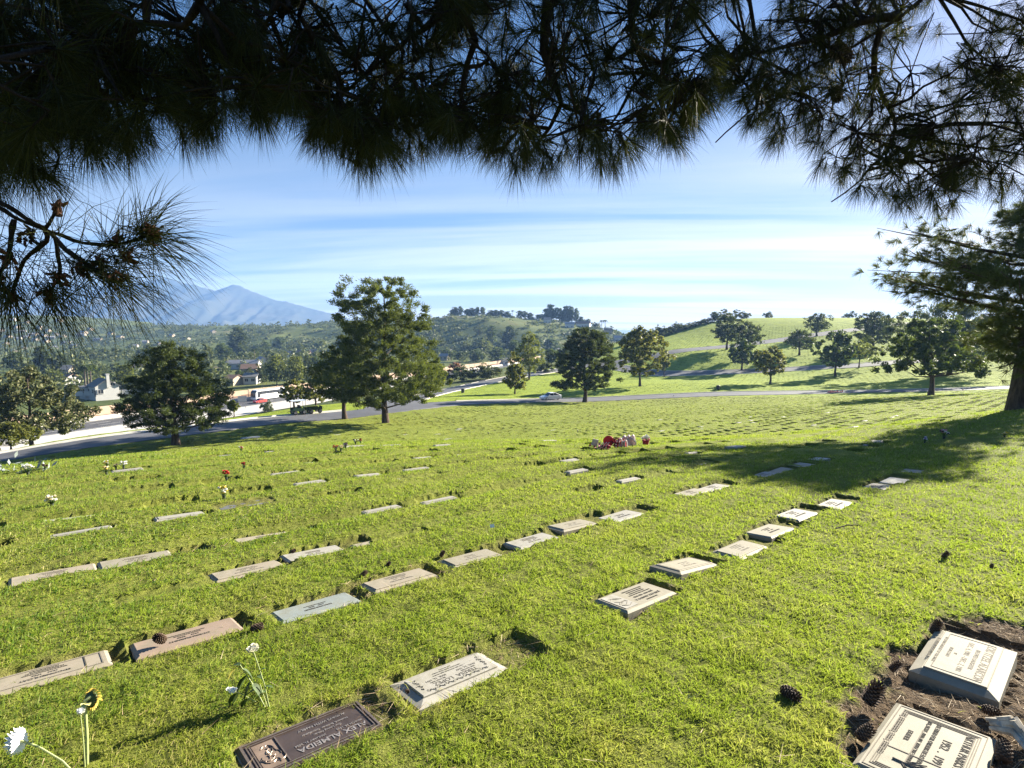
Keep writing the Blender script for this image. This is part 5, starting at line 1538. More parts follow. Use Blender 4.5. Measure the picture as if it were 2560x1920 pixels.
def cone(px, py, size, lab, rot, dz=0.0):
    p = G(px, py) if py > 1000 else None
    o = link('pine_cone', CM)
    o.location = (p[0], p[1], p[2] + 0.028 * size + dz); o.rotation_euler = rot; o.scale = (size * 0.86,) * 3
    return tag(o, lab, 'pine cone', 'pine cones lying on the lawn')
cone(2337, 1592, 1.05, 'dark pine cone standing at the top corner of the thick pale marker', (0.35, 0.15, 1), 0.03)
cone(2180, 1762, 1.35, 'largest dark pine cone, on bare earth left of the corner markers', (0.25, -0.3, 2), 0.02)
cone(1972, 1742, 1.05, 'pine cone lying on its side alone in the grass left of the bare patch', (1.45, 0.2, 0.5), -0.005)
cone(2236, 1676, 0.75, 'small brown pine cone by the bare patch edge with a dark shadow', (0.5, 0.4, 0.3))
cone(2160, 1847, 0.95, 'reddish open pine cone beside the left edge of the grooved corner marker', (0.9, 0.5, 1.4))
cone(2508, 1897, 1.0, 'reddish pine cone on bare earth at the bottom right corner', (1.1, 0.4, 2.2))
cone(2474, 1782, 0.8, 'pine cone half hidden in the shadow under the thick marker edge', (1.3, 0.1, 0.4), -0.01)
cone(2362, 1394, 0.8, 'lone dark pine cone on the open grass of the upper right lawn', (0.6, 0.2, 1))
cone(2478, 1420, 0.5, 'tiny dark pine cone in the grass near the right edge', (0.8, 0.1, 2))
cone(402, 1612, 0.95, 'pine cone resting on the near corner of the brown marker', (0.7, -0.5, 0.4), 0.015)
cone(640, 1578, 0.85, 'weathered grey pine cone in grass between the brown and blue grey markers', (1.4, 0.4, 1.9))
cone(908, 1442, 0.75, 'reddish brown pine cone at the left end of a tan panelled marker', (0.9, 0.2, 2))
cone(970, 1416, 0.6, 'small dark pine cone in the grass above the tan panelled marker', (0.4, 0.4, 0.6))  # cone mesh added in place of a shadow spot
cone(1105, 1390, 0.7, 'dark round pine cone at the left end of the fifth second row stone', (0.5, 0.2, 0.9))
cone(733, 1382, 0.6, 'dark pine cone touching the left end of a third row stone', (1.0, 0.2, 0.9))
cone(1018, 1732, 0.35, 'bit of dark pine cone on the earth between bronze and granite plaques', (1.2, 0.3, 0.3))
for k_, (px, py, d, sz, lab) in enumerate([(236, 92, 2.75, 1.55, 'big dark pine cone hanging among needles at the upper left'), (2092, 232, 5.35, 1.3, 'round dark pine cone hanging below the thick right bough'), (2100, 130, 5.3, 1.9, 'very large dark cone against the thick right bough'),  # last entry: a dark mass on the bough, given the cone mesh
                                           (1745, 215, 4.3, 1.3, 'dark pine cone near the right end of the middle bough'), (1715, 285, 4.3, 1.1, 'lower dark pine cone at the right end of the middle bough')]):
    o = link('pine_cone', CM); o.location = P(px, py, d); o.rotation_euler = (2.9, 0.3 * k_, k_); o.scale = (sz,) * 3
    tag(o, lab, 'pine cone', 'pine cones hanging in the overhead boughs')
# weathered stick and dead branch on the lawn
mb = MB(); g = np.random.default_rng(8)
a = G(2088, 1330); b = G(2150, 1322)
mb.tube([a + [0, 0, 0.04], (a + b) / 2 + [0, 0.02, 0.055], b + [0, 0, 0.045]], [0.006, 0.008, 0.005], 6)
tag(mb.build('stick', M_bark2), 'thin dark stick lying on the open grass of the right lawn', 'stick')
mb = MB(); a = G(2480, 1816); b = G(2575, 1868)
for q in range(7):
    o = g.normal(0, 0.02, 3) * [1, 1, 0.3]
    mb.tube([a + o + [0, 0, 0.02], a * 0.6 + b * 0.4 + g.normal(0, 0.02, 3) + [0, 0, 0.05], b + o * 1.5 + [0, 0, 0.03]], [0.010, 0.022, 0.012], 6)
tag(mb.build('dead_wood', plain('bleached wood', (0.42, 0.37, 0.29), 0.9, 0.4, 25)), 'bleached weathered lump of wood on the bare earth at the right edge', 'wood')
# ------------------------------------------------------------------ the valley: trees, houses, traffic
def rp(px, py, z):
    """where the sight line through a point of the photograph meets the level z"""
    d = ray(px, py); t = (z - EYE[2]) / d[2]
    return EYE + d * t

def proto(kind, prof, seed, n_cl, n_leaf, leaf, cl_r, fol, tr=0.2, lob=0.25, bk=None, limbs=8):
    return tree_mesh(kind, 10.0, prof, tr, seed, n_cl, n_leaf, leaf, cl_r, fol, bk or M_bark2, 0.0, limbs, lob)
PR = {
 'round': proto('leaf', [(.14, 1.8, 1.8), (.3, 3.6, 3.4), (.55, 4.2, 4.0), (.8, 3.0, 3.2), (.97, 1.0, 1.0)], 101, 70, 34, 0.62, 1.15, F_leafd),
 'bright': proto('leaf', [(.12, 1.8, 1.8), (.3, 3.4, 3.5), (.55, 3.9, 4.1), (.8, 3.0, 2.8), (.97, 0.9, 1.0)], 102, 70, 34, 0.60, 1.1, F_leaf),
 'conifer': proto('pine', [(.08, 1.7, 2.0), (.25, 2.6, 2.4), (.5, 2.4, 2.6), (.75, 1.6, 1.7), (.98, 0.5, 0.5)], 103, 80, 40, 0.95, 0.9, F_pined, lob=0.35),
 'cypress': proto('pine', [(.04, 0.9, 0.9), (.3, 1.25, 1.25), (.6, 1.15, 1.1), (.85, 0.7, 0.7), (1.0, 0.15, 0.15)], 104, 60, 26, 0.6, 0.45, F_pined, lob=0.1),
 'bush': proto('leaf', [(.02, 4.2, 4.4), (.25, 5.2, 5.0), (.55, 4.8, 4.8), (.8, 3.4, 3.2), (.97, 1.2, 1.2)], 105, 70, 32, 0.75, 1.4, F_scrub, lob=0.25),
 'brightbush': proto('leaf', [(.02, 4.2, 4.4), (.25, 5.2, 5.0), (.55, 4.8, 4.8), (.8, 3.4, 3.2), (.97, 1.2, 1.2)], 106, 70, 32, 0.75, 1.4, F_leaf, lob=0.25),
 'ragged': proto('leaf', [(.1, 1.4, 1.4), (.3, 2.6, 3.4), (.5, 4.0, 2.8), (.72, 3.0, 3.6), (.97, 1.4, 1.0)], 107, 46, 34, 0.62, 0.95, F_scrub, lob=0.45),
}
PRW = {'round': 8.2, 'bright': 8.0, 'conifer': 5.2, 'cypress': 2.4, 'bush': 10.2, 'brightbush': 10.2, 'ragged': 7.2}
vg = np.random.default_rng(31)
NAMES = {'round': 'broadleaf_tree', 'bright': 'broadleaf_tree', 'conifer': 'pine_tree', 'cypress': 'cypress_tree', 'bush': 'shrub', 'brightbush': 'shrub', 'ragged': 'broadleaf_tree'}
_first = {}
def vtree(kind, px, base, top, w, label, group=None, Y=None, z=None):
    if Y: b = at(px, Y)
    elif z is not None:
        b = rp(px, base, z)
    else: b = G(px, base, 60)
    if z is None: b[2] = H1(b[0], b[1])
    Y = b[1]
    k = Y / FPX
    h = max(0.8, toY(top, Y) - b[2]); wd = w * k
    sc = (wd / PRW[kind], wd / PRW[kind], h / 10.0)
    t = thing(NAMES[kind], label, 'shrub' if 'bush' in kind else 'tree', b, vg.uniform(0, 6.28), group)
    t.scale = sc
    link('trunk', PR[kind][0], t); link('crown', PR[kind][1], t)
    return t
GV = 'trees among the valley houses'
DK, BR = 'dark rounded tree standing among the houses down in the valley', 'bright green tree standing among the houses down in the valley'
CN, CYP = 'tall dark conifer standing among the houses down in the valley', 'narrow dark cypress standing by the freeway wall'
VZ = -19.3
for k_, px, b_, t_, w_ in [('round', 558, 905, 858, 40), ('conifer', 598, 890, 818, 38), ('round', 560, 939, 903, 32), ('round', 665, 889, 853, 27), ('round', 699, 876, 841, 30), ('bright', 751, 880, 859, 23), ('bright', 806, 884, 851, 29),
                           ('round', 790, 881, 855, 20), ('bright', 692, 964, 889, 50), ('bright', 741, 960, 891, 50), ('bright', 770, 932, 887, 26), ('ragged', 554, 974, 940, 44), ('round', 794, 932, 891, 44), ('ragged', 518, 932, 859, 38),
                           ('conifer', 108, 940, 866, 38), ('conifer', 157, 938, 887, 30), ('bright', 137, 972, 927, 56), ('round', 202, 958, 924, 46), ('round', 268, 950, 930, 32), ('bright', 316, 984, 912, 54), ('bright', 197, 978, 960, 28),
                           ('round', 40, 930, 880, 46), ('ragged', 75, 950, 905, 40), ('round', 230, 940, 915, 34), ('round', 345, 930, 895, 46), ('conifer', 372, 905, 862, 22), ('round', 400, 935, 900, 40), ('bright', 470, 935, 893, 34), ('round', 500, 960, 915, 40),
                           ('ragged', 625, 950, 918, 30), ('round', 600, 955, 925, 26), ('round', 530, 900, 868, 26), ('round', 640, 885, 862, 24), ('ragged', 730, 878, 856, 24), ('round', 830, 900, 868, 36), ('conifer', 850, 885, 842, 20),
                           ('round', 1085, 888, 862, 36), ('round', 1120, 900, 872, 40), ('bright', 1164, 888, 855, 32), ('round', 1190, 905, 874, 40), ('bright', 1212, 886, 852, 50), ('round', 1245, 905, 868, 44), ('round', 1230, 862, 812, 32), ('conifer', 1275, 868, 816, 34),
                           ('round', 1284, 898, 850, 42), ('round', 1150, 905, 878, 36), ('round', 1375, 884, 845, 50), ('round', 1378, 912, 872, 42), ('round', 1410, 905, 868, 44), ('bright', 1405, 935, 885, 34), ('ragged', 1100, 868, 842, 36), ('ragged', 1197, 838, 810, 28),
                           ('conifer', 1340, 870, 838, 22), ('round', 1325, 895, 858, 36), ('round', 1430, 888, 856, 36), ('ragged', 1470, 880, 850, 36), ('round', 1500, 890, 858, 40)]:
    vtree(k_, px, b_, t_, w_, {'round': DK, 'bright': BR, 'conifer': CN, 'ragged': 'grey green ragged tree standing among the houses down in the valley'}[k_], GV)
for px, b_, t_, w_ in [(646, 958, 908, 12), (655, 958, 911, 14), (664, 955, 906, 11), (768, 935, 892, 8), (776, 930, 896, 7)]:
    vtree('cypress', px, b_, t_, w_, CYP, 'cypresses by the freeway wall')
# bank of bushes behind the sound wall
for i in range(26):
    t = 4 + i * 5.2 + vg.uniform(-1.5, 1.5)
    q = FW0 + FWD * (t - 22) + FWN * (12.5 + vg.uniform(0, 3))
    o = thing('shrub', 'low bush in the green hedge behind the freeway sound wall', 'shrub', (q[0], q[1], H1(q[0], q[1]) - 0.2), vg.uniform(0, 6), 'hedge bushes behind the sound wall')
    kk = 'brightbush' if vg.random() < 0.3 else 'bush'
    o.scale = (0.36, 0.36, vg.uniform(0.14, 0.26)); link('trunk', PR[kk][0], o); link('crown', PR[kk][1], o)
# bushes along the brow between road and freeway
for kind, px, b_, t_, w_, lab in [('bush', 668, 1030, 1000, 32, 'dark bush standing before the pale freeway lanes, below the white bus'), ('bush', 1060, 968, 935, 60, 'leafy grey green shrub on the brow right of the tallest pine'),
                                  ('bush', 1105, 955, 925, 52, 'bare twiggy shrub on the brow by the valley road'), ('bush', 1160, 950, 912, 70, 'wide dark hedge bush on the brow by the valley road, left one'),
                                  ('bush', 1218, 945, 908, 74, 'wide dark hedge bush on the brow by the valley road, right one'), ('brightbush', 1085, 945, 912, 40, 'pale yellow green shrub on the brow beside the tallest pine'),
                                  ('brightbush', 1000, 985, 948, 60, 'bright shrub glimpsed under the right side of the tallest pine'), ('bush', 1360, 930, 900, 50, 'dark shrub beside the valley road bend')]:
    vtree(kind, px, b_, t_, w_, lab)
lawn_tree('small_tree', 'small bright tree on the strip beside the road, touching the dark round pine', 585, 1043, 1000, 572, 598, 1028, 'leaf', F_leaf, 51, Y=79, tr=0.09, shape='oval', leaf=0.3)
lawn_tree('broadleaf_tree', 'loose yellow green tree between road and freeway beside the bus', 735, 1019, 948, 702, 775, 1004, 'leaf', F_autumn, 52, Y=94, tr=0.16, shape='oval', dens=0.9)
lawn_tree('broadleaf_tree', 'second loose tree behind the carts, partly hidden by the dark pine', 790, 1014, 935, 760, 830, 1000, 'leaf', F_autumn, 53, Y=97, tr=0.16, shape='dome', dens=0.9)
lawn_tree('shrub', 'reddish pink leafed shrub on the brow right of the tallest pine', 1137, 935, 905, 1118, 1158, 932, 'leaf', F_red, 54, Y=185, tr=0.1, shape='dome', dens=0.7)
lawn_tree('oleander_shrub', 'huge shrub with pale flower tips filling the left edge beyond the road', 82, 1092, 918, -45, 196, 1082, 'leaf', F_pale, 55, Y=62, tr=0.22, shape='dome', dens=1.1, leaf=0.30, lob=0.18)
lawn_tree('shrub', 'low twiggy brown green shrub in front of the huge pale shrub at left', 28, 1118, 1058, -40, 92, 1112, 'leaf', F_autumn, 56, Y=56, tr=0.08, shape='dome', dens=0.9, leaf=0.22)
# trees and palms along the skyline of the middle hill
CR = 'trees on the crest of the middle hill'
for i, (px, b_, t_, w_) in enumerate([(1130, 795, 774, 16), (1138, 794, 768, 18), (1151, 794, 765, 15), (1168, 794, 772, 20), (1180, 794, 770, 20), (1194, 794, 767, 16), (1206, 794, 767, 18), (1228, 796, 776, 20), (1240, 797, 774, 18), (1252, 797, 775, 22), (1268, 797, 779, 20), (1300, 799, 776, 22), (1312, 800, 777, 18), (1326, 801, 782, 14), (1345, 803, 786, 18),
                                      (1366, 806, 771, 22), (1376, 807, 762, 26), (1390, 807, 768, 26), (1402, 808, 770, 24), (1416, 808, 766, 24), (1428, 809, 765, 24), (1440, 809, 770, 18), (1452, 815, 792, 16), (1470, 819, 797, 16), (1356, 808, 785, 24), (1490, 825, 808, 14)]):
    vtree('conifer' if i % 3 == 1 else 'round', px, b_ + 5, t_, w_, 'dark tree silhouetted on the crest of the middle hill', CR, Y=645)
def palm_mesh():
    g = np.random.default_rng(71); mb = MB()
    hs = np.linspace(0, 9.0, 8)
    mb.tube(np.stack([0.15 * np.sin(hs * 0.3), 0 * hs, hs], -1), np.linspace(0.24, 0.16, 8), 7)
    V = []
    c = np.array([0.15 * math.sin(2.7), 0, 9.0])
    for i in range(34):
        a = g.uniform(0, 6.28); e = g.uniform(-0.5, 1.2); L = g.uniform(1.5, 2.1)
        t = np.linspace(0, 1, 6)
        o = np.array([math.cos(a), math.sin(a), 0])
        sp = c + o * (L * t * math.cos(e * 0.7))[:, None] + np.stack([0 * t, 0 * t, L * (math.sin(e) * t * 0.8 - 0.75 * t ** 2)], -1)
        for j in range(5):
            for q in range(5):
                b = sp[j] + (sp[j + 1] - sp[j]) * q / 5
                for sg in (-1, 1):
                    d = np.cross(o, [0, 0, 1]) * sg * 0.8 + o * 0.6 + [0, 0, -0.35]
                    V.append(slivers(b[None], d[None], np.array([0.5]), np.array([0.10]), g))
    return mb.mesh('trunk', M_bark2, True), tri_mesh('crown', np.concatenate(V), F_leafd)
PALM = palm_mesh()
for px, b_, t_, Y, lab in [(217, 966, 903, 178, 'slim palm tree behind the white house, left of the three'), (223, 962, 908, 180, 'slim palm tree behind the white house, middle of the three'), (232, 958, 904, 182, 'slim palm tree behind the white house, right of the three'),
                           (1282, 797, 774, 640, 'single palm tree on the crest of the middle hill'), (1504, 826, 798, 655, 'left palm of the pair on the right end of the middle hill'), (1512, 826, 797, 656, 'right palm of the pair on the right end of the middle hill'), (637, 906, 868, 330, 'dark palm tree rising beside the long pale roofed building')]:
    b = at(px, Y); h = toY(t_, Y) - b[2]
    o = thing('palm_tree', lab, 'palm tree', b, vg.uniform(0, 6)); o.scale = (h / 10.2,) * 3
    if Y > 600: o.scale = (h / 9.0, h / 9.0, h / 10.2)
    link('trunk', PALM[0], o); link('crown', PALM[1], o)
# shrubs along the ridge of the far hill
RG = 'shrubs along the ridge of the far lawn hill'
for px, b_, t_, w_ in [(1570, 858, 835, 40), (1600, 858, 828, 40), (1630, 852, 822, 34), (1655, 846, 815, 34), (1680, 842, 812, 32), (1705, 838, 808, 34), (1728, 830, 806, 32), (1750, 824, 800, 34), (1768, 818, 794, 30), (1590, 850, 826, 26), (1645, 846, 812, 22), (1692, 838, 804, 22)]:
    vtree('bush', px, b_, t_, w_, 'dark shrub in the long row along the left ridge of the far hill', RG, Y=np.interp(px, [1560, 1674, 1780], [262, 276, 292]))
for kind, px, b_, t_, w_, lab in [('round', 1786, 806, 779, 28, 'dark spreading tree at the top end of the ridge shrub row'), ('ragged', 1812, 802, 772, 28, 'pale thin leafed tree on the ridge behind the tall hill pine'), ('ragged', 1838, 800, 774, 30, 'second pale thin leafed tree on the ridge, further right'),
                                  ('bush', 1862, 801, 778, 28, 'dark dense rounded bush at the right end of the ridge trees'), ('bush', 1920, 799, 778, 24, 'lone clipped dark bush on the skyline of the far hill'), ('bush', 2118, 798, 783, 22, 'low dark bush on the skyline at the right of the far hill'),
                                  ('ragged', 2132, 798, 777, 18, 'small wind bent tree on the skyline beside a low dark bush')]:
    vtree(kind, px, b_, t_, w_, lab, None, Y=np.interp(px, [1780, 1850, 2034, 2400], [290, 298, 308, 312]))

# far woods and scrub, too many to count
def woods():
    g = np.random.default_rng(81)
    V = []
    n = 7600
    az = np.radians(g.uniform(-48, 14, n)); r = np.exp(g.uniform(math.log(185), math.log(1250), n))
    x, y = np.sin(az) * r, np.cos(az) * r
    s = fw_s(x, y); hl = np.array(hill_id(x, y))
    dens = 0.34 + 0.45 * wob(x, y, 160, 6) + 0.2 * wob(x, y, 55, 7)
    dens = np.where(hl[2] > -18, dens + 0.25, dens); dens = np.where(hl[1] > -14, dens - 0.22, dens); dens = np.where((hl[0] > 3), dens - 0.45, dens)
    px = CX + FPX * x / y
    ok = (s > 17) & (g.uniform(0, 1, n) < dens) & ~((np.abs(px - 235) < 75) & (r < 230)) & ~((px > 560) & (px < 700) & (r > 190) & (r < 330))
    x, y, r = x[ok], y[ok], r[ok]
    z = H(x, y)
    for a, b, c, d in zip(x, y, z, r):
        h = g.uniform(3.5, 8.0) * (1.0 if d > 350 else 0.75); w = h * g.uniform(0.32, 0.62)
        m = 52 if d < 500 else 30
        th = g.uniform(0, 6.28, m); q = g.uniform(0, 1, m) ** 0.4; f = g.uniform(0.08, 1, m)
        rr = w * q * np.sin(np.pi * np.clip(f * 0.85 + 0.13, 0, 1)) ** 0.6 * (1 + 0.25 * np.sin(3 * th + h * 9))
        P_ = np.stack([a + rr * np.cos(th), b + rr * np.sin(th), c + f * h], -1)
        V.append(diamonds(P_, h * g.uniform(0.16, 0.30, m) * (1.0 if d < 500 else 1.25), g, 0.2))
    tag(link('woods', quad_mesh('woods', np.concatenate(V), F_scrub)), 'far off woods covering the valley floor and hillsides', 'woods', kind='stuff')
    n = 15000
    az = np.radians(g.uniform(-48, 20, n)); r = g.uniform(430, 1250, n)
    x, y = np.sin(az) * r, np.cos(az) * r
    hl = np.array(hill_id(x, y)).max(0)
    ok = (hl > -20) & (g.uniform(0, 1, n) < 0.55 + 0.5 * wob(x, y, 60, 4) + 0.3 * wob(x, y, 140, 2))
    x, y, r = x[ok], y[ok], r[ok]; z = H(x, y)
    m = 13
    w = g.uniform(1.2, 4.2, len(x))
    P_ = np.stack([np.repeat(x, m), np.repeat(y, m), np.repeat(z, m)], -1)
    W_ = np.repeat(w, m)
    th = g.uniform(0, 6.28, len(P_)); q = g.uniform(0, 1, len(P_)) ** 0.5
    P_ += np.stack([W_ * q * np.cos(th), W_ * q * np.sin(th), W_ * 0.75 * np.sqrt(np.clip(1 - q ** 2, 0, 1)) * g.uniform(0.2, 1, len(P_))], -1)
    tag(link('scrub', quad_mesh('scrub', diamonds(P_, W_ * g.uniform(0.45, 0.8, len(P_)), g, 0.3), F_scrub)), 'grey green scrub covering the slopes of the hills', 'scrub', kind='stuff')
woods()

# ------------------------------------------------------------------ houses
M_white = plain('white painted wall', (0.50, 0.49, 0.47), 0.8, 0.06, 1.0)
M_cream = plain('cream stucco', (0.36, 0.30, 0.23), 0.9, 0.1, 1.0)
M_roofg = plain('grey shingle roof', (0.17, 0.17, 0.165), 0.9, 0.2, 2.5)
M_roofp = plain('pale roof', (0.27, 0.26, 0.265), 0.8, 0.12, 1.5)
M_roofb = plain('brown tile roof', (0.22, 0.14, 0.10), 0.9, 0.2, 2.5)
M_glass = plain('dark window glass', (0.03, 0.035, 0.045), 0.12, 0.2, 1.0, 0, 0.6)
M_trim = plain('trim paint', (0.60, 0.58, 0.55), 0.7, 0.08, 2.0)
def gable(mb, w, d, h, e=0.45, t=0.16):
    """roof slabs over a w x d plan, ridge along x, eaves at 0, ridge at h"""
    a = math.atan2(h, d / 2); L = math.hypot(d / 2, h) + e
    for s in (-1, 1):
        v = []
        for z in (0, t):
            for x in (-w / 2 - e, w / 2 + e):
                v += [(x, s * 0.0, h + z), (x, s * L * math.cos(a), h - L * math.sin(a) + z)]
        F = [(0, 1, 3, 2), (4, 6, 7, 5), (0, 4, 5, 1), (2, 3, 7, 6), (1, 5, 7, 3), (0, 2, 6, 4)]
        mb.add(v, F)
def house_parts(t, w, d, h, rh, wm, rm, wins, doors=(), chim=None):
    mb = MB()
    mb.prism([(-d / 2, -1.5), (d / 2, -1.5), (d / 2, h), (0, h + rh), (-d / 2, h)], -w / 2, w / 2)
    me = mb.mesh('wall', wm)
    V = np.empty(len(me.vertices) * 3); me.vertices.foreach_get('co', V); V = V.reshape(-1, 3)
    me.vertices.foreach_set('co', np.stack([V[:, 1], V[:, 0], V[:, 2]], -1).ravel()); me.flip_normals()
    link('wall', me, t)
    mb = MB(); gable(mb, w, d, rh); r = mb.build('roof', rm, t); r.location = (0, 0, h + 0.03)
    if chim:
        mb = MB(); mb.box((chim[0], chim[1], h + rh * 0.5 + 0.6), (1.0, 0.8, rh + 2.0)); mb.box((chim[0], chim[1], h + rh + 1.66), (1.2, 1.0, 0.16)); c = mb.build('chimney', wm, r); c.location = (0, 0, -h - 0.03)
    for (x, y, z, ww, hh, ax) in wins:
        mb = MB()
        sz = (ww, 0.14, hh) if ax == 'y' else (0.14, ww, hh)
        fw_ = 0.12
        if ax == 'y':
            for q in (-1, 1): mb.box((x + q * (ww / 2 + fw_ / 2), y, z), (fw_, 0.2, hh + 2 * fw_)); mb.box((x, y, z + q * (hh / 2 + fw_ / 2)), (ww, 0.19, fw_))
            mb.box((x, y, z), (0.06, 0.17, hh))
        else:
            for q in (-1, 1): mb.box((x, y + q * (ww / 2 + fw_ / 2), z), (0.2, fw_, hh + 2 * fw_)); mb.box((x, y, z + q * (hh / 2 + fw_ / 2)), (0.19, ww, fw_))
            mb.box((x, y, z), (0.17, 0.06, hh))
        f = mb.build('window', M_trim, t)
        mb = MB(); mb.box((x, y, z), sz); mb.build('pane', M_glass, f)
    for (x, y, ww, hh) in doors:
        mb = MB(); mb.box((x, y, hh / 2), (ww, 0.16, hh)); mb.build('door', M_glass, t)
# the white house by the freeway
b = rp(236, 991, -19.2)
wh = thing('house', 'white two storey gabled house with chimney and low wing beyond the freeway', 'house', (b[0], b[1] + 4, -19.2), R(-38))
sc = (b[1] + 4) / 212.0
house_parts(wh, 9.0 * sc, 7.6 * sc, 3.6 * sc, 2.6 * sc, M_white, M_roofg, [(-2.2, -3.85 * sc, 1.5, 1.6, 1.2, 'y'), (1.6, -3.85 * sc, 1.5, 1.8, 1.2, 'y'), (4.55 * sc, -1.8, 1.4, 1.4, 1.2, 'x'), (4.55 * sc, 1.5, 3.6, 1.2, 1.0, 'x')], [(3.6, -3.85 * sc, 1.0, 2.0)], (4.6 * sc, 0.2))
mb = MB(); mb.prism([(-3.2, -1.5), (3.2, -1.5), (3.2, 2.3), (-3.2, 2.3)], -3.3, 2.6); lw = mb.build('wing', M_white, wh); lw.location = (-7.8 * sc, -0.6, 0)
mb = MB(); mb.add([(-3.5, -3.7, 2.3), (3.4, -3.7, 2.3), (3.4, 2.9, 3.3), (-3.5, 2.9, 3.3), (-3.5, -3.7, 2.45), (3.4, -3.7, 2.45), (3.4, 2.9, 3.45), (-3.5, 2.9, 3.45)], [(0, 3, 2, 1), (4, 5, 6, 7), (0, 1, 5, 4), (1, 2, 6, 5), (2, 3, 7, 6), (3, 0, 4, 7)])
lr = mb.build('wing_roof', M_roofg, lw)
for x in (-2.2, -0.2, 1.8):
    mb = MB(); mb.box((x, -3.33, 1.25), (1.3, 0.12, 1.3)); mb.build('wing_window', M_glass, lw)
mb = MB()
for i in range(11): 
    p0 = np.array([b[0] - 15 + i * 3.0, b[1] - 3.5 + i * 1.4])
    mb.box((p0[0], p0[1], -19.2 + 0.7), (3.0, 0.12, 1.5), rz=R(25))
tag(mb.build('fence', M_white), 'low white boundary fence in front of the white house', 'fence')
# the other valley houses: (px of the middle, base row, width px, walls, roof, turn, label)
def vhouse(px, base, w, wm, rm, rz, label, hh=2.8, rh=1.6, dd=0.5, z=None, group=None, Y=None):
    p = at(px, Y) if Y else (rp(px, base, VZ) if z is None else rp(px, base, z))
    if Y: p[2] -= 1.2
    if z is None and not Y: p[2] = min(p[2], H1(p[0], p[1]) + 0.2)
    ww = w * p[1] / FPX
    t = thing('house', label, 'house', p, rz, group)
    d = max(6.0, ww * dd)
    n = max(2, int(ww / 4))
    wins = [(-ww / 2 + ww * (i + 0.5) / n, -d / 2 - 0.02, 1.5, 1.3, 1.1, 'y') for i in range(n)]
    house_parts(t, ww, d, hh, rh, wm, rm, wins)
    return t
vhouse(610, 918, 74, M_white, M_roofp, R(6), 'long pale roofed white building among the valley trees', 3.0, 1.7, 0.4)
vhouse(655, 914, 34, M_white, M_roofp, R(-50), 'white cross wing building beside the long pale roofed building', 3.4, 2.4, 0.6)
vhouse(625, 938, 34, M_cream, M_roofb, R(15), 'cream house with dark roof below the long pale roofed building', 3.6, 1.8)
vhouse(630, 955, 30, M_white, M_roofg, R(10), 'low white house close behind the freeway wall near the cypresses', 2.8, 1.2)
vhouse(585, 958, 24, M_cream, M_roofb, R(-10), 'small cream house behind the sound wall near the ragged tree', 2.6, 1.2)
vhouse(722, 891, 22, M_white, M_roofg, R(5), 'white house with grey roof behind the bright valley trees', 3.0, 2.0)
vhouse(757, 888, 34, M_cream, M_roofb, R(-4), 'cream house with wide brown roof behind the bright valley trees', 2.8, 1.8)
vhouse(792, 886, 30, M_white, M_roofg, R(8), 'white house with dark grey roof left of the tallest pine', 3.0, 2.2)
vhouse(828, 884, 26, M_cream, M_roofp, R(3), 'cream house with pale roof touching the tallest pine', 2.8, 1.6)
vhouse(175, 957, 22, M_white, M_roofb, R(-20), 'small white house with brown roof left of the white gabled house', 2.8, 1.6)
vhouse(172, 936, 18, M_cream, M_roofg, R(10), 'cream house behind trees above the white gabled house', 3.2, 1.8)
vhouse(343, 934, 20, M_white, M_roofg, R(30), 'white house half hidden by the dark round pine', 3.2, 2.0)
vhouse(1121, 885, 16, M_white, M_roofg, R(20), 'small white house at the foot of the middle hill', 3.4, 1.8)
vhouse(1112, 898, 20, M_cream, M_roofp, R(-15), 'pale house right of the tallest pine at the hill foot', 2.8, 1.6)
vhouse(1193, 873, 14, M_white, M_roofp, R(0), 'tiny white house among trees at the middle hill foot', 2.8, 1.4)
vhouse(1378, 880, 40, M_cream, M_roofp, R(2), 'long low flat roofed house behind the bright oval tree', 2.6, 0.7)
vhouse(1258, 903, 20, M_white, M_roofg, R(10), 'dark roofed white house beside the slender pointed tree', 3.0, 1.6)
for px, Y, w, wm, rm, lab in [(1458, 622, 34, M_white, M_roofb, 'large white villa on the right shoulder of the middle hill'), (1424, 600, 22, M_white, M_roofp, 'white house with pale flat roof on the middle hill slope'), (1368, 610, 16, M_white, M_roofg, 'white house under the big tree clump on the middle hill'), (1520, 600, 18, M_cream, M_roofb, 'cream house low on the right end of the middle hill'), (1545, 560, 20, M_white, M_roofp, 'pale house right of the middle hill palms')]:
    vhouse(px, 0, w, wm, rm, R(vg.uniform(-20, 20)), lab, 4.4, 2.2, 0.5, Y=Y)
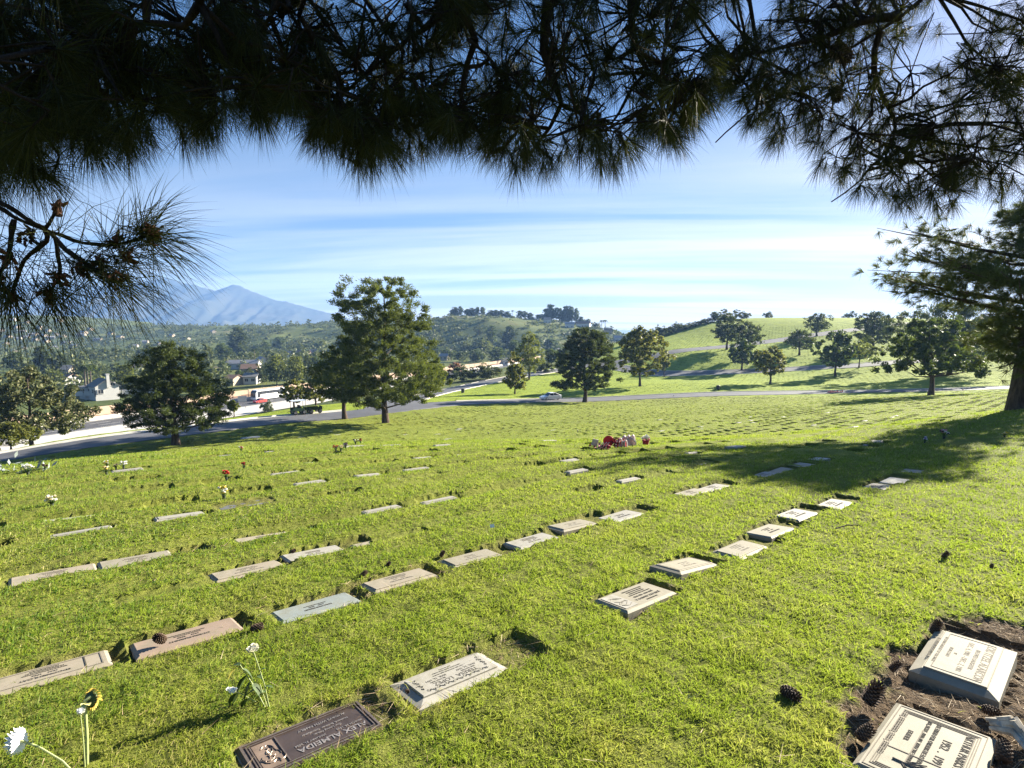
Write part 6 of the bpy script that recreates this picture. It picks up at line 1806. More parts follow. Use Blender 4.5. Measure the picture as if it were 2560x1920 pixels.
# little houses dotted over the far left hillside
pr_ = None
HH = [(42, 820), (54, 832), (81, 840), (45, 850), (90, 852), (116, 856), (127, 847), (163, 861), (172, 858), (204, 840), (210, 834), (60, 873), (35, 880), (148, 804), (120, 830), (157, 843), (20, 845), (100, 822), (30, 802), (135, 872), (70, 808), (185, 868), (364, 858), (335, 868), (399, 862), (246, 852), (226, 826), (5, 828), (88, 838), (110, 842), (66, 846), (140, 838), (15, 862), (430, 842), (466, 850), (533, 832), (300, 846), (278, 838)]
for i, (px, py) in enumerate(HH):
    p = G(px, py, 150)
    if pr_ is None:
        t = thing('house', 'small pale house dotted among trees on the far left hillside', 'house', (0, 0, 0), 0, 'houses on the far left hillside')
        house_parts(t, 13, 9, 3.2, 2.2, M_cream, M_roofp, [(-4, -4.52, 1.8, 1.8, 1.4, 'y'), (0, -4.52, 1.8, 1.8, 1.4, 'y'), (4, -4.52, 1.8, 1.8, 1.4, 'y')]); pr_ = t
    else: t = dup(pr_, (0, 0, 0))
    k_ = max(0.45, p[1] / 1250.0)
    t.location = (p[0], p[1], p[2] + 0.3); t.rotation_euler = (0, 0, vg.uniform(-0.7, 0.7)); t.scale = (k_ * vg.uniform(0.8, 1.3), k_, k_ * 1.1)

# ------------------------------------------------------------------ vehicles
M_carw = plain('white car paint', (0.78, 0.79, 0.80), 0.25, 0.03, 2, 0, 0.5, 0.8)
M_carr = plain('red car paint', (0.50, 0.045, 0.035), 0.25, 0.05, 2, 0, 0.5, 0.8)
M_rubber = plain('black rubber', (0.022, 0.022, 0.024), 0.85, 0.2, 8)
M_rim = plain('alloy wheel', (0.45, 0.45, 0.46), 0.35, 0.1, 8, 0.8)
M_lamp = plain('lamp glass', (0.65, 0.65, 0.60), 0.15, 0.1, 8)
M_tail = plain('tail lamp', (0.45, 0.03, 0.02), 0.25, 0.1, 8)
def wheel(t, x, y, r, w=0.2):
    mb = MB(); Mx = np.array([[1, 0, 0], [0, 0, 1], [0, 1, 0]], float)
    mb.lathe([(r * 0.62, -w / 2), (r * 0.94, -w / 2), (r, -w * 0.3), (r, w * 0.3), (r * 0.94, w / 2), (r * 0.62, w / 2)], (x, y, r), 18, Mx)
    o = mb.build('wheel', M_rubber, t, True)
    mb = MB(); mb.lathe([(0.001, -w * 0.42), (r * 0.2, -w * 0.46), (r * 0.64, -w * 0.38), (r * 0.64, w * 0.38), (r * 0.2, w * 0.46), (0.001, w * 0.42)], (x, y, r), 12, Mx); mb.build('rim', M_rim, o)
def loft(mb, secs):
    """cross-sections (x, [(y, z)...]) joined along x"""
    k = len(secs[0][1]); V = []
    for x, ps in secs: V += [(x, a, b) for a, b in ps]
    F = []
    for i in range(len(secs) - 1):
        for j in range(k): F.append((i * k + j, i * k + (j + 1) % k, (i + 1) * k + (j + 1) % k, (i + 1) * k + j))
    mb.add(V, F)
    n0 = mb.n - len(V)
    mb.F.append(np.array([[n0 + q for q in range(k)][::-1]])); mb.M.append(np.zeros(1, int))
    mb.F.append(np.array([[mb.n - k + q for q in range(k)]])); mb.M.append(np.zeros(1, int))
def car_sec(w, z0, z1, sh=0.16):
    return [(-w, z0), (w, z0), (w * 1.02, (z0 + z1) / 2), (w * 0.97, z1 - sh * 0.3), (w * 0.86, z1), (-w * 0.86, z1), (-w * 0.97, z1 - sh * 0.3), (-w * 1.02, (z0 + z1) / 2)]
def make_car(label, loc, rz, paint):
    t = thing('car', label, 'car', loc, rz)                 # nose towards +x
    mb = MB()
    loft(mb, [(2.22, car_sec(0.66, 0.34, 0.60)), (2.10, car_sec(0.80, 0.24, 0.72)), (1.55, car_sec(0.88, 0.20, 0.84)), (0.75, car_sec(0.90, 0.20, 0.93)), (-1.0, car_sec(0.90, 0.20, 0.95)), (-1.75, car_sec(0.89, 0.22, 0.98)), (-2.14, car_sec(0.84, 0.28, 0.95)), (-2.24, car_sec(0.72, 0.36, 0.84))])
    mb.build('body', paint, t, False)
    def gs(w, z0, z1, wt): return [(-w, z0), (w, z0), (wt, z1), (-wt, z1)]
    mb = MB(); loft(mb, [(0.95, gs(0.80, 0.90, 0.93, 0.78)), (0.22, gs(0.80, 0.90, 1.385, 0.60)), (-0.80, gs(0.80, 0.90, 1.40, 0.60)), (-1.72, gs(0.78, 0.92, 0.99, 0.72))]); mb.build('windows', M_glass, t)
    mb = MB(); loft(mb, [(0.30, gs(0.61, 1.375, 1.40, 0.55)), (0.1, gs(0.63, 1.38, 1.435, 0.54)), (-0.7, gs(0.63, 1.39, 1.445, 0.54)), (-0.95, gs(0.61, 1.34, 1.40, 0.55))]); mb.build('roof', paint, t)
    for s in (-1, 1):
        mb = MB()
        mb.tube([(0.95, s * 0.80, 0.94), (0.24, s * 0.63, 1.385)], 0.035, 4); mb.tube([(-0.28, s * 0.82, 0.92), (-0.30, s * 0.625, 1.40)], 0.035, 4); mb.tube([(-1.70, s * 0.76, 0.99), (-0.88, s * 0.63, 1.38)], 0.06, 4)
        mb.build('pillar', paint, t)
        mb = MB(); mb.box((2.10, s * 0.62, 0.62), (0.20, 0.30, 0.12)); mb.build('headlight', M_lamp, t)
        mb = MB(); mb.box((-2.17, s * 0.66, 0.78), (0.14, 0.28, 0.14)); mb.build('tail_light', M_tail, t)
        mb = MB(); mb.box((0.72, s * 0.96, 0.98), (0.12, 0.14, 0.12)); mb.build('mirror', paint, t)
    for x in (1.38, -1.30):
        for s in (-1, 1): wheel(t, x, s * 0.80, 0.325)
    return t
def on_road(pl, px, off=0.0):
    d = np.abs(CX + FPX * pl[:, 0] / pl[:, 1] - px); i = int(np.argmin(d))
    i = min(max(i, 1), len(pl) - 2)
    T = pl[i + 1] - pl[i - 1]; T /= np.linalg.norm(T)
    q = pl[i] + np.array([T[1], -T[0]]) * off
    return q, math.atan2(T[1], T[0])
q, a = on_road(road_a, 1394, -1.4)
make_car('white sedan driving on the cemetery road beside the dark spreading pine', (q[0], q[1], H1(q[0], q[1]) + 0.035), a + math.pi, M_carw)
q, a = on_road(road_b, 2466, 0.5)
make_car('white car far off on the upper lawn road behind the leaning oak', (q[0], q[1], H1(q[0], q[1]) + 0.04), a, M_carw)
fa = math.atan2(FWD[1], FWD[0])
b = rp(650, 1007, FWZ); 
make_car('red car on the freeway just ahead of the white bus', (b[0], b[1], FWZ + 0.04), fa + math.pi, M_carr)
def make_bus(loc, rz):
    t = thing('bus', 'white coach bus with dark window band driving on the freeway', 'bus', loc, rz)
    L, Wd = 13.2, 2.55
    def sec(x, w, z0, z1, r=0.25): return (x, [(-w, z0), (w, z0), (w, z1 - r), (w - r, z1), (-w + r, z1), (-w, z1 - r)])
    mb = MB(); loft(mb, [sec(L / 2, 1.10, 0.55, 2.2), sec(L / 2 - 0.12, 1.24, 0.35, 2.75), sec(L / 2 - 0.65, 1.275, 0.30, 3.50), sec(-L / 2 + 0.35, 1.275, 0.30, 3.55), sec(-L / 2, 1.22, 0.45, 3.40)])
    mb.build('body', M_carw, t)
    for s in (-1, 1):
        mb = MB(); n = 8
        for i in range(n):
            x0 = -L / 2 + 0.7 + i * 1.38
            mb.box((x0 + 0.68, s * 1.283, 2.55), (1.34, 0.03, 0.98))
        mb.prism([(L / 2 - 1.9, 1.2), (L / 2 - 0.75, 1.0), (L / 2 - 0.75, 3.0), (L / 2 - 1.9, 3.02)], s * 1.283 - 0.015, s * 1.283 + 0.015)
        mb.build('window_band', M_glass, t)
        mb = MB(); mb.box((L / 2 - 0.09, s * 0.85, 0.85), (0.12, 0.4, 0.22)); mb.build('headlight', M_lamp, t)
        mb = MB(); mb.tube([(L / 2 - 0.3, s * 1.2, 3.0), (L / 2 + 0.25, s * 1.4, 2.9), (L / 2 + 0.25, s * 1.4, 2.3)], 0.06, 5); mb.build('mirror', M_rubber, t)
        for x in (L / 2 - 2.6, -L / 2 + 3.7, -L / 2 + 2.5): wheel(t, x, s * 1.12, 0.52, 0.3)
    mb = MB(); mb.prism([(L / 2 - 0.1, 1.15), (L / 2 + 0.045, 1.15), (L / 2 + 0.045, 2.2), (L / 2 - 0.06, 2.8), (L / 2 - 0.54, 3.4), (L / 2 - 0.7, 3.3)], -1.10, 1.10)
    mb.build('windshield', M_glass, t)
    return t
b = rp(674, 997, FWZ)
make_bus((b[0], b[1], FWZ + 0.04), fa + math.pi)
# carts by the roadside under the tall pine
M_green = plain('dark green paint', (0.035, 0.075, 0.040), 0.45, 0.15, 6)
for k_, (px, lab, roof) in enumerate([(778, 'dark green utility cart with pale canopy parked on the road edge', True), (800, 'dark green flat trailer behind the canopied cart', False), (822, 'second dark green trailer at the end of the cart train', False)]):
    q, a = on_road(road_a, px, -4.2)
    t = thing('utility_cart', lab, 'cart', (q[0], q[1], H1(q[0], q[1]) + 0.04), a + math.pi)
    mb = MB(); mb.box((0, 0, 0.55), (1.9, 1.2, 0.12)); mb.box((0.1, 0.56, 0.75), (1.6, 0.06, 0.3)); mb.box((0.1, -0.56, 0.75), (1.6, 0.06, 0.3)); mb.box((-0.92, 0, 0.78), (0.06, 1.18, 0.35)); mb.build('bed', M_green, t)
    mb = MB(); mb.tube([(0.9, 0, 0.5), (1.5, 0, 0.42)], 0.04, 5); mb.build('hitch', M_rubber, t)
    for x in (-0.6, 0.6):
        for s in (-1, 1): wheel(t, x, s * 0.58, 0.30, 0.16)
    if roof:
        mb = MB(); mb.box((0.0, 0, 1.9), (1.9, 1.25, 0.08)); mb.build('canopy', M_carw, t)
        mb = MB()
        for x in (-0.85, 0.85):
            for s in (-1, 1): mb.tube([(x, s * 0.55, 0.6), (x, s * 0.55, 1.87)], 0.03, 5)
        mb.build('canopy_frame', M_rubber, t)
        mb = MB(); mb.box((0.15, 0, 0.8), (0.5, 1.0, 0.14)); mb.box((-0.1, 0, 1.05), (0.12, 1.0, 0.45)); mb.build('seat', M_rubber, t)
# roadside furniture
M_steel = plain('grey sign back', (0.30, 0.31, 0.32), 0.5, 0.1, 4, 0.3)
b = rp(607, 1022, FWZ)
t = thing('road_sign', 'grey back of a freeway sign on two posts beside the pale lanes', 'sign', (b[0], b[1], FWZ), R(25))
mb = MB(); mb.box((0, 0, 3.0), (2.4, 0.06, 1.7)); mb.build('panel', M_steel, t)
for s in (-1, 1):
    mb = MB(); mb.box((s * 0.8, 0.06, 1.8), (0.12, 0.10, 3.7)); mb.build('post', M_steel, t)
M_bin = plain('dark bin plastic', (0.035, 0.036, 0.038), 0.6, 0.2, 4)
for px, py, lab in [(1795, 974, 'dark litter bin on the far edge of the cemetery road'), (1157, 982, 'small dark litter bin on the near edge of the valley road')]:
    b = G(px, py, 60)
    t = thing('litter_bin', lab, 'bin', b)
    mb = MB(); mb.lathe([(0.001, 0.0), (0.33, 0.0), (0.38, 0.1), (0.40, 0.8), (0.001, 0.8)], sides=14); mb.build('barrel', M_bin, t, False)
    mb = MB(); mb.lathe([(0.43, 0.78), (0.43, 0.86), (0.30, 0.98), (0.001, 1.02)], sides=14); mb.build('lid', M_bin, t, False)
for px, lab in [(1202, 'dark storm drain slot in the far kerb of the valley road, left one'), (1231, 'dark storm drain slot in the far kerb of the valley road, right one')]:
    q, a = on_road(road_b, px, -3.85)
    mb = MB(); mb.box((0, 0, 0.09), (3.6, 0.5, 0.16)); mb.box((0, 0, 0.185), (3.9, 0.7, 0.03))
    o = mb.build('storm_drain', M_bin); o.location = (q[0], q[1], H1(q[0], q[1])); o.rotation_euler = (0, 0, a)
    tag(o, lab, 'drain')
# ------------------------------------------------------------------ flowers and keepsakes left on the graves
def petal_ball(mb, c, r, g, n=9):
    """one bloom: petals cupped round a centre"""
    for i in range(n):
        a = i * 2.4 + g.uniform(-0.2, 0.2); e = g.uniform(0.0, 1.2)
        d = np.array([math.cos(a) * math.cos(e), math.sin(a) * math.cos(e), math.sin(e)])
        s = unit(np.cross(d, [0.3, 0.2, 1.0])); u = np.cross(s, d)
        p = c + d * r * 0.45
        mb.add([p - s * r * 0.5 - u * r * 0.2, p + s * r * 0.5 - u * r * 0.2, p + d * r * 0.5 + s * r * 0.42 + u * r * 0.25, p + d * r * 0.62 + u * r * 0.3, p + d * r * 0.5 - s * r * 0.42 + u * r * 0.25], np.zeros((0, 3), int))
        b = mb.n - 5
        mb.F.append(np.array([[b, b + 1, b + 2, b + 3, b + 4]])); mb.M.append(np.full(1, mb.mi))
PC = {'white': (0.75, 0.74, 0.68), 'red': (0.48, 0.03, 0.03), 'yellow': (0.68, 0.50, 0.06), 'pink': (0.62, 0.25, 0.30), 'cream': (0.70, 0.60, 0.38), 'dark': (0.07, 0.03, 0.04), 'violet': (0.30, 0.20, 0.42)}
PM = {k: plain(k + ' petals', v, 0.7, 0.15, 20) for k, v in PC.items()}
M_stem = plain('flower stems and leaves', (0.06, 0.11, 0.025), 0.6, 0.3, 25)
M_vase = plain('dark flower cone', (0.05, 0.06, 0.05), 0.5, 0.2, 10)
_bq = {}
def bouquet_meshes(cols, seed):
    if (cols, seed) in _bq: return _bq[(cols, seed)]
    g = np.random.default_rng(seed)
    va = MB(); va.lathe([(0.001, -0.05), (0.035, -0.05), (0.055, 0.10), (0.045, 0.10), (0.040, 0.06), (0.001, 0.06)], sides=12)
    st = MB(); bl = MB()
    for i in range(13):
        a = g.uniform(0, 6.28); sp = g.uniform(0.03, 0.15); h = g.uniform(0.19, 0.34)
        e = np.array([sp * math.cos(a), sp * math.sin(a), h])
        st.tube([(0, 0, 0.05), e * 0.5 + [0, 0, 0.04], e], 0.004, 4)
        bl.mi = i % len(cols); petal_ball(bl, e, g.uniform(0.045, 0.065), g)
    for i in range(30):
        a = g.uniform(0, 6.28); e = g.uniform(0.1, 1.2); d = np.array([math.cos(a) * math.cos(e), math.sin(a) * math.cos(e), math.sin(e)])
        b = np.array([0, 0, 0.10]); s = unit(np.cross(d, [0, 0, 1.0])) * 0.02; L = g.uniform(0.10, 0.2)
        st.add([b, b + d * L * 0.5 + s, b + d * L, b + d * L * 0.5 - s], [(0, 1, 2, 3)])
    _bq[(cols, seed)] = (va.mesh('vase', M_vase), st.mesh('leaves', M_stem), bl.mesh('blooms', [PM[c] for c in cols]))
    return _bq[(cols, seed)]
def bouquet(px, py, cols, lab, size=1.0, seed=1, Y0=1.0):
    p = G(px, py, Y0)
    t = thing('flower_bouquet', lab, 'flowers', p, px * 0.7, 'flowers left on the graves')
    size *= 0.42; t.scale = (size,) * 3
    for n, m in zip(('vase', 'leaves', 'blooms'), bouquet_meshes(cols, seed)): link(n, m, t)
    return t
for a in [(130, 1266, ('white', 'cream'), 'white and cream flower bunch alone on the far left lawn', 1.0, 1), (566, 1199, ('red',), 'rounded red flower bunch left of the middle of the lawn', 1.0, 2), (610, 1172, ('dark', 'red'), 'small dark red flower bunch beyond the rounded red one', 0.8, 3),
          (266, 1185, ('yellow', 'cream'), 'yellow flower bunch, nearest of the cluster on the left lawn', 0.9, 4), (290, 1173, ('cream', 'dark'), 'small cream flower bunch in the middle of the cluster on the left lawn', 0.7, 5), (309, 1171, ('white',), 'white flower bunch at the right of the cluster on the left lawn', 0.9, 6),
          (268, 1167, ('white', 'yellow'), 'white and yellow flower bunch at the back of the cluster on the left lawn', 0.8, 7), (70, 1186, ('white',), 'white flower bunch beside the grey wreath at the far left', 1.2, 8), (113, 1174, ('dark',), 'dark little flower bunch right of the grey wreath', 0.7, 9),
          (603, 1128, ('white', 'red'), 'white and red flower bunch under the pine shadow band at left', 0.8, 10), (577, 1092, ('dark', 'pink'), 'dark pink flower bunch beside a white slab near the road', 0.9, 11), (840, 1127, ('dark', 'red'), 'dark red flower bunch, leftmost of the group below the tallest pine', 1.0, 12),
          (852, 1128, ('cream',), 'cream flower bunch in the middle of the group below the tallest pine', 0.9, 13), (864, 1121, ('dark', 'violet'), 'dark violet flower bunch in the group below the tallest pine', 1.0, 14), (889, 1111, ('white', 'dark'), 'white and dark flower bunch further right below the tallest pine', 1.0, 15),
          (901, 1108, ('dark', 'red'), 'dark flower bunch at the right end below the tallest pine', 1.0, 16), (1013, 1086, ('cream', 'yellow'), 'cream and yellow flower bunch on the middle lawn', 1.1, 17), (1044, 1082, ('dark',), 'dark bronze coloured flower bunch on the middle lawn', 1.1, 18),
          (1221, 1086, ('white', 'dark'), 'white flower bunch in the centre of the wide lawn', 1.2, 19), (1444, 1080, ('white',), 'tall white flower bunch left of the red and white keepsakes', 1.3, 20), (1198, 1015, ('pink', 'dark'), 'dark pink flowers near the road left of the white car', 1.8, 21),
          (1085, 1036, ('cream',), 'pale flower bunch near the shadow of the dark spreading pine', 1.4, 22), (1179, 1056, ('white', 'dark'), 'small white and dark flower bunch in the long tree shadow', 1.1, 23), (1484, 1017, ('dark', 'red'), 'dark flowers at the foot of the dark spreading pine', 1.7, 24),
          (1290, 1036, ('white',), 'row of white flowers at the right of the long tree shadow', 1.1, 25), (1310, 1035, ('white', 'pink'), 'white and pink flowers in the long tree shadow', 1.0, 26), (1899, 1062, ('cream', 'dark'), 'cream flower bunch on the sunny right lawn', 1.0, 27),
          (1889, 1038, ('dark',), 'dark leafy bunch on the right lawn behind the cream flowers', 1.0, 28), (1808, 1025, ('dark', 'red'), 'dark heap of flowers on the right lawn', 1.5, 29), (2312, 1107, ('white', 'violet'), 'pale violet flower bunch in the tree shade at right', 1.0, 30),
          (2360, 1097, ('white', 'dark', 'pink'), 'largest mixed flower bunch in the tree shade at right', 1.55, 31), (2511, 1093, ('cream', 'yellow'), 'faint cream flowers in the tree shade at the right edge', 0.9, 32), (1620, 1008, ('dark',), 'tiny dark bunch near the road right of the dark spreading pine', 1.2, 33), (2407, 976, ('dark', 'red'), 'tiny dark bunch on the lawn by the road at the far right', 1.6, 34), (1684, 991, ('dark',), 'small dark bunch on the road verge below the bin', 1.5, 35)]:
    bouquet(*a)
# tall mixed bunch with a white paper bird beside a flat dark stone
t = bouquet(560, 1246, ('white', 'yellow'), 'tall leafy flower bunch with a white top beside a flat dark stone', 1.15, 41)
# grey wreath at the far left
p = G(40, 1178)
mb = MB(); g = np.random.default_rng(5)
for i in range(90):
    a = g.uniform(0, 6.28); c = p + np.array([0.55 * math.cos(a), 0.30 * math.sin(a), 0.06]) + g.normal(0, 0.05, 3)
    d = unit(g.normal(0, 1, 3) + [0, 0, 0.5]); s = unit(np.cross(d, [0.2, 0.4, 1])) * 0.03
    mb.add([c, c + d * 0.08 + s, c + d * 0.17, c + d * 0.08 - s], [(0, 1, 2, 3)])
tag(mb.build('wreath', plain('grey green wreath leaves', (0.20, 0.23, 0.21), 0.8, 0.4, 20)), 'grey leafy wreath lying on the lawn at the far left edge', 'wreath')
# pale slab by the road shadow
p = G(626, 1095); mb = MB(); frustum(mb, 0.8, 0.35, -0.05, 0.07, 0.03, 0.09)
o = mb.build('white_slab', M_white); o.location = p; orient(o, p); tag(o, 'broad white stone slab lying in the pine shadow near the road', 'slab')

# red and white keepsakes out on the lawn
M_red = plain('red ribbon cloth', (0.52, 0.03, 0.04), 0.6, 0.15, 12)
M_wine = plain('wine red cloth', (0.20, 0.015, 0.03), 0.7, 0.3, 12)
M_pinkw = plain('white satin ribbon', (0.50, 0.42, 0.41), 0.5, 0.1, 12)
def ribbon_arch(mb, c, w, h, n=7, wd=0.03):
    for i in range(n):
        x0 = c[0] + (i / (n - 1) - 0.5) * w; th = np.linspace(0, math.pi, 9)
        q = np.stack([x0 - 0.05 + 0.09 * (1 - np.cos(th)) / 2 * 1.4, np.full(9, c[1]) + 0.02 * i, c[2] + h * np.sin(th) * (0.8 + 0.2 * math.sin(i * 2))], -1)
        mb.tube(q, wd * 0.5, 4)
def at_px(px, py, dz=0.0):
    p = G(px, py); return np.array([p[0], p[1], p[2] + dz])
g = np.random.default_rng(15)
p = at_px(1502, 1124)
t = thing('ribbon_heap', 'wine red cloth heap with pale stripes and white card, leftmost of the keepsakes', 'keepsake', p); t.scale = (0.68,) * 3
mb = MB()
for i in range(60):
    c = np.array([g.normal(0, 0.16), g.normal(0, 0.09), abs(g.normal(0.10, 0.05))]); d = unit(g.normal(0, 1, 3)); s = unit(np.cross(d, [0, 0, 1])) * 0.05
    mb.add([c - d * 0.09, c + s, c + d * 0.09, c - s], [(0, 1, 2, 3)])
mb.build('cloth', M_wine, t)
mb = MB()
for i in range(4): mb.tube([(-0.15 + i * 0.09, -0.12, 0.02), (-0.1 + i * 0.1, -0.1, 0.2), (0.0 + i * 0.1, -0.05, 0.28)], 0.014, 4)
mb.build('stripes', M_pinkw, t)
mb = MB(); mb.box((-0.28, 0, 0.2), (0.22, 0.02, 0.26)); o = mb.build('card', M_pinkw, t); o.rotation_euler = (0.1, 0.25, 0)
p = at_px(1521, 1121)
mb = MB(); mb.lathe([(0.001, -0.012), (0.13, -0.012), (0.14, 0), (0.13, 0.012), (0.001, 0.012)], (0, 0, 0.19), 20, np.array([[1, 0, 0], [0, 0, 1], [0, 1, 0]], float)); mb.tube([(0, 0, 0), (0, 0, 0.08)], 0.012, 5)
o = mb.build('red_disc', M_red); o.location = p; tag(o, 'bright red round disc standing among the keepsakes on the lawn', 'keepsake')
p = at_px(1537, 1121)
t = thing('bow', 'dark bow on a wine red bunch in the middle of the keepsakes', 'keepsake', p); t.scale = (0.68,) * 3
mb = MB()
for s in (-1, 1):
    th = np.linspace(0, 2 * math.pi, 12); mb.tube(np.stack([s * 0.09 * (1 - np.cos(th)) * 0.8, 0.03 * np.sin(th), 0.30 + 0.08 * np.sin(th)], -1), 0.025, 5)
mb.build('loops', M_wine, t)
mb = MB()
for i in range(26):
    c = np.array([g.normal(0, 0.10), g.normal(0, 0.06), g.uniform(0.02, 0.26)]); petal_ball(mb, c, 0.05, g, 5)
mb.build('blooms', PM['dark'], t)
p = at_px(1550, 1118)
t = thing('striped_ribbon', 'red and white striped curled ribbons standing upright on the lawn', 'keepsake', p); t.scale = (0.68,) * 3
mb = MB(); ribbon_arch(mb, (0, 0, 0), 0.30, 0.34, 4, 0.07); mb.build('red_ribbon', M_red, t)
mb = MB(); ribbon_arch(mb, (0.05, -0.05, 0), 0.30, 0.36, 4, 0.06); mb.build('white_ribbon', M_pinkw, t)
p = at_px(1573, 1115)
t = thing('white_bow', 'large white satin bow standing upright right of the striped ribbons', 'keepsake', p); t.scale = (0.68,) * 3
mb = MB(); ribbon_arch(mb, (-0.05, 0, 0), 0.42, 0.40, 8, 0.10); mb.build('loops', M_pinkw, t)
mb = MB(); mb.tube([(0.1, 0, 0.3), (0.25, 0, 0.15), (0.24, 0, 0)], 0.04, 5); mb.tube([(-0.1, 0, 0.3), (-0.05, 0.02, 0.1), (0.02, 0, 0)], 0.04, 5); mb.build('tails', M_pinkw, t)
p = at_px(1614, 1112)
t = thing('flower_pot', 'wine red pot of white flowers at the right end of the keepsakes', 'flowers', p); t.scale = (0.68,) * 3
mb = MB(); mb.lathe([(0.001, 0), (0.10, 0), (0.15, 0.20), (0.13, 0.20), (0.001, 0.17)], sides=14); mb.build('pot', M_wine, t)
mb = MB()
for i in range(18): petal_ball(mb, np.array([g.normal(0, 0.07), g.normal(0, 0.06), g.uniform(0.22, 0.36)]), 0.06, g)
mb.build('blooms', PM['white'], t)
mb = MB()
for i in range(5): petal_ball(mb, np.array([g.normal(0.05, 0.06), -0.08, g.uniform(0.15, 0.25)]), 0.05, g)
mb.build('pink_blooms', PM['pink'], t)
p = at_px(2088, 981)
t = thing('memorial_row', 'low row of red and white keepsakes beside the road at right', 'keepsake', p)
mb = MB()
for i in range(9): mb.tube([(-1.4 + i * 0.35, 0, 0), (-1.4 + i * 0.35 + 0.1, 0, 0.28 + 0.12 * (i % 3)), (-1.25 + i * 0.35, 0.02, 0.05)], 0.07, 5)
mb.box((0, 0.05, 0.06), (3.0, 0.3, 0.12)); mb.build('red_cloth', M_red, t)
mb = MB()
for i in range(5): petal_ball(mb, np.array([-1.2 + i * 0.6, -0.12, 0.28]), 0.16, g)
mb.build('blooms', PM['white'], t)

# --- the cut flowers stuck in the turf close to the camera
def leaf_blade(mb, b, d, L, w, curl=0.3):
    d = unit(np.array(d, float)); s = unit(np.cross(d, [0.1, 0.2, 1.0])); u = np.cross(s, d)
    t = np.linspace(0, 1, 7); c = np.array(b) + d * (L * t)[:, None] - np.array([0, 0, 1]) * (curl * L * t ** 2)[:, None]
    ww = w * np.sin(np.pi * (0.06 + 0.94 * t)) ** 0.8
    V = np.stack([c - s * ww[:, None] + u * ww[:, None] * 0.3, c, c + s * ww[:, None] + u * ww[:, None] * 0.3], 1).reshape(-1, 3)
    i = np.arange(6)[:, None] * 3; F = np.concatenate([np.stack([i + 0, i + 1, i + 4, i + 3], -1).reshape(-1, 4), np.stack([i + 1, i + 2, i + 5, i + 4], -1).reshape(-1, 4)])
    mb.add(V, F)
M_pstem = plain('pale green stem', (0.30, 0.34, 0.14), 0.6, 0.2, 40)
M_petw = plain('white petals', (0.86, 0.86, 0.84), 0.6, 0.05, 20)
M_sunfl = plain('wilted yellow petals', (0.42, 0.29, 0.04), 0.7, 0.25, 30)
M_dleaf = plain('dark leaf', (0.045, 0.075, 0.020), 0.6, 0.35, 30)
M_wilt = plain('wilted yellow leaf', (0.34, 0.30, 0.06), 0.7, 0.35, 30)
def world_px(px, py, Y): return P(px, py, Y)
# daisy leaning left
root = G(200, 1935); Yd = root[1]
tip = P(52, 1852, Yd - 0.05)
t = thing('daisy', 'white daisy on a long pale stem leaning left at the bottom left corner', 'flower', root)
mb = MB(); r0 = np.zeros(3); e = tip - root
mb.tube([r0 - [0, 0, 0.03], e * 0.3 + [0, 0, 0.015], e * 0.7 + [0, 0, 0.02], e], [0.0045, 0.0042, 0.0042, 0.005], 6)
for f, d in ((0.72, (-0.6, 0.1, -0.2)), (0.8, (-0.2, 0.3, 0.5))): mb.tube([e * f + [0, 0, 0.018], e * f + np.array(d) * 0.06], 0.0016, 4)
mb.build('stem', M_pstem, t)
ax = unit(np.array([-0.93, -0.10, -0.12])); s1 = unit(np.cross(ax, [0, 0, 1.0])); s2 = np.cross(ax, s1)
mb = MB(); g = np.random.default_rng(2)
for lay in range(3):
    for i in range(20):
        a = i / 20 * 6.283 + lay * 0.16; d = s1 * math.cos(a) + s2 * math.sin(a); q = np.cross(ax, d)
        L = 0.050 * g.uniform(0.85, 1.1); w = 0.0085
        b = e + d * 0.004; up = ax * (0.004 + 0.008 * lay)
        mb.add([b - q * w * 0.5, b + q * w * 0.5, b + d * L * 0.7 + q * w + up, b + d * L + up * 1.6, b + d * L * 0.7 - q * w + up], np.zeros((0, 3), int))
        n_ = mb.n - 5; mb.F.append(np.array([[n_, n_ + 1, n_ + 2, n_ + 3, n_ + 4]])); mb.M.append(np.zeros(1, int))
mb.build('petals', M_petw, t)
mb = MB(); mb.lathe([(0.001, 0.012), (0.007, 0.009), (0.010, 0.0), (0.001, -0.004)], sides=10); o = mb.build('disc', M_sunfl, t); o.location = e + ax * 0.008
# sunflower seen from behind
root = G(216, 1905); Yd = root[1]
t = thing('sunflower', 'wilting sunflower seen from behind on a thick pale stem at bottom left', 'flower', root)
top = P(213, 1752, Yd + 0.02) - root
mb = MB(); mb.tube([(0, 0, -0.04), top * 0.4 + [0.004, 0, 0], top * 0.8, top, top + [0.012, 0.02, 0.006]], [0.0072, 0.0075, 0.007, 0.0075, 0.009], 8); mb.build('stem', M_pstem, t)
c = top + np.array([0.006, 0.022, -0.010]); ax = unit(np.array([0.25, 0.9, -0.25])); s1 = unit(np.cross(ax, [0, 0, 1.0])); s2 = np.cross(ax, s1)
mb = MB(); Mx = np.stack([s1, s2, ax], 1); mb.lathe([(0.001, -0.010), (0.02, -0.009), (0.036, 0.0), (0.036, 0.006), (0.001, 0.008)], c, 16, Mx); mb.build('head', M_dleaf, t)
mb = MB()
for i in range(22):
    a = i / 22 * 6.283; d = s1 * math.cos(a) + s2 * math.sin(a)
    leaf_blade(mb, c + d * 0.03, d + ax * 0.25, 0.022 * (1.5 if -1.2 < a - 5.6 < 1.2 else 0.7), 0.009, 0.5)
mb.build('petals', M_sunfl, t)
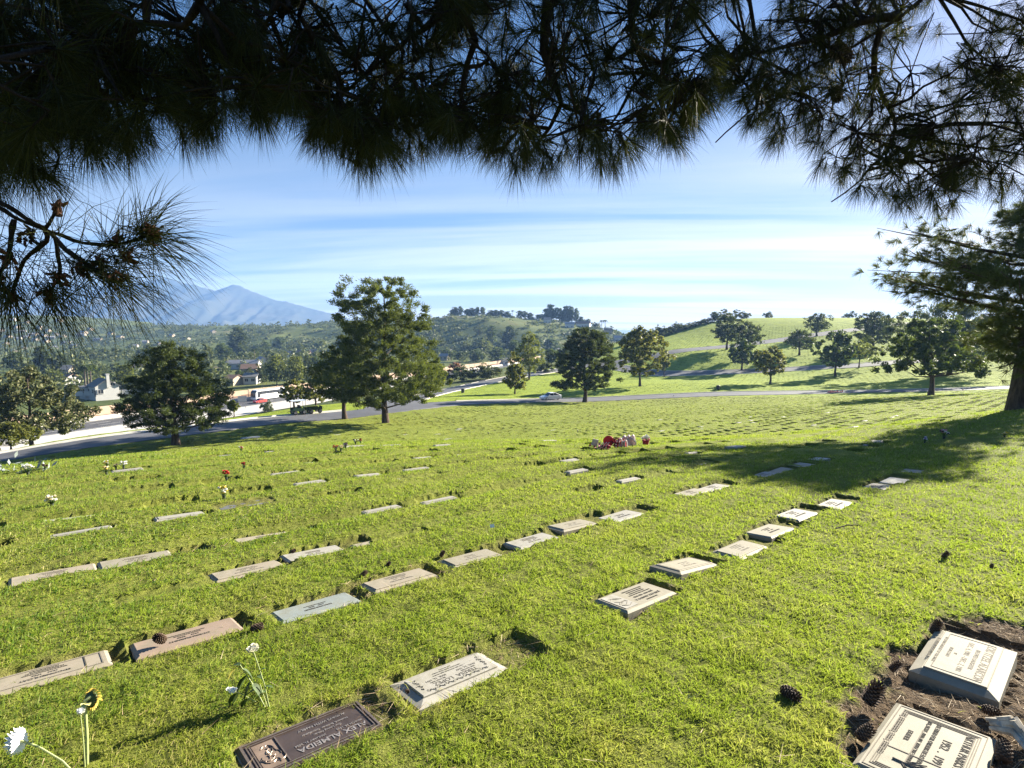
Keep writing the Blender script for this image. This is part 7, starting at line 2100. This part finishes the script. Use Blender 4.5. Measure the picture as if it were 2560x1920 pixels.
mb = MB(); leaf_blade(mb, top * 0.95, (0.5, -0.3, 0.3), 0.05, 0.014, 0.3); leaf_blade(mb, top * 0.97, (0.2, -0.5, 0.2), 0.04, 0.014, 0.6); mb.build('bract', plain('pale yellow bract', (0.56, 0.52, 0.20), 0.7, 0.15, 30), t)
root = G(212, 1913); Yd = root[1]
t = thing('small_white_flower', 'small white flower on a thin twig right against the sunflower stem', 'flower', root)
top = P(201, 1782, Yd) - root
mb = MB(); mb.tube([(0, 0, -0.03), top * 0.5 + [0.003, 0, 0], top], [0.003, 0.0026, 0.002], 5); mb.build('stem', M_pstem, t)
mb = MB(); petal_ball(mb, top, 0.020, g, 12); mb.build('petals', M_petw, t)
# white rose and its withered companions in one hole
root = G(676, 1768); Yd = root[1]
t = thing('white_rose', 'white rose on a tall bare stem standing in the turf above the bronze plaque', 'flower', root)
top = P(632, 1626, Yd + 0.05) - root
mb = MB(); mb.tube([(0, 0, -0.04), top * 0.4 + [0.005, 0, 0], top * 0.75 + [0.004, 0, 0], top], [0.0035, 0.0032, 0.0028, 0.003], 6); mb.build('stem', M_pstem, t)
mb = MB()
for k_ in range(3): petal_ball(mb, top + np.array([0, 0, 0.006 * k_]), 0.034 - 0.008 * k_, g, 9)
mb.build('petals', plain('cream white petals', (0.80, 0.77, 0.64), 0.6, 0.06, 30), t)
mb = MB()
for f, d in ((0.35, (0.8, 0.1, 0.3)), (0.5, (-0.5, 0.3, 0.3)), (0.62, (0.4, 0.1, 0.5))): leaf_blade(mb, top * f, d, 0.05, 0.014, 0.5)
mb.build('leaves', M_dleaf, t)
root2 = G(668, 1766); Yd = root2[1]
t = thing('wilted_stem', 'wilted stem with dark leaves and a yellow drooping leaf beside the white rose', 'flower', root2)
top = P(600, 1662, Yd + 0.03) - root2; top2 = P(572, 1726, Yd) - root2
mb = MB(); mb.tube([(0, 0, -0.03), top * 0.5, top], [0.0032, 0.003, 0.002], 6); mb.tube([top2 * 0.3, top2 * 0.7 + [0, 0, 0.012], top2], [0.0026, 0.0022, 0.0016], 5); mb.tube([(0, 0, 0), top * 0.5 + [0.03, 0.01, 0]], 0.002, 5); mb.build('stem', M_pstem, t)
mb = MB()
for f, d, L in ((0.98, (-0.5, 0.1, 0.15), 0.07), (0.9, (0.5, 0.2, -0.5), 0.07), (0.75, (-0.6, 0.1, -0.6), 0.09), (0.6, (-0.3, -0.3, -0.7), 0.08), (0.55, (0.5, -0.2, -0.3), 0.06), (0.4, (-0.8, 0, -0.2), 0.09), (0.3, (0.3, 0.5, 0.1), 0.05)): leaf_blade(mb, top * f, d, L, 0.022, 0.6)
for f in (0.5, 0.8): leaf_blade(mb, top2 * f, (-0.4, 0.2, -0.5), 0.08, 0.024, 0.5)
mb.build('leaves', M_dleaf, t)
mb = MB(); leaf_blade(mb, top, (-0.7, -0.1, -0.3), 0.07, 0.022, 0.8); mb.build('yellow_leaf', M_wilt, t)
mb = MB(); petal_ball(mb, top2 + np.array([0.02, 0, -0.01]), 0.026, g, 8); petal_ball(mb, top2, 0.016, g, 6); mb.build('petals', M_petw, t)
# white scrap of litter on the turf
p = G(1224, 1322); mb = MB(); mb.add([p + [0, 0, 0.05], p + [0.05, 0.01, 0.06], p + [0.06, 0.0, 0.02], p + [0.01, -0.02, 0.02]], [(0, 1, 2, 3)])
tag(mb.build('paper_scrap', M_petw), 'small white scrap lying on the grass in the middle of the lawn', 'litter')

# ------------------------------------------------------------------ haze over the far land
def haze():
    x0, x1, y0, y1, z0, z1 = -3800, 3800, -150, 4750, -140, 385
    mb = MB(); mb.box(((x0 + x1) / 2, (y0 + y1) / 2, (z0 + z1) / 2), (x1 - x0, y1 - y0, z1 - z0))
    m = bpy.data.materials.new('haze'); m.use_nodes = True
    nt = m.node_tree; nt.nodes.clear()
    out = nt.nodes.new('ShaderNodeOutputMaterial'); v = nt.nodes.new('ShaderNodeVolumePrincipled')
    v.inputs['Color'].default_value = (0.30, 0.53, 1.0, 1)
    v.inputs['Density'].default_value = 0.00016
    v.inputs['Anisotropy'].default_value = 0.1
    nt.links.new(v.outputs[0], out.inputs['Volume'])
    tag(mb.build('haze', m), 'thin blue haze hanging over the valley and far mountains', 'haze', kind='stuff')
haze()
